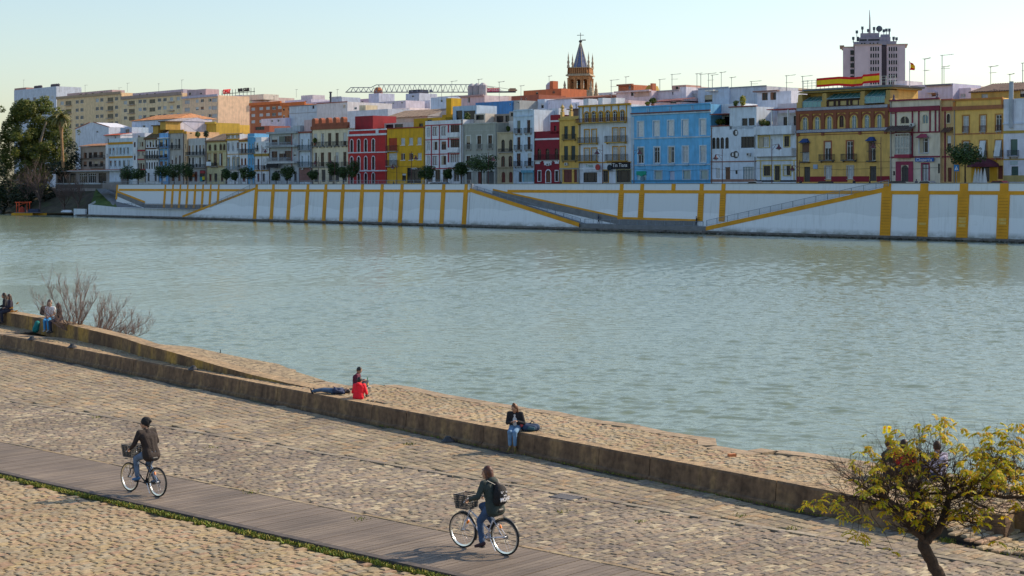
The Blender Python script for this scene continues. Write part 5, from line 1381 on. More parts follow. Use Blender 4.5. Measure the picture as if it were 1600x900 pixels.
def tileroof(par, a, b, y0, y1, z0, z1, col=(.23,.13,.08), gable=None, hip=0.0, name='roof'):
    mb = MB(); n = max(4, int((b-a)/.45)); rise = z1-z0
    # front slope with rows of round tiles
    for i in range(n):
        u0, u1 = a+(b-a)*i/n, a+(b-a)*(i+1)/n; um = (u0+u1)/2
        def top(u): return min(max(u, a+hip), b-hip) if hip else u
        mb.poly([(u0,y0,z0),(um,y0,z0+.10),(top(um),y1,z1+.10),(top(u0),y1,z1)]); mb.poly([(um,y0,z0+.10),(u1,y0,z0),(top(u1),y1,z1),(top(um),y1,z1+.10)])
        mb.poly([(u0,y0,z0),(u1,y0,z0),(um,y0,z0+.10)])
    ym = y1+(y1-y0)
    mb.poly([(a+hip,y1,z1),(b-hip,y1,z1),(b,ym,z0),(a,ym,z0)])
    if hip:
        mb.poly([(a,y0,z0),(a+hip,y1,z1),(a,ym,z0)]); mb.poly([(b,y0,z0),(b-hip,y1,z1),(b,ym,z0)])
    mb.box(a, b, y0, y0+.1, z0-.12, z0-.002)
    o = mb.build(name, mat('clay_tiles', col, .9, var=.35, scale=1.5, stain=(.07,.055,.045), stain_amt=.7, ssc=.8), par)
    if gable and not hip:
        g = MB()
        for x in (a+.02, b-.02): g.poly([(x,y0+.1,z0-.002),(x,y1,z1-.02),(x,ym-.1,z0-.002)])
        g.build('gable', plaster(gable), par)
    return o
HOUSES = {}
def house(key, label, x0, x1, yt, col, rows=(), bands=(), balcs=(), boxes=(), o=16.0, dep=11.0, zb=0.0, name='town_house', cat='house', roofcol=None, side=None, roof=None, yref=None, group=None):
    xm = (x0+x1)/2; sm = fs(xm, o)
    h = thing(name, label, cat, fw(sm, o, STREET), FANG, group)
    Sx = lambda x, oo=None: fs(x, o)-sm
    Z = lambda y: fz(xm, y, o)-STREET
    a, b = Sx(x0)+.004, Sx(x1)-.004; zt = Z(yt)
    holes = []; ops = []
    for r in rows:
        xs, y0, y1, w = r[0], r[1], r[2], r[3]; k = r[4] if len(r) > 4 else {}
        for x in xs:
            wa, wb = Sx(x-w/2), Sx(x+w/2); za, zc = Z(y1), Z(y0); za = max(za, .02)
            holes.append((wa, wb, za, zc)); ops.append((wa, wb, za, zc, k))
    mb = MB(); holes_wall(mb, a, b, zb, zt, holes, 0)
    mb.poly([(b,0,zb),(b,dep,zb),(b,dep,zt),(b,0,zt)], 1); mb.poly([(a,0,zb),(a,0,zt),(a,dep,zt),(a,dep,zb)], 1)
    mb.poly([(a,dep,zb),(a,dep,zt),(b,dep,zt),(b,dep,zb)], 1)
    if roof is None:      # parapet with sunken roof
        pt_ = .22; zr = zt-.55
        mb.poly([(a,0,zt),(b,0,zt),(b,pt_,zt),(a,pt_,zt)], 0); mb.poly([(a,dep-pt_,zt),(b,dep-pt_,zt),(b,dep,zt),(a,dep,zt)], 0)
        mb.poly([(a,pt_,zt),(a+pt_,pt_,zt),(a+pt_,dep-pt_,zt),(a,dep-pt_,zt)], 0); mb.poly([(b-pt_,pt_,zt),(b,pt_,zt),(b,dep-pt_,zt),(b-pt_,dep-pt_,zt)], 0)
        mb.poly([(a+pt_,pt_,zr),(b-pt_,pt_,zr),(b-pt_,dep-pt_,zr),(a+pt_,dep-pt_,zr)], 2)
        for (p, q) in (((a+pt_,pt_),(b-pt_,pt_)),((b-pt_,pt_),(b-pt_,dep-pt_)),((b-pt_,dep-pt_),(a+pt_,dep-pt_)),((a+pt_,dep-pt_),(a+pt_,pt_))):
            mb.poly([(*p,zt),(*q,zt),(*q,zr),(*p,zr)], 0)
    else: mb.poly([(a,0,zt),(b,0,zt),(b,dep,zt),(a,dep,zt)], 2)
    mb.build('wall', [plaster(col), plaster(side or col), ROOFTOP], h)
    for (wa, wb, za, zc, k) in ops:
        kk = dict(k); nm = kk.pop('nm', 'window'); bl = kk.pop('bal', None)
        if kk.get('arch'): kk['wallcol'] = kk.get('wallcol', col)
        opening(h, wa, wb, za, zc, name=nm, **kk)
        if bl:
            ex = bl.get('ex', .35)
            balcony(h, wa-ex, wb+ex, za, h=bl.get('h', 1.0), out=bl.get('out', .55), style=bl.get('style', 'bars'), col=bl.get('col'), slabcol=bl.get('slab'))
    cols = {}
    for bd in bands:
        if len(bd) == 4: xa, xb, (y0, y1, c, pr) = x0, x1, bd
        else: xa, xb, y0, y1, c, pr = bd
        cols.setdefault((c, round(pr,3)), []).append((Sx(xa)+(.006 if xa == x0 else 0), Sx(xb)-(.006 if xb == x1 else 0), Z(y1), Z(y0)))
    for i, ((c, pr), lst) in enumerate(cols.items()):
        for q in lst:
            t = MB(); t.box(q[0], q[1], -pr, -.003*(i+1), max(q[2], .01), q[3]); t.build('trim', plaster(c), h)
    for bc in balcs:
        xa, xb, yf, yt_ = bc[:4]; k = bc[4] if len(bc) > 4 else {}
        balcony(h, Sx(xa), Sx(xb), Z(yf), h=Z(yt_)-Z(yf), **k)
    for bx in boxes:      # extra volumes on the roof: x0,x1,ybottom,ytop,y-depth from,to,colour,name
        xa, xb, yb_, yt_, d0, d1, c, nm = bx[:8]
        t = MB(); k = bx[8] if len(bx) > 8 else []
        hh = [(Sx(w0), Sx(w1), Z(v1), Z(v0)) for (w0, w1, v0, v1) in k]
        A, B2, C2, D2 = Sx(xa), Sx(xb), Z(yb_), Z(yt_)
        if yb_ >= yt_ and abs(Z(yb_)-zt) < .7: C2 = zt-.6
        holes_wall(t, A, B2, C2, D2, hh, 0, y=d0, dep=.2)
        t.poly([(A,d0,C2),(A,d0,D2),(A,d1,D2),(A,d1,C2)]); t.poly([(B2,d0,C2),(B2,d1,C2),(B2,d1,D2),(B2,d0,D2)]); t.poly([(A,d0,D2),(B2,d0,D2),(B2,d1,D2),(A,d1,D2)]); t.poly([(A,d1,C2),(A,d1,D2),(B2,d1,D2),(B2,d1,C2)])
        for q in hh: t.poly([(q[0],d0+.2,q[2]),(q[1],d0+.2,q[2]),(q[1],d0+.2,q[3]),(q[0],d0+.2,q[3])], 1)
        t.build(nm, [plaster(c), GLASS], h)
    if roof:
        ye, yr, rc, dp = roof[:4]; kw = roof[4] if len(roof) > 4 else {}
        tileroof(h, a-.15, b+.15, -.5, dp, Z(ye), Z(yr), rc, gable=kw.get('gable', col), hip=kw.get('hip', 0))
    if key.startswith('h') and b-a > 5:
        rq = random.Random(key); 
        for xd in ([a+.25] if rq.random() < .7 else [])+([b-.3] if rq.random() < .4 else []):
            t = MB(); t.box(xd-.06, xd+.06, -.16, -.04, .05, zt-.3); t.box(xd-.12, xd+.12, -.2, -.02, zt-.3, zt-.1); t.build('drainpipe', mat('zinc', (.26,.27,.28) if rq.random() < .6 else (.18,.10,.07), .6), h)
        for _ in range(rq.choice((0,1,1,2))):
            xa_ = rq.uniform(a+.8, b-1.6); za_ = rq.uniform(3.2, max(3.4, zt-1.5))
            if not any(q[0]-.2 < xa_+.8 and q[1]+.2 > xa_ and q[2]-.1 < za_+.6 and q[3]+.1 > za_ for q in holes):
                t = MB(); t.box(xa_, xa_+.8, -.42, -.05, za_, za_+.55); ac = t.build('air_conditioner', plaster((.55,.56,.56)), h)
                t = MB(); t.lathe([(.2,-.01),(.2,.0)], (xa_+.32,-.425,za_+.28), 10, axis='y'); t.build('fan_grille', IRON, ac)
        t = MB(); t.tube([(a+.1,-.1,3.6+rq.uniform(0,.4)),((a+b)/2,-.12,3.45),(b-.1,-.1,3.7)], .02, n=3); t.build('wall_cable', IRON, h)
    HOUSES[key] = (h, Sx, Z, a, b, zt, sm, o)
    return h, Sx, Z
WH = (.70,.72,.76); OC = (.55,.27,.02); YEL = (.62,.44,.14); BL = (.14,.44,.74); RED = (.50,.025,.025); DRD = (.24,.012,.025); CREAM = (.70,.61,.44); MAR = (.22,.03,.055); GRG = (.36,.37,.33); GREY = (.45,.47,.48); TERR = (.35,.10,.05)
B = dict
IB = B(style='bars')
house('h1', 'shabby brown house with dark verandas at the left end of the row', 126, 165, 229, (.36,.30,.26), [((133,141),238,247,5,B(kind='g',fr='b')),((149,158),238,246,6,B(fr='b')),((133,141,150,159),252,260,5,B(fr='d')),((135,150),266,277,6,B(fr='d'))],
      [(247,249,(.12,.09,.07),.3)], balcs=[(143,164,248,243),(143,164,262,257)], roof=(228,224,(.33,.17,.10),4), o=17)
house('h1b', 'narrow white wall house beside the shabby brown house', 165, 169, 226, WH, [((167,),240,247,1.5,B())], o=16)
house('h2', 'pale blue house with two ochre bands at the left of the row', 169, 207.5, 216, (.55,.66,.76), [((172,177.5,183,188.5,194,200),231,241,2.6,B(kind='m',sur=(.4,.5,.6))),((173,180,187,194,201),251,260,3,B(sur=(.4,.5,.6))),((175,185,197),268,283,4,B(kind='door',fr='b',nm='door'))], [(222,225.5,OC,.15),(244,247,OC,.15)], o=16.4)
house('h3', 'narrow white house with beige red-framed oriel', 207.5, 214, 215, WH, [((210.5,),222,230,2.6,B(fr='r')),((210.5,),240,250,2.6,B(fr='r'))], o=16)
house('h3b', 'narrow beige house with red window bands', 214, 227, 214, (.46,.42,.33), [((218,222.5),222,229,2.6,B(fr='d')),((217,223.5),238,243,3.5,B(kind='c',fr='r')),((216.5,220.5,224.5),255,264,2.6,B(fr='r'))], [(234,236.5,(.35,.03,.04),.18),(248,250,(.35,.03,.04),.18),(264,266,(.35,.03,.04),.1)], o=16.3)
h, Sx, Z = house('h4', 'white house with dark arched windows under a steep brown roof with ochre dormers', 227, 248, 217, WH, [((230.5,235,239.5,244),219,230,2.8,B(kind='g',fr='b')),((229.5,233.5,237.5,241.5,245.5),235,248,2.2,B(fr='d',arch=True,bal=IB)),((229.5,233.5,237.5,241.5,245.5),253,264,2.2,B(fr='d',arch=True)),((232,243),270,283,3.4,B(kind='door',fr='d',nm='door'))],
      [(216,218,(.16,.07,.03),.6),(231,233,(.10,.04,.02),.12)], roof=(216,190,(.16,.11,.05),7.5,dict(gable=(.66,.62,.66))))
for xa, xb, yb, yt in ((232,240,209,197),(243,252,203,191)):
    t = MB(); t.box(Sx(xa),Sx(xb),1.4,6,Z(yb),Z(yt)); t.build('dormer', plaster((.5,.30,.06)), h)
    t = MB(); t.box(Sx(xa)-.3,Sx(xb)+.3,1.0,6.2,Z(yt)+.003,Z(yt)+.3); t.build('dormer_roof', mat('clay_tiles', (.14,.09,.05), .9), h)
house('h5', 'light blue house with open balconies next to the steep brown roof', 248, 265, 208, (.20,.44,.78), [((252,259),218,229,5,B(fr='d')),((252,259),235,246,5,B(fr='d')),((252,259),252,260,5,B()),((256,),268,283,6,B(kind='door',fr='w',nm='door'))],
      [(215,216.5,WH,.5)], balcs=[(248.5,262,231,226,B(out=.9)),(248.5,262,248,243,B(out=.9))])
house('h6', 'grey beige house with an ochre cornice and three slim windows a floor', 265, 288, 206, (.42,.40,.38), [((268.5,274.3,280),217,232,2.6,B(fr='d',bal=B(style='bars',ex=.2,h=.9))),((269,275,281),243,256,2.4,B(fr='r')),((270,280),268,283,4,B(kind='door',fr='b',nm='door'))], [(203,208,OC,.3)], side=(.72,.46,.25))  # side colour holds the sunlight falling on the grey beige wall
house('h6b', 'narrow sunlit corner of the grey beige house, sunlight in its peach colour', 288, 292, 209, (.70,.46,.26), [((290,),225,233,1.5,B()),((290,),245,253,1.5,B())], [(205,209,OC,.25)], o=15.5)  # flank of the grey beige house, sunlight put into its colour
house('h7', 'pale grey house with long dark balconies and shrubs on the roof', 292, 322.5, 216, (.50,.50,.50), [((296,301.5,307,312.5,318),227,242,2.6,B(fr='d')),((296,301.5,307,312.5,318),246,261,2.6,B(fr='d')),((298,),266,284,6,B(kind='g',fr='r',nm='shop_front')),((306,),268,284,5,B(kind='door',fr='r',nm='door')),((316,),266,284,8,B(kind='g',fr='d',nm='shop_front'))],
      [(314,321,267,271,(.45,.06,.06),.3)], balcs=[(293,321,242.5,237.5),(293,321,262,257)])
h7 = HOUSES['h7']
for (xa, xb, yb, yt, c) in ((313.5,317,284,276.5,(.02,.35,.45)),(317,320.5,281,276,(.75,.62,.03)),(302,305,276,271,(.5,.12,.02))):
    p = MB(); p.box(h7[1](xa),h7[1](xb),-.22,-.12,h7[2](yb),h7[2](yt)); p.build('poster', plaster(c), h7[0])
house('h8', 'cream house with brown tiled roof, arched top windows and brown doors', 322.5, 354, 221, (.58,.52,.30), [((328,336.5,345,350.5),225.5,235,4,B(fr='b',sur=(.42,.38,.22),arch=True)),((327,336.5,345),240,259,4.6,B(fr='b',sur=(.4,.26,.12))),((328.5,),272,284,4,B(kind='door',fr='r',nm='door')),((337,),271,284,5,B(kind='door',fr='d',nm='door')),((347,),271,284,4,B(fr='b'))],
      [(219,222,(.35,.19,.06),.35),(236.5,238,(.45,.36,.16),.12),(260,261.5,(.35,.22,.1),.12)], balcs=[(331,341,260,255)], roof=(220,208,(.17,.13,.10),5))
h, Sx, Z = HOUSES['h8'][:3]
t = MB(); t.box(Sx(327.5),Sx(334.5),-1.0,-.9,Z(259),Z(252.5)); t.build('white_banner', plaster((.7,.75,.8)), h)
house('h9', 'white house with ochre attic openings and tall balcony windows', 354, 374.5, 210, WH, [((357.5,363.8,370.5),211.5,215.5,4.2,B(kind='c',fr=OC)),((357,364,371.6),223,236,2.8,B(sur=(.55,.6,.66))),((357,365.5,372),247,265,3.6,B(kind='t',sur=(.35,.22,.05))),((360,369),270,284,4,B(kind='c',nm='door'))],
      [(209,211,OC,.2),(216.5,219.5,OC,.3),(240.5,241.5,OC,.1)], balcs=[(354.6,374,265,260,B(col=(.3,.36,.4)))])
house('h10', 'narrow white house with orange framed twin windows', 374.5, 387, 219, WH, [((378,383.4),224,239,2.6,B(fr=(.5,.13,.03),bal=B(style='bars',ex=.3))),((378,383.4),247,258,3,B(fr=(.45,.13,.03),arch=True)),((381,),270,284,5,B(kind='door',fr='r',nm='door'))], [(219,221.5,OC,.2),(240,241.5,OC,.15)], balcs=[(375,386.5,262,258)], roof=(219,214,(.18,.10,.06),3))
house('h11', 'narrow bright blue house with two slim arched windows', 387, 397.5, 208.5, (.12,.36,.60), [((390,395),224,239,2.2,B(arch=True,kind='t',bal=B(style='bars',ex=.3))),((390,395),247,258,2.2,B(arch=True,kind='t')),((392,),268,284,5,B(kind='t',nm='door'))], [(213,214.5,(.3,.5,.7),.15)])
house('h12', 'white house with a roof terrace, lanterns and three dark balcony windows', 397.5, 420.5, 221, WH, [((402,),223,234,2.8,B(fr='d',bal=B(style='bars',ex=.1,h=.5))),((411,417),230,238,3.5,B(kind='c')),((403.5,412.5,418.5),248,264.5,2.8,B(fr='r',bal=B(style='bars',ex=.35))),((403.5,),271,284,3.4,B(kind='door',fr='r',nm='door')),((412,),271,284,3.4,B(kind='door',fr='d',nm='door'))],
      [(240,244,(.35,.22,.04),.25),(266,267.5,OC,.15)], boxes=[(397.6,407,221,214,0.3,5,WH,'roof_room'),(407,420,221,211,3,9,WH,'roof_room',[(410,418,213,217)])])
GD = (.42,.45,.48)
h, Sx, Z = house('h13', 'grey block with deep balconies, red shutters and a black shop sign', 420.5, 467, 206, GD, [((429,440.5),213,226,9,B(kind='g',fr='r')),((449,),213,226,12,B(kind='g',fr='r')),((429,440.5),236,251,9,B(kind='m',fr='r')),((449,),236,251,12,B(kind='m',fr='r')),((460.5,),210,218,5,B(kind='c')),((460.5,),238,245,4.5,B()),((433,450),266,284,10,B(kind='g',nm='shop_front')),((461.5,),268,284,4,B(kind='door',fr='d',nm='door'))],
      [(205.8,209,(.36,.40,.43),.9),(455.7,456.6,209,263,(.3,.08,.07),.1),(227.5,230,(.36,.40,.43),1.3),(252.5,255.5,(.5,.52,.54),1.4)], balcs=[(422,455,228,222.5,B(out=1.3,style='bars',col=(.4,.45,.5))),(422,455,252,246.5,B(out=1.3,style='bars',col=(.4,.45,.5)))], boxes=[(421,455,206,199,1.5,8,(.38,.42,.46),'roof_room'),(455,467,206,197,.4,8,(.42,.46,.5),'roof_room')])
t = MB(); t.box(Sx(424),Sx(441),-1.5,-1.35,Z(262),Z(256)); sg = t.build('shop_sign', plaster((.012,.012,.015)), h)
house('h14', 'slim white house with two green balconies and a brown ground floor', 467, 487, 207, (.58,.66,.76), [((472,482.2),217,234,2.4,B(kind='t',arch=True)),((472,482.2),243,260,2.4,B(kind='t',arch=True)),((475,),270,284,6,B(kind='door',fr='r',nm='door')),((483,),270,284,3.4,B(fr='r'))],
      [(205.5,208,(.28,.08,.05),.25),(467,468,208,262,(.28,.10,.07),.1),(262,284,(.26,.13,.11),.06)], balcs=[(468.5,486,235,227,B(col=(.05,.08,.09))),(468.5,486,261,253,B(col=(.05,.08,.09)))], boxes=[(469,486,207,187,1.2,7,(.62,.44,.44),'roof_room')])
BRK = (.30,.09,.045)
h, Sx, Z = house('h15', 'cream house with five balconies a floor and a brick crown of rounded merlons', 487, 544, 201, CREAM, [((492.7,503.8,515,526.6,538.8),208,228,5,B(fr='b',kind='m',bal=B(style='bars',ex=.45,slab=(.2,.2,.2)))),((492.7,503.8,515,526.6,538.8),238,260,5,B(fr='b',kind='m',bal=B(style='bars',ex=.35))),((494,505.5,516.5,527,539),265,284,6,B(kind='door',fr='d',nm='door'))],
      [(196.5,201.8,BRK,.35),(261,262.3,(.4,.4,.3),.12)])
t = MB()
for xc in (489.5,500,511,522.5,534):
    a_, b_ = Sx(xc-2.6), Sx(xc+2.6); zc = Z(187); r_ = (b_-a_)/2
    t.prism([(a_,Z(201)),(b_,Z(201)),(b_,zc)]+[((a_+b_)/2+r_*cos(pi*i/6), zc+r_*.8*sin(pi*i/6)) for i in range(1,6)]+[(a_,zc)], .05, 1.2)
t.box(Sx(487.2),Sx(543.8),.1,.5,Z(201)+.003,Z(192)); t.build('brick_crown', plaster(BRK), h)
h, Sx, Z = house('h16', 'red house with white framed arched windows on three floors', 544, 605, 203, RED, [((549.6,560.6,571.6,583.4),217.5,237,4,B(fr='d',sur=(.72,.72,.74),arch=True)),((549.6,560.6,571.6,583.4),244.5,265,4,B(fr='d',sur=(.72,.72,.74),arch=True)),((549.6,560.6,571.6,583.4),270.5,287,4,B(fr='d',sur=(.72,.72,.74),arch=True))],
      [(545,604.5,202,204,WH,.2),(209,212,WH,.28),(545,546,204,209,WH,.2),(588,592,204,209,WH,.2),(237.5,239,WH,.12),(266,267.8,WH,.12)], boxes=[(544.2,572,203,180,2.0,9,(.30,.02,.03),'roof_room'),(574,634,203,192,5,9,(.5,.5,.5),'glazed_roof_room',[(576,588,194,200),(590,603,194,200)])], side=(.5,.025,.025))
h, Sx, Z = house('h17', 'mustard yellow house with a dark shop front and stepped roof', 605, 664.5, 200, (.68,.38,.012), [((629.6,642.2,655.3),215.5,226.5,6.4,B(kind='c',sill=True)),((629.8,642.5,655.6),239.5,250,6.4,B(kind='m',sill=True)),((614,),215,235,13,B(kind='door',fr=(.42,.06,.02),nm='recess')),((614,),239,258,13,B(kind='c',nm='window')),((647,),262,286,22,B(kind='g',fr='d',nm='shop_front')),((631.3,),271,283,6,B(fr='d'))],
      [(605.2,664,198.8,200.6,(.32,.05,.02),.15),(259.5,260.5,(.42,.24,.02),.08)], balcs=[(606,622,235.5,227,B(col=(.12,.03,.03))),(606,622,259,250)], boxes=[(634.5,684,200,185,2.2,9,(.52,.30,.012),'roof_room',[(643,649,193,199),(656,663,188,198)]),(664,684,188,180,5,9,(.52,.30,.012),'roof_room'),(665,673,182,154,6,9,(.58,.34,.012),'roof_tower')])
textmesh('MARISTA', .55, WHT, 'shop_lettering', h, Matrix.Translation((Sx(647), -.02, Z(263.5))) @ Matrix.Rotation(radians(90), 4, 'X'), ext=.01)
h, Sx, Z = house('h18', 'white house gridded with red bands and dark red windows', 664.5, 723.5, 188, WH, [((679.6,693.4),197.5,211.5,7.5,B(fr='r',kind='m')),((679.6,693.4),221,234,7.5,B(fr='r',kind='m')),((679.6,693.4),243.5,257.5,7.5,B(fr='r',kind='m')),((669.5,),198,214,5,B(kind='c')),((669.5,),220,235,5,B(kind='c')),((669.5,),243,257,5,B(kind='c')),((711,),196,213,14,B(kind='g',fr='r')),((711,),217,236,14,B(kind='g',fr='r')),((711,),241,259,14,B(kind='c',fr='r')),((672,684,696),265,284,8,B(kind='g',fr='b',nm='arcade_opening')),((713,),265,284,9,B(kind='g',nm='arcade_opening'))],
      [(194.3,195.7,(.38,.02,.04),.12),(665,718,217,218.3,(.38,.02,.04),.1),(665,718,240,241.3,(.38,.02,.04),.1),(262.5,264,(.38,.02,.04),.12),(673.6,674.8,195.7,262.5,(.38,.02,.04),.1),(686.2,687.2,195.7,262.5,(.38,.02,.04),.1),(700,701.8,195.7,262.5,(.38,.02,.04),.1)],
      balcs=[(702.5,718,213,207.5,B(style='solid',col=WH,out=.5)),(702.5,718,236.5,231,B(style='solid',col=WH,out=.5)),(702.5,718,259.5,254,B(style='solid',col=WH,out=.5))], boxes=[(686,723,188,165,4,10,(.40,.52,.66),'roof_room',[(691,701,172,187),(703,721,173,187)])])
h, Sx, Z = house('h19', 'grey green house with white window frames behind a round street tree', 723.5, 777, 193, GRG, [((732,749,766),212,232.5,6.2,B(fr='b',sur=(.6,.62,.6),bal=B(style='bars',ex=.3,out=.3,col=(.3,.32,.3)))),((732,749,766),243,262,6.2,B(fr='b',sur=(.6,.62,.6))),((733,),268,287,8,B(kind='door',fr='d',nm='door',sur=(.55,.57,.55))),((750,),268,287,7,B(kind='door',fr='r',nm='door',sur=(.55,.57,.55))),((766,),268,287,12,B(kind='door',fr=(.12,.13,.13),nm='door',sur=(.55,.57,.55)))],
      [(192,194,(.42,.43,.40),.15),(203.5,204.5,(.42,.43,.40),.06)], boxes=[(725,742,193,176,3,6,(.60,.55,.48),'roof_screen',[(727,740,178,186)]),(743,777,193,177,5.5,9,(.33,.28,.24),'roof_room',[(746,757,180,190),(760,773,180,190)])])
house('h20', 'narrow beige house with arched balcony windows and a planted terrace', 777, 802, 208, (.50,.42,.28), [((786,798),218,236.5,5.4,B(fr='d',arch=True,sill=True)),((786,797.5),243.5,260.5,6,B(fr='r',arch=True)),((786.5,798),268.5,285,6,B(kind='door',fr='r',nm='door',arch=True))], [(206.3,208.3,(.45,.38,.26),.2),(260.8,262.2,(.4,.32,.2),.25)], balcs=[(780,801,237.5,232.5,B(out=.4))], boxes=[(778.5,801,208,188,3,8,(.66,.62,.60),'roof_room',[(786,790,194,199)]),(779,802,188,173,3.1,8,(.40,.36,.32),'roof_room',[(781,787,175,181)])])
h, Sx, Z = house('h21', 'white blue-tinted four storey house with dark slim balcony windows', 802, 834.5, 172, (.55,.66,.78), [((810.6,826),188,208,5,B(fr='r',bal=B(style='bars',ex=.5))),((810.6,826.5),214,234,5,B(fr='r',bal=B(style='bars',ex=.5))),((810.4,827.5),239.5,259.5,6,B(fr='r',bal=B(style='bars',ex=.5))),((812.8,),268.5,284.5,5,B(kind='door',fr='d',nm='door'))],
      [(803,832,171,173,(.48,.60,.74),.2),(803,832,180.5,182.5,(.45,.58,.72),.15),(816,835,266,270,(.14,.38,.52),.4),(817,819,270,284,(.14,.38,.52),.1),(833,834.4,270,284,(.14,.38,.52),.1),(819,833,270,284,(.25,.38,.42),.05)])
house('h21b', 'tall white blank side wall house behind the dark red house', 834.6, 873, 170, (.60,.66,.74), [((855.5,),192,206,6,B(fr='w'))], o=22, dep=6)
h, Sx, Z = house('h22', 'dark red house with white ornaments around its door and arched windows', 834.5, 874.3, 205, DRD, [((842.5,855.3,869.6),232,250,5.8,B(fr='b',arch=True)),((843,870),267,283,4.4,B(fr='d',sur=WH)),((856.8,),266,285,7,B(kind='door',fr='b',nm='door',sur=WH,arch=True))],
      [(216,218.6,WH,.12),(835.5,846,250.5,253,WH,.14),(850,863,250.5,254,WH,.14),(866,874,250.5,253,WH,.14),(851,862,254,258,WH,.12),(837,844,253,256,WH,.12),(867.5,873.5,253,256,WH,.12)], balcs=[(836,873,250,241.5,B(out=.35,col=(.08,.01,.02)))], boxes=[(860,874.2,205,180,.0,7,(.32,.015,.03),'roof_tower',[(865.5,869.5,197,207)])])
HT = HOUSES['h22']; t = MB(); t.box(HT[1](860)-.05,HT[1](874.2)+.02,-.12,.3,HT[2](191),HT[2](188.5)); t.build('trim', plaster(WH), HT[0])
YW = (.66,.42,.10)
h, Sx, Z = house('h23', 'slim yellow ochre house with dark green shutters and a balustrade with finials', 874.3, 904.3, 186, YW, [((884.2,895.6),197,217,6,B(kind='s',fr=(.05,.07,.07))),((884.2,895.6),228,250,6.6,B(kind='s',fr=(.05,.07,.07))),((887,),265,285,13,B(kind='door',fr='r',nm='door')),((899,),265,285,5,B(kind='door',fr='r',nm='door'))],
      [(184.6,187.5,(.60,.40,.10),.3),(262.5,264.5,(.3,.3,.28),.1),(875,878.8,265,285,(.32,.32,.30),.06),(901.8,904,265,285,(.32,.32,.30),.06)], balcs=[(880,900,217.6,210,B(out=.45,slab=(.25,.18,.08))),(879,901,250.8,243,B(out=.45,slab=(.25,.18,.08)))])
t = MB()
for xc in (876.8,890.3): 
    t.box(Sx(xc-1.6),Sx(xc+1.6),.05,.7,Z(186)+.003,Z(174)); t.lathe([(.1,0),(.38,.25),(.22,.5),(.42,.9),(.1,1.4),(.02,1.6)], (Sx(xc),.35,Z(174)), 8)
t.box(Sx(874.6),Sx(903.8),.15,.4,Z(186)+.003,Z(181.5)); t.build('balustrade', plaster((.6,.42,.14)), h)
t = MB(); t.box(Sx(878),Sx(893),3,7,Z(186)-.5,Z(170)); t.box(Sx(871),Sx(894),2.6,7.2,Z(170)+.003,Z(168.5)); t.build('roof_shelter', plaster((.16,.13,.12)), h)
h, Sx, Z = house('h24', 'white house with an ochre trimmed top arcade and two ground floor bars', 904.3, 986.5, 165, (.62,.67,.74), [((916.8,927.8,938.8,949.8,961,972.4),174,190,6.6,B(kind='m',sur=OC,arch=True,sill=False)),((917,928.4),202,222.5,6.8,B(sur=OC,kind='m')),((961.4,973),201,222,7.6,B(sur=OC,kind='c')),((917,928.4),231.5,251,7.4,B(sur=OC,kind='c')),((961.6,973),230,251,7.6,B(sur=OC,kind='c')),((922.3,),269,285,21.6,B(kind='v',fr='i',nm='bar_opening')),((946.5,),266.5,284.5,8,B(kind='g',fr='d',nm='door',sur=(.42,.22,.03))),((974.6,),266,285,22,B(kind='v',fr='i',nm='bar_opening',sur=(.35,.33,.22)))],
      [(163,165.8,(.52,.27,.02),.35)]+[(x-.9,x+.9,166,190,(.55,.30,.03),.1) for x in (911,922,933,944,955.4,966.8,979)]+[(253,254.6,OC,.15),(906,936,262.5,264,(.75,.8,.85),.12),(905,907,192,253,(.50,.27,.03),.06)], balcs=[(905.2,980,190.6,184.5,B(out=1.2,col=(.12,.03,.03),slab=(.50,.30,.05))),(905.5,935,222.8,214,B(out=.8,slab=(.50,.30,.05))),(948.5,980,222.4,213,B(out=.8,slab=(.50,.30,.05))),(905.5,935,251.6,242,B(out=.8,slab=(.5,.3,.05))),(949,981,251.4,241.5,B(out=.8,slab=(.5,.3,.05)))],
      boxes=[(906,914,165,152,1,3.5,(.55,.62,.70),'roof_pier'),(929,936,165,152,1,3.5,(.55,.62,.70),'roof_pier'),(949,957,165,153,1,3.5,(.55,.62,.70),'roof_pier'),(914,960,165,156,4,9,(.62,.48,.50),'roof_room',[(918,924,159,162)])])
t = MB(); t.box(Sx(958),Sx(985.5),-.45,-.15,Z(264),Z(253.8)); sgn = t.build('bar_sign', plaster((.008,.008,.012)), h)
textmesh('Tin Tiana', 1.05, WHT, 'sign_lettering', sgn, Matrix.Translation((Sx(971), -.47, Z(258.6))) @ Matrix.Rotation(radians(90), 4, 'X'), ext=.01)
textmesh('Triana', .8, mat('green_print', (.12,.30,.24), .7), 'shop_lettering', h, Matrix.Translation((Sx(921), -.02, Z(259.0))) @ Matrix.Rotation(radians(90), 4, 'X'), ext=.015)
for (xc, yc, c, r_) in ((936.7,261.2,(.42,.05,.04),2.4),(955.2,262.3,(.01,.02,.03),2.4)):
    t = MB(); t.lathe([(.62,-.08),(.62,.0)], (Sx(xc),-.5,Z(yc)), 14, axis='y'); t.bar((Sx(xc),-.5,Z(yc)),(Sx(xc),0,Z(yc)),.04); t.build('round_sign', plaster(c), h)
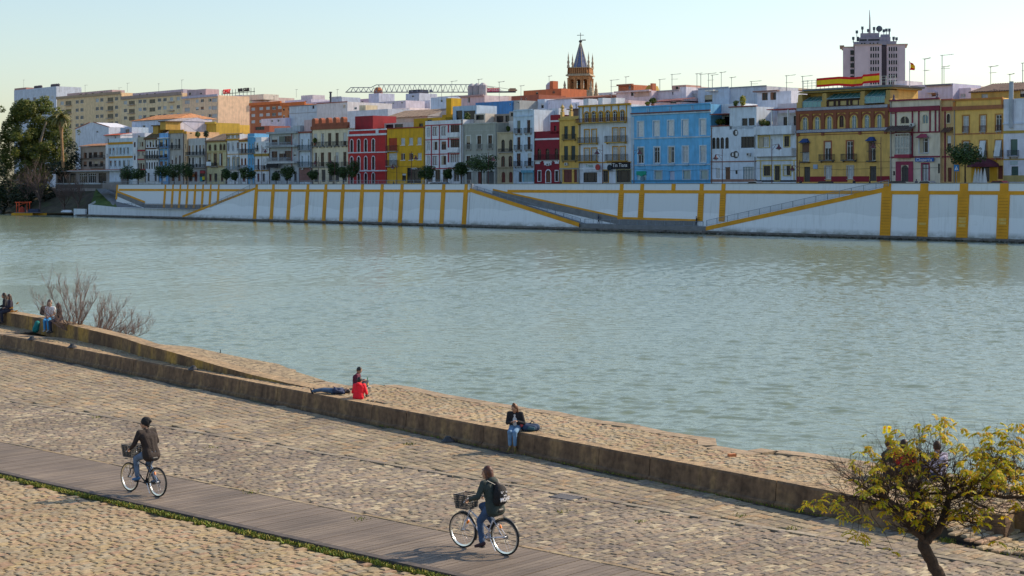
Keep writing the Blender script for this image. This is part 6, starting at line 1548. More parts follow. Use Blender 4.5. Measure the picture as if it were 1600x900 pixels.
h, Sx, Z = house('h25', 'large bright blue house with five white shuttered windows a floor', 986.5, 1110.5, 165.5, BL, [((1001,1025.5,1048,1070.4,1098),188.5,212.5,9,B(kind='s',fr='w',sur=(.5,.6,.68),sill=False)),((1001.5,1026.5,1049,1071,1098.5),229.5,254.5,8.6,B(kind='m',fr='w',sur=(.5,.6,.68),sill=True)),((1028.5,1073,1100.5),267,280,11,B(kind='s',fr=(.38,.45,.42),sur=(.4,.5,.6))),((1050,),267,284,8,B(kind='door',fr=(.42,.50,.66),nm='door')),((1002.5,),267,284,15,B(kind='door',fr=(.38,.55,.60),nm='shop_front'))],
      [(163.6,165.8,(.12,.40,.70),.2),(174,175.8,(.18,.07,.06),.35),(176.2,178.2,(.45,.56,.66),.2),(214,216,(.42,.52,.62),.15),(256.5,258.3,(.42,.55,.68),.12),(281,284,(.07,.24,.40),.08),(987,991,180,283,(.42,.52,.62),.05)]+[(x,x+1.2,166.5,173,(.32,.50,.70),.1) for x in (1011,1013.5,1045.5,1048,1080.5,1083)])
for xw in (1002.5,1026.5,1049,1071,1098.5):
    t = MB(); t.box(Sx(xw-6),Sx(xw+6),-.4,-.004,Z(258.6)+0,Z(256.6)); t.build('window_sill', plaster((.4,.5,.6)), h)
t = MB(); zt_, zb_ = Z(267), Z(276)
t.prism([(Sx(995),zt_),(Sx(1010),zt_),(Sx(1010),zt_-.7),(Sx(1006.5),zb_+.35),(Sx(1003),zb_),(Sx(999.5),zb_+.3),(Sx(995),zt_-.7)], -.14, -.08); t.build('green_awning', plaster((.01,.30,.20)), h)
t = MB(); t.lathe([(.5,-.06),(.5,.0)], (Sx(1004.2),-.1,Z(279)), 14, axis='y'); t.build('round_sign', plaster((.12,.22,.28)), h)
h, Sx, Z = house('h26', 'modern white house with round windows, four arched windows and a brown door', 1110.5, 1182, 197, (.60,.68,.78), [((1158.3,),185,185,.1,B())][:0]+[((1158.5,),214,231.5,0.1,B())][:0]+[((1168.8,),214,231.5,22,B(kind='m',fr='d')),((1115.3,1121.6,1128.4,1135.8),214,232,5.6,B(fr='d',arch=True,kind='m')),((1121.6,),262,279,6.6,B(fr='w',kind='c')),((1137.2,),261,281,7.6,B(kind='door',fr='b',nm='door')),((1150.7,),266,272,3.4,B(fr='d')),((1169.6,),261,282,17,B(kind='c',fr=(.2,.32,.36),nm='garage_door'))],
      [(1110.8,1140,195.2,196.8,(.20,.06,.05),.15),(251.6,253.2,(.26,.12,.10),.1),(280,284,(.30,.17,.13),.05)], boxes=[(1140,1182,197,168,0,8,(.60,.68,.78),'upper_storey',[(1159,1168,185.5,197.2),(1169.5,1179,185.5,197.2)]),(1110.8,1140,178,160,3,8,(.66,.70,.76),'roof_room'),(1110.8,1139.8,197,178.5,3.2,8,(.5,.56,.62),'terrace_room',[(1114,1137,180,196)])])
for (xc, yc, rr_) in ((1149.5,207.5,4),(1149.8,241.6,4.6),(1144.3,241.6,3.0)):
    t = MB(); r_ = (Sx(xc+rr_)-Sx(xc-rr_))/2*1.0; t.lathe([(r_*.98,-.06),(r_*.98,-.002)], (Sx(xc),0,Z(yc)), 20, axis='y')
    w_ = t.build('round_window', DKF, h); t = MB(); t.box(Sx(xc)-.02,Sx(xc)+r_*.75,-.08,-.061,Z(yc)-r_*.55,Z(yc)+r_*.55); t.build('half_shutter', WHF, w_)
t = MB(); t.box(Sx(1139.5),Sx(1182),-.25,.4,Z(168)+.003,Z(166.2)); t.box(Sx(1112),Sx(1139.6),-.6,3.1,Z(178.3),Z(176.8)); t.build('coping', plaster((.24,.07,.06)), h)
YF = (.60,.47,.16)
h, Sx, Z = house('h27', 'white house with yellow window frames and two solid white balconies', 1182, 1244, 197, (.62,.69,.78), [((1193.8,),213,229.5,16.5,B(kind='m',fr='w',sur=YF)),((1229.5,),213,229.5,8,B(kind='g',fr='d',sur=YF)),((1198.7,),259,274.5,10.5,B(fr='d',sur=YF)),((1229.8,),259,274,10.5,B(fr='d',sur=YF)),((1214.6,),259,282,8,B(kind='g',fr='d',nm='door',sur=YF))],
      [(244,245.5,(.5,.55,.6),.2),(250,251.5,YF,.08),(1188,1189.5,251,281,YF,.06),(1240,1241.5,251,281,YF,.06),(281.5,284,(.02,.03,.04),.08)],
      balcs=[(1184,1243,207.5,197,B(out=1.1,style='solid',col=(.64,.70,.78))),(1184,1243,241.8,232,B(out=1.1,style='solid',col=(.64,.70,.78)))],
      boxes=[(1201,1244,197.5,176,2.5,8,(.55,.60,.68),'terrace_room',[(1210.5,1217,182,196),(1226.5,1231,181,196),(1234.5,1238,181,191)]),(1182.5,1244,177,159,6,10,(.62,.56,.60),'roof_room')])
t = MB(); t.box(Sx(1199),Sx(1242),-.3,2.6,Z(171.6),Z(170.2)); t.build('awning', plaster((.40,.06,.05)), h)
t = MB()
for x in (1206.5,1232): t.box(Sx(x)-.1,Sx(x)+.1,-.2,0,Z(197),Z(172)); 
t.build('posts', WHF, h)
# ---- the ornate yellow and brick house
YO = (.66,.42,.12); BK_ = (.24,.075,.035)
h, Sx, Z = house('h28', 'ornate yellow house with a brick arcade floor and teal glazed attic', 1244, 1390.5, 165.5, YO, [((1257.8,1276.7,1295.8,1334.4,1354.4,1374),181,203,7.2,B(kind='t',fr='w',sur=YEL,arch=True,sill=False)),((1315,),180,199,7.2,B(kind='g',fr='r',sur=YEL,arch=True,nm='niche',sill=False)),
   ((1259,1362.7),222.5,251.5,11,B(kind='m',fr='w')),((1293.5,1328),221,250,9.6,B(kind='m',fr='w',sur=(.30,.10,.05),bal=B(style='bars',ex=.8,out=.75,slab=(.12,.12,.12)))),((1261,),260,284,9.6,B(kind='door',fr='d',nm='door')),((1364,),260,283,10.5,B(kind='door',fr='d',nm='door')),((1294,1328.6),260,279.5,9,B(kind='c',fr='w',sur=(.40,.35,.3)))],
   [(166,176,BK_,.2),(201,206.5,BK_,.12),(209,210,BK_,.06),(252.8,254,(.42,.27,.08),.06),(1244.5,1256,275.5,284,DRD,.08),(1266,1290,275.5,284,DRD,.08),(1299,1324,275.5,284,DRD,.08),(1333,1358,275.5,284,DRD,.08),(1370,1390,275.5,284,DRD,.08)] + [(x-2.6,x+2.6,176,201,BK_,.22) for x in (1247.5,1267.3,1286.3,1305.4,1324.8,1344.4,1364,1386)] + [(x-2,x+2,206.5,211,BK_,.18) for x in (1247.5,1286,1344,1384)])
# arches in brick over each opening
t = MB()
for xc in (1257.8,1276.7,1295.8,1315,1334.4,1354.4,1374):
    cx = Sx(xc); r0 = .85; zc = Z(187.5)
    for i in range(10):
        a0, a1 = pi*i/10, pi*(i+1)/10
        q = [(cx+cos(a)*r, zc+sin(a)*r) for a, r in ((a0,r0),(a0,r0+.34),(a1,r0+.34),(a1,r0))]
        t.prism(q, -.12, -.055)
t.build('brick_arches', plaster(BK_), h)
# tile friezes: small blue and white teeth
for (y_, n) in ((168.5, 110), (203.5, 110)):
    t = MB(); t2 = MB(); a0, b0 = Sx(1246), Sx(1388); zc = Z(y_)
    t2.box(a0, b0, -.26, -.205, zc-.28, zc+.28)
    for i in range(n):
        s = a0+(b0-a0)*i/n; w_ = (b0-a0)/n*.5
        t.prism([(s,zc-.22),(s+w_,zc-.22),(s+w_*1.6,zc+.22),(s+w_*.6,zc+.22)], -.30, -.262)
    f_ = t2.build('tile_frieze', plaster((.06,.07,.16)), h); t.build('white_tiles', plaster((.6,.62,.66)), f_)
# glazed attic: sloping glass between yellow piers
def slopeglass(xa, xb, ytop, ymid, ybot, n, par, lower=True):
    g = MB(); f_ = MB(); a0, b0 = Sx(xa), Sx(xb); z2, z1, z0 = Z(ytop), Z(ymid), Z(ybot)
    g.poly([(a0,.3,z1),(b0,.3,z1),(b0,2.6,z2),(a0,2.6,z2)])
    if lower: g.poly([(a0,.3,z0),(b0,.3,z0),(b0,.3,z1),(a0,.3,z1)])
    for i in range(n+1):
        s = a0+(b0-a0)*i/n; f_.bar((s,.27,z1),(s,2.57,z2),.06)
        if lower: f_.bar((s,.27,z0),(s,.27,z1),.07)
    f_.bar((a0,.27,z1),(b0,.27,z1),.07); 
    if lower: f_.bar((a0,.27,z0),(b0,.27,z0),.1)
    w_ = g.build('attic_glazing', mat('teal_glass', (.10,.30,.33), .15, var=.1), par); f_.build('glazing_bars', plaster((.35,.48,.52)), w_)
slopeglass(1253,1283,147,156,166,4,h); slopeglass(1290,1342,144,153.5,156,6,h,False); slopeglass(1350,1381,141.5,153,162.5,4,h)
t = MB(); zb_ = Z(165.5)
t.box(Sx(1247),Sx(1387),2.7,9,zb_-.5,Z(141)); t.build('attic_wall', plaster(YO), h)
for x in (1248.5,1286.5,1346,1386): 
    t = MB(); t.box(Sx(x-4 if x>1250 else 1244.5),Sx(x+4 if x<1380 else 1389.5),.05,2.75,zb_+.003,Z(157))
    t.prism([(Sx(x-4 if x>1250 else 1244.5)+.02,Z(157)+.003),(Sx(x+4 if x<1380 else 1389.5)-.02,Z(157)+.003),(Sx(x)+.4,Z(144)),(Sx(x)-.4,Z(144))],.3,2.75); t.build('attic_pier', plaster((.46,.31,.10)), h)
t = MB(); t.box(Sx(1291),Sx(1341),.5,.8,zb_,Z(157)); t.build('attic_panel', plaster((.52,.40,.18)), h)
t = MB(); 
for x in (1291,1302,1309,1322,1328,1340): t.box(Sx(x)-.18,Sx(x)+.18,.3,.45,zb_,Z(157))
t.box(Sx(1290),Sx(1342),.3,.48,Z(157),Z(155.8)); t.box(Sx(1290),Sx(1342),.3,.48,zb_,Z(164.3)); t.build('panel_frame', plaster((.05,.02,.02)), h)
t = MB(); t.prism([(Sx(1245),Z(142)),(Sx(1394),Z(142)),(Sx(1393),Z(139.5)),(Sx(1250),Z(139.5))],.1,9); t.build('attic_cornice', plaster((.42,.31,.12)), h)
t = MB(); t.prism([(Sx(1255),Z(139.4)),(Sx(1396),Z(139.4)),(Sx(1397),Z(136.6)),(Sx(1257),Z(136.6))],-.4,9.3); t.build('flat_roof', plaster((.16,.18,.20)), h)
for x in (1259,1362.7):                                                # blue canopies and window cages
    t = MB(); a0, b0 = Sx(x-7), Sx(x+7); z0, z1 = Z(221.5), Z(215)
    t.poly([(a0,-.9,z0),(b0,-.9,z0),(b0-.5,-.25,z1),(a0+.5,-.25,z1)]); t.poly([(a0,-.9,z0),(a0+.5,-.25,z1),(a0+.5,0,z1),(a0,0,z0)]); t.poly([(b0,-.9,z0),(b0,0,z0),(b0-.5,0,z1),(b0-.5,-.25,z1)]); t.poly([(a0+.5,-.25,z1),(b0-.5,-.25,z1),(b0-.5,0,z1),(a0+.5,0,z1)]); t.poly([(a0,-.9,z0-.01),(a0,0,z0-.01),(b0,0,z0-.01),(b0,-.9,z0-.01)])
    t.build('canopy', plaster((.02,.06,.20)), h)
    t = MB(); a0, b0 = Sx(x-6), Sx(x+6)
    for i in range(9): s = a0+(b0-a0)*i/8; t.bar((s,-.5,Z(252)),(s,-.5,Z(222)),.02)
    for y_ in (252,237,223): t.box(a0,b0,-.52,-.48,Z(y_)-.05,Z(y_)+.05)
    t.box(a0-.1,b0+.1,-.55,-.01,Z(253.5),Z(252)); t.build('window_cage', IRON, h)
t = MB(); t.box(Sx(1271.2),Sx(1277.8),-.12,-.004,Z(263.5),Z(256.5)); t.build('wall_plaque', plaster((.35,.45,.6)), h)
# flag cloths on the roof rail of that house
hz_ = Z(136.6)
rl = MB(); a0, b0 = Sx(1257), Sx(1400)
for i in range(22): s = a0+(b0-a0)*i/21; rl.box(s-.035,s+.035,-.3,-.23,hz_,hz_+1.55)
for z_ in (.55,1.05,1.5): rl.box(a0,b0,-.29,-.24,hz_+z_-.03,hz_+z_+.03)
rl.build('roof_railing', mat('pale_rail', (.5,.52,.48), .6), h)
fl = thing('flag_banner', 'long red and yellow striped cloth draped along the roof rail of the ornate yellow house', 'flag', fw(HOUSES['h28'][6], 16, STREET), FANG)
for (f0, f1, c) in ((0,.25,(.75,.012,.015)),(.25,.75,(.95,.60,.01)),(.75,1,(.75,.012,.015))):
    t = MB(); n = 44; a0, b0 = Sx(1278), Sx(1376)
    def prof(i, f): 
        u = i/n; k = .25*sin(u*9)+.2*sin(u*23+1)
        drop = -.35*max(0,sin((u-.35)*5)) if .35 < u < .75 else 0
        return (a0+(b0-a0)*u, -.38-.1*sin(u*31), hz_+.25+drop+(1.55-.1*k)*f+u*.25)
    for i in range(n):
        for s_ in (0, .03):
            P = [prof(i,f0),prof(i+1,f0),prof(i+1,f1),prof(i,f1)]; t.poly([(p[0],p[1]-s_,p[2]) for p in P])
    t.build('cloth_stripe', plaster(c), fl)
# ---- cream and maroon corner house
h, Sx, Z = house('h29', 'cream house with maroon columns, a tiled oriel and a blue sign', 1390.5, 1469, 156.5, (.68,.60,.47), [((1413.5,),181,193,14,B(kind='m',fr=CREAM,arch=True)),((1445.5,),179.5,194,9,B(kind='t',fr=CREAM,arch=True)),((1443.5,),216,239,13,B(kind='g',fr='w',sur=(.5,.5,.52),sill=True)),((1414,),258,284,11,B(kind='door',fr='d',nm='door',arch=True)),((1446,),256.5,284,10,B(kind='c',fr='d',nm='door',sur=(.30,.04,.09))),((1397,),267,274,3,B(fr='d')),((1467,),256,271,3,B(fr='d'))],
   [(154.5,156.8,MAR,.35),(166.5,174,MAR,.3),(206,208,MAR,.15),(244,246.3,MAR,.15)]+[(x-1,x+1,174,206,MAR,.14) for x in (1400,1426,1436,1453.5,1462,1468)]+[(1391,1398.5,175,176.5,MAR,.1),(1400.5,1404,206,244,MAR,.14),(1423.5,1427,206,244,MAR,.14),(1400,1408,252,284,(.30,.04,.09),.12),(1420,1427,252,284,(.30,.04,.09),.12),(1408,1420,252,257.5,(.30,.04,.09),.12),(1402,1426,241,246.6,(.30,.03,.06),.9)], side=(.66,.50,.28))  # side tint carries sunlight on the cream wall
t = MB(); g = MB(); a0, b0 = Sx(1403), Sx(1425)
g.box(a0,b0,-.8,-.01,Z(241),Z(212)); g.build('oriel_glass', mat('oriel_glass', (.30,.33,.33), .2, var=.3), h)
for i in range(6): s = a0+(b0-a0)*i/5; t.box(s-.07,s+.07,-.86,-.81,Z(241),Z(208))
for y_ in (241,231,213,208.5): t.box(a0-.05,b0+.05,-.87,-.80,Z(y_)-.1,Z(y_)+.1)
t.build('oriel_frame', plaster((.5,.47,.42)), h)
tileroof(h, Sx(1389.5), Sx(1431), -1.6, -.05, Z(204), Z(196), (.10,.07,.06), name='oriel_roof')
t = MB(); a0, b0 = Sx(1434.5), Sx(1453.5); t.poly([(a0,-.9,Z(215.5)),(b0,-.9,Z(215.5)),(b0-.6,-.2,Z(209.5)),(a0+.6,-.2,Z(209.5))]); t.poly([(a0,-.9,Z(215.5)),(a0+.6,-.2,Z(209.5)),(a0+.6,0,Z(209.5)),(a0,0,Z(215.5))]); t.poly([(a0,-.9,Z(215.6)),(a0,0,Z(215.6)),(b0,0,Z(215.6)),(b0,-.9,Z(215.6))]); t.build('canopy', plaster((.32,.05,.09)), h)
t = MB(); t.box(Sx(1432),Sx(1460.5),-.4,-.16,Z(252.8),Z(247)); sg = t.build('shop_sign', plaster((.03,.13,.42)), h)
textmesh('Chaparria', .75, WHT, 'sign_lettering', sg, Matrix.Translation((Sx(1446), -.43, Z(250))) @ Matrix.Rotation(radians(90), 4, 'X'), ext=.01)
for x in (1394.5,1462.5):
    t = MB(); t.lathe([(.1,0),(.3,.3),(.12,.6),(.2,.8),(.02,1.2)], (Sx(x),.4,Z(156.5)), 8); t.build('finial', plaster((.12,.10,.14)), h)
h, Sx, Z = house('h29b', 'narrow wing with sunlight in its ochre colour and a small tiled balcony beside the maroon house', 1469, 1489.5, 156.5, (.62,.42,.20), [((1482,),178,192,5,B(fr='d',sur=CREAM,arch=True)),((1483,),212,236,6,B(kind='g',fr='r')),((1484,),262,284,6,B(kind='door',fr='r',nm='door'))], [(154.5,156.8,(.45,.12,.08),.3),(167,173,(.32,.05,.05),.25),(1476,1478,174,284,MAR,.12),(244,246,MAR,.12)], o=16.6)  # angled part of the cream house, sunlight painted into the wall colour
tileroof(h, Sx(1475), Sx(1490), -1.1, -.05, Z(206), Z(199.5), (.12,.06,.04), name='oriel_roof')
h, Sx, Z = house('h30', 'yellow house with orange cornice, awnings and a small cafe front', 1489.5, 1568, 154.5, (.76,.48,.13), [((1509.3,1536,1560.7),180.5,205.5,9,B(kind='m',fr='w',sur=(.42,.20,.05),bal=B(style='bars',ex=.0,h=.9,out=.25,col=(.1,.02,.03)))),((1509.3,1536.5,1561),220.5,246,9.6,B(kind='c',fr='w',sur=(.42,.20,.05),bal=B(style='bars',ex=.2,out=.5))),((1495,),260,274,5,B(kind='g',fr='d')),((1563,),259,280,8,B(kind='door',fr='r',nm='door')),((1540,),258,284,12,B(kind='v',fr='d',nm='cafe_opening'))],
   [(153.3,156,(.52,.20,.05),.3),(165,171,(.36,.14,.06),.35),(1489.8,1493,156,165,(.52,.20,.05),.2),(1565,1567.8,156,165,(.52,.20,.05),.2),(208,209.5,(.38,.14,.06),.12),(247,250,(.42,.14,.05),.2),(1489.8,1500,250.5,284,(.52,.26,.03),.05),(1518,1533,250.5,284,(.60,.33,.02),.05),(1547,1558,250.5,284,(.60,.33,.02),.05)])
for x in (1536.5,1561):
    t = MB(); t.poly([(Sx(x-5),-.06,Z(220)),(Sx(x+4),-.06,Z(220)),(Sx(x+5),-.9,Z(245)),(Sx(x-4),-.9,Z(245))]); t.poly([(Sx(x-5),-.03,Z(220)),(Sx(x+4),-.03,Z(220)),(Sx(x+5),-.86,Z(245)),(Sx(x-4),-.86,Z(245))]); t.build('window_awning', plaster((.62,.66,.68)), h)
t = MB(); t.lathe([(2.6,0),(2.4,.5),(1.6,1.0),(.4,1.35),(.05,1.4)], (Sx(1540),-.6,Z(261)), 14); t.build('cafe_awning', plaster((.10,.02,.04)), h)
h, Sx, Z = house('h31', 'white house with a drainpipe, green balcony door and green ground floor door', 1568, 1606, 154, (.62,.66,.76), [((1584.3,),217.5,242.5,11,B(kind='s',fr=(.10,.17,.14))),((1585.5,),260,284,11,B(kind='door',fr=(.05,.10,.09),nm='door'))], [(204,208,(.40,.28,.06),.15),(191.5,194,(.5,.56,.68),.2),(248,249.6,(.40,.28,.06),.15),(274,284,(.42,.34,.14),.06),(1579,1590.5,251.5,257.5,(.40,.52,.55),.1)], balcs=[(1577,1592,244,235)])
t = MB(); t.tube([(Sx(1581),-.25,Z(200)),(Sx(1581),-.25,Z(160)),(Sx(1581),-.1,Z(127))],.35,n=8); t.build('flue_pipe', plaster((.35,.40,.46)), h)
house('h32', 'ochre white house at the far right edge of the row', 1606, 1660, 165, (.6,.55,.42), [((1615,1635,1650),215,238,9,B(kind='m',sur=OC)),((1615,1635,1650),180,200,9,B(kind='m',sur=OC))], [(163,166,OC,.3)])
# ================================================================== ROOFSCAPE BEHIND
def bg(label, x0, x1, yt, col, o, dep=12, rows=(), **k):
    key = 'bg%d' % len(HOUSES)
    h, Sx, Z = house(key, label, x0, x1, yt, col, rows=rows, o=o, dep=dep, name=k.pop('name', 'house'), **k)
    return h, Sx, Z
def grid(xs, ys, w, hgt, **k): return [(xs, y, y+hgt, w, k) for y in ys]
PEA = (.80,.58,.34)  # cream apartment walls brightened in the base colour to look sunlit
h, Sx, Z = bg('long cream apartment block with a flat roof on the left skyline', 89, 190, 149, PEA, 120, 14, rows=grid((97,120.5,128,152,159,182),(155,168,180,192),5,5.5,kind='m')+grid((107,172.5),(155,168,180,192),9,7,kind='g',fr=(.5,.36,.2)), bands=[(147,151,(.42,.30,.20),.5)]+[(102.5,112,y,y+1.3,(.45,.36,.28),.9) for y in (161.5,174.5,186.5)]+[(168,177,y,y+1.3,(.45,.36,.28),.9) for y in (161.5,174.5,186.5,198)], cat='apartments', name='apartment_block', boxes=[(95,165,149,142,3,9,(.50,.38,.38),'roof_room',[(114,118,144.5,146.5),(123,127,144.5,146.5),(133,137,144.5,146.5),(147,151,144.5,146.5)])])
h, Sx, Z = bg('cream apartment block with dark windows right of the long cream block', 190, 285, 149, (.82,.62,.38), 120, 14, rows=grid((196,219,226,249,257.5,268,278.5),(154.5,167,179),5.4,5.5,kind='m')+grid((206,238),(155,168,180),9,6.5,kind='g',fr=(.5,.36,.2)), bands=[(147,152,(.38,.28,.24),.5)]+[(201,211,y,y+1.2,(.45,.36,.30),.9) for y in (161,174.5)]+[(264,273,y,y+1.2,(.45,.36,.30),.9) for y in (161,174.5)], cat='apartments', name='apartment_block', boxes=[(197,276,149,142,3,9,(.50,.44,.52),'roof_room',[(207,210,144.5,147),(218,221,144.5,147),(230,233,144.5,147)])])
h, Sx, Z = bg('peach sunlit end of the cream apartments with glazed balconies', 285, 341, 151, (.84,.58,.38), 118, 14, rows=grid((308,316,328),(155,167,179),4.6,5,kind='m')+grid((292.5,335),(155,167,179),8,6,kind='c',fr=(.45,.30,.28)), bands=[(149,152.5,(.50,.46,.56),.5)], cat='apartments', name='apartment_block', boxes=[(282,311,151,138,3,9,(.58,.42,.44),'roof_room',[(285,288,142,146),(302,305,144,146)])])  # sunlight on this end is part of the wall colour
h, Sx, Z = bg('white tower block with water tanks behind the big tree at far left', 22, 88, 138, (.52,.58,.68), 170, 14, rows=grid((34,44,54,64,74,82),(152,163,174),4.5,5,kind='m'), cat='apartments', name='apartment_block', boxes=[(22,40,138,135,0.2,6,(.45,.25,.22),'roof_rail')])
t = MB()
for x in (44,46.5,49,51,53,70,72,74.5,77,80): t.lathe([(.75,0),(.75,1.5),(.2,1.9)], (Sx(x),4,Z(138)), 8)
t.build('water_tanks', plaster((.10,.09,.11)), h)
h, Sx, Z = bg('small pink white house gable left of the terracotta roof', 118, 170, 200, (.66,.68,.76), 60, 10, rows=[((152,),205,208,3,{})])
t = MB(); t.prism([(Sx(118),Z(200)+.003),(Sx(170),Z(200)+.003),(Sx(146),Z(191.5)),(Sx(140),Z(191.5))],.1,9); t.build('gable', plaster((.66,.68,.76)), h)
t = MB(); t.bar((Sx(117),0,Z(200)),(Sx(140),0,Z(191)),.15); t.bar((Sx(146),0,Z(191)),(Sx(171),0,Z(200)),.15); t.build('gable_edge', plaster((.4,.12,.08)), h)
h, Sx, Z = bg('white house under a wide terracotta hipped roof', 206, 283, 187, (.60,.66,.80), 70, 12, roof=(187,178,(.48,.22,.10),7,dict(hip=5)), rows=[((225,),195,199,4,{})])
bg('pale blue stair tower of the white houses at left', 188, 206, 199, (.45,.58,.72), 45, 6, rows=[((199,),202,210,6,{})])
bg('white rooftop house with a red tiled eave at left', 164, 188, 211, (.66,.66,.72), 40, 6, roof=(211,208,(.5,.10,.05),4), rows=[((180,),213,219,3,{})])
bg('white terrace house behind the steep brown roof', 207, 226, 208, (.62,.68,.78), 30, 6, rows=[((217,),211,216,4,{})])
bg('mauve white gable wall right of the steep brown roof', 255, 285, 190, (.62,.58,.68), 32, 10, roof=(190,184,(.40,.36,.36),5))
h, Sx, Z = bg('yellow penthouse with a flat cornice behind the grey house', 293, 338, 193, (.58,.38,.05), 40, 8, rows=[((313,),196.5,202,7,B()),((301,),197,202,3,B(fr='d'))], bands=[(191.5,194.5,(.62,.42,.06),.5)])
bg('sunlit yellow block with small windows behind the cream house', 336, 355, 195, (.75,.48,.08), 52, 8, rows=[((341,346),196,198,3,B(fr='d'))])
h, Sx, Z = bg('white mid-rise with square windows under a rooftop sign', 342, 376, 156, (.54,.52,.60), 135, 12, rows=grid((353,360,369),(166,178,190),4,5,kind='g'), bands=[(342,360,154,157,(.3,.32,.38),.4)], cat='apartments', name='apartment_block', boxes=[(344,371,156,149,2,9,(.48,.50,.62),'roof_room'),(372,405,156,150,2,9,(.75,.66,.55),'roof_room')])
rs = thing('roof_sign', 'rooftop sign of red and dark lettering on the white mid-rise', 'sign', fw(HOUSES[list(HOUSES)[-1]][6], 137, STREET), FANG)
textmesh('OMAY', 2.5, plaster((.75,.05,.06)), 'red_letters', rs, Matrix.Translation((Sx(347.5), 0, Z(142))) @ Matrix.Rotation(radians(90), 4, 'X'), ext=.2, sx=.75)
textmesh('BAR STAR', 2.0, plaster((.02,.02,.03)), 'dark_letters', rs, Matrix.Translation((Sx(374), 0, Z(141.5))) @ Matrix.Rotation(radians(90), 4, 'X'), ext=.2, sx=.9)
t = MB()
for x in (339,343,347,351,355,360,366,372,378,384,389): t.bar((Sx(x),.4,Z(156)),(Sx(x),.4,Z(139)),.12)
t.bar((Sx(338),.4,Z(145)),(Sx(390),.4,Z(145)),.12); t.build('sign_frame', IRON, rs)
bg('pink tinted block between the sign building and the brick block', 376, 394, 158, (.70,.56,.58), 136, 12, bands=[(158,162,(.45,.62,.55),.3)], cat='apartments', name='apartment_block')
h, Sx, Z = bg('orange brick apartment block with shaded left face', 391, 440, 162, (.40,.13,.05), 110, 12, rows=grid((395.5,408,418.5,437),(167,177,187),6,4.5,kind='c')+grid((428,),(167,177,187),6,5,kind='g'), bands=[(159.5,164,(.62,.16,.04),.6)], cat='apartments', name='apartment_block')  # brick darkened, shade of this face is in the colour
bg('orange brick wing with sunlight in its brighter colour and air conditioners', 440, 478, 163, (.60,.22,.08), 108, 12, rows=grid((443.5,452,460,468,475),(168,179,190),2.6,4,kind='g',fr='d'), bands=[(159.8,165,(.66,.17,.04),.6)], cat='apartments', name='apartment_block')  # same brick lightened, sunlight is in the colour
bg('small white roof house below the orange brick block', 408, 446, 185, (.62,.60,.78), 60, 8, rows=[((425,435),187,191,3,{})])
bg('small white house with a brown flat roof above the white terrace houses', 396, 421, 197, (.34,.10,.06), 40, 7, rows=[((406,),198,203,14,B(fr='d'))])
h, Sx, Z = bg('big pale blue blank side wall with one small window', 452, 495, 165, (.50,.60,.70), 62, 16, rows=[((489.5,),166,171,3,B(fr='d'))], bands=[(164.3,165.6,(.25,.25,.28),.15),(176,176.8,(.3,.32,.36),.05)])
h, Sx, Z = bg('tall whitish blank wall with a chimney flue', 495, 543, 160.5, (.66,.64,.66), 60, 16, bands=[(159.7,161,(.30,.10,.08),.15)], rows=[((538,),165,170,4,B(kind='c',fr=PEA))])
t = MB(); t.lathe([(.30,-1.5),(.30,Z(144.5)-Z(160)),(.5,Z(144)-Z(160)),(.5,Z(143)-Z(160)),(.3,Z(142.7)-Z(160))], (Sx(513),.8,Z(160)), 10); t.build('flue_pipe', plaster((.07,.08,.10)), h)
bg('low mauve white house with a dark hip left of the crane tip', 445, 486, 156, (.56,.52,.64), 160, 10, rows=[((478,),158,160,3,{})], boxes=[(464,482,156,149,2,8,(.6,.55,.6),'roof_room')])
bg('pale block beside the black flue on the skyline', 515, 534, 152, (.48,.54,.66), 120, 8, bands=[(151,152.5,(.62,.64,.7),.2)])
bg('long pink white roof terrace left of the crane', 486, 576, 157, (.60,.52,.64), 150, 8, rows=grid((500,512,540,552,566),(160,),3,3))
h, Sx, Z = bg('white square stair tower under the crane boom', 576, 592, 146, (.56,.58,.70), 135, 7)
t = MB(); t.lathe([(1.6,0),(1.6,1.2),(.9,2.2)], (Sx(584),2,Z(146)), 10); t.build('water_tank', plaster((.45,.15,.05)), h)
bg('sunlit white row of small houses below the crane', 577, 640, 170, (.78,.66,.66), 95, 8, rows=[((584,596,608,628),172,176,4,B(fr='r'))])
bg('pinkish white houses with tiny windows under the crane', 592, 634, 158, (.58,.54,.64), 115, 8, rows=[((601,614,628),160,163,3,{})])
h, Sx, Z = bg('white stepped block with roof machinery under the crane', 634, 655, 146, (.54,.58,.70), 138, 8, rows=[((645,),149,152,4,B())])
t = MB(); t.box(Sx(635),Sx(652),1,5,Z(146),Z(140)); t.build('roof_machinery', plaster((.03,.04,.07)), h)
bg('long white building with a curved parapet under the crane', 655, 672, 157, (.55,.58,.68), 125, 8)
bg('pale blue grey house wall behind the red house', 543, 606, 172, (.52,.56,.64), 48, 10, rows=[((555,),166,170,4,{})], boxes=[(552,562,172,163,2,6,(.66,.58,.4),'roof_room')])
h, Sx, Z = bg('low house with a big grey brown tiled roof behind the mustard house', 600, 668, 183, (.40,.38,.36), 38, 10, roof=(183,170,(.27,.20,.15),7))
bg('white blue wall with a pink terrace beside the ochre tower', 673, 700, 152, (.55,.64,.78), 60, 8, rows=[((690,),156,160,3,{})])
bg('white low house with red pots left of the pink turret', 698, 722, 156, (.70,.58,.60), 70, 8, rows=[((705,714),158,161,3,{})])
h, Sx, Z = bg('small pink turret house with three water tanks', 719, 757, 150, (.66,.54,.56), 50, 8, rows=[((732,),152,160,4,B(fr='d'))], bands=[(148.5,151,(.40,.30,.30),.5)])
t = MB()
for x in (728,736.5,745): t.lathe([(1.05,0),(1.05,2.6),(.3,3.2)], (Sx(x),2,Z(149.5)), 10)
t.build('water_tanks', plaster((.42,.40,.42)), h)
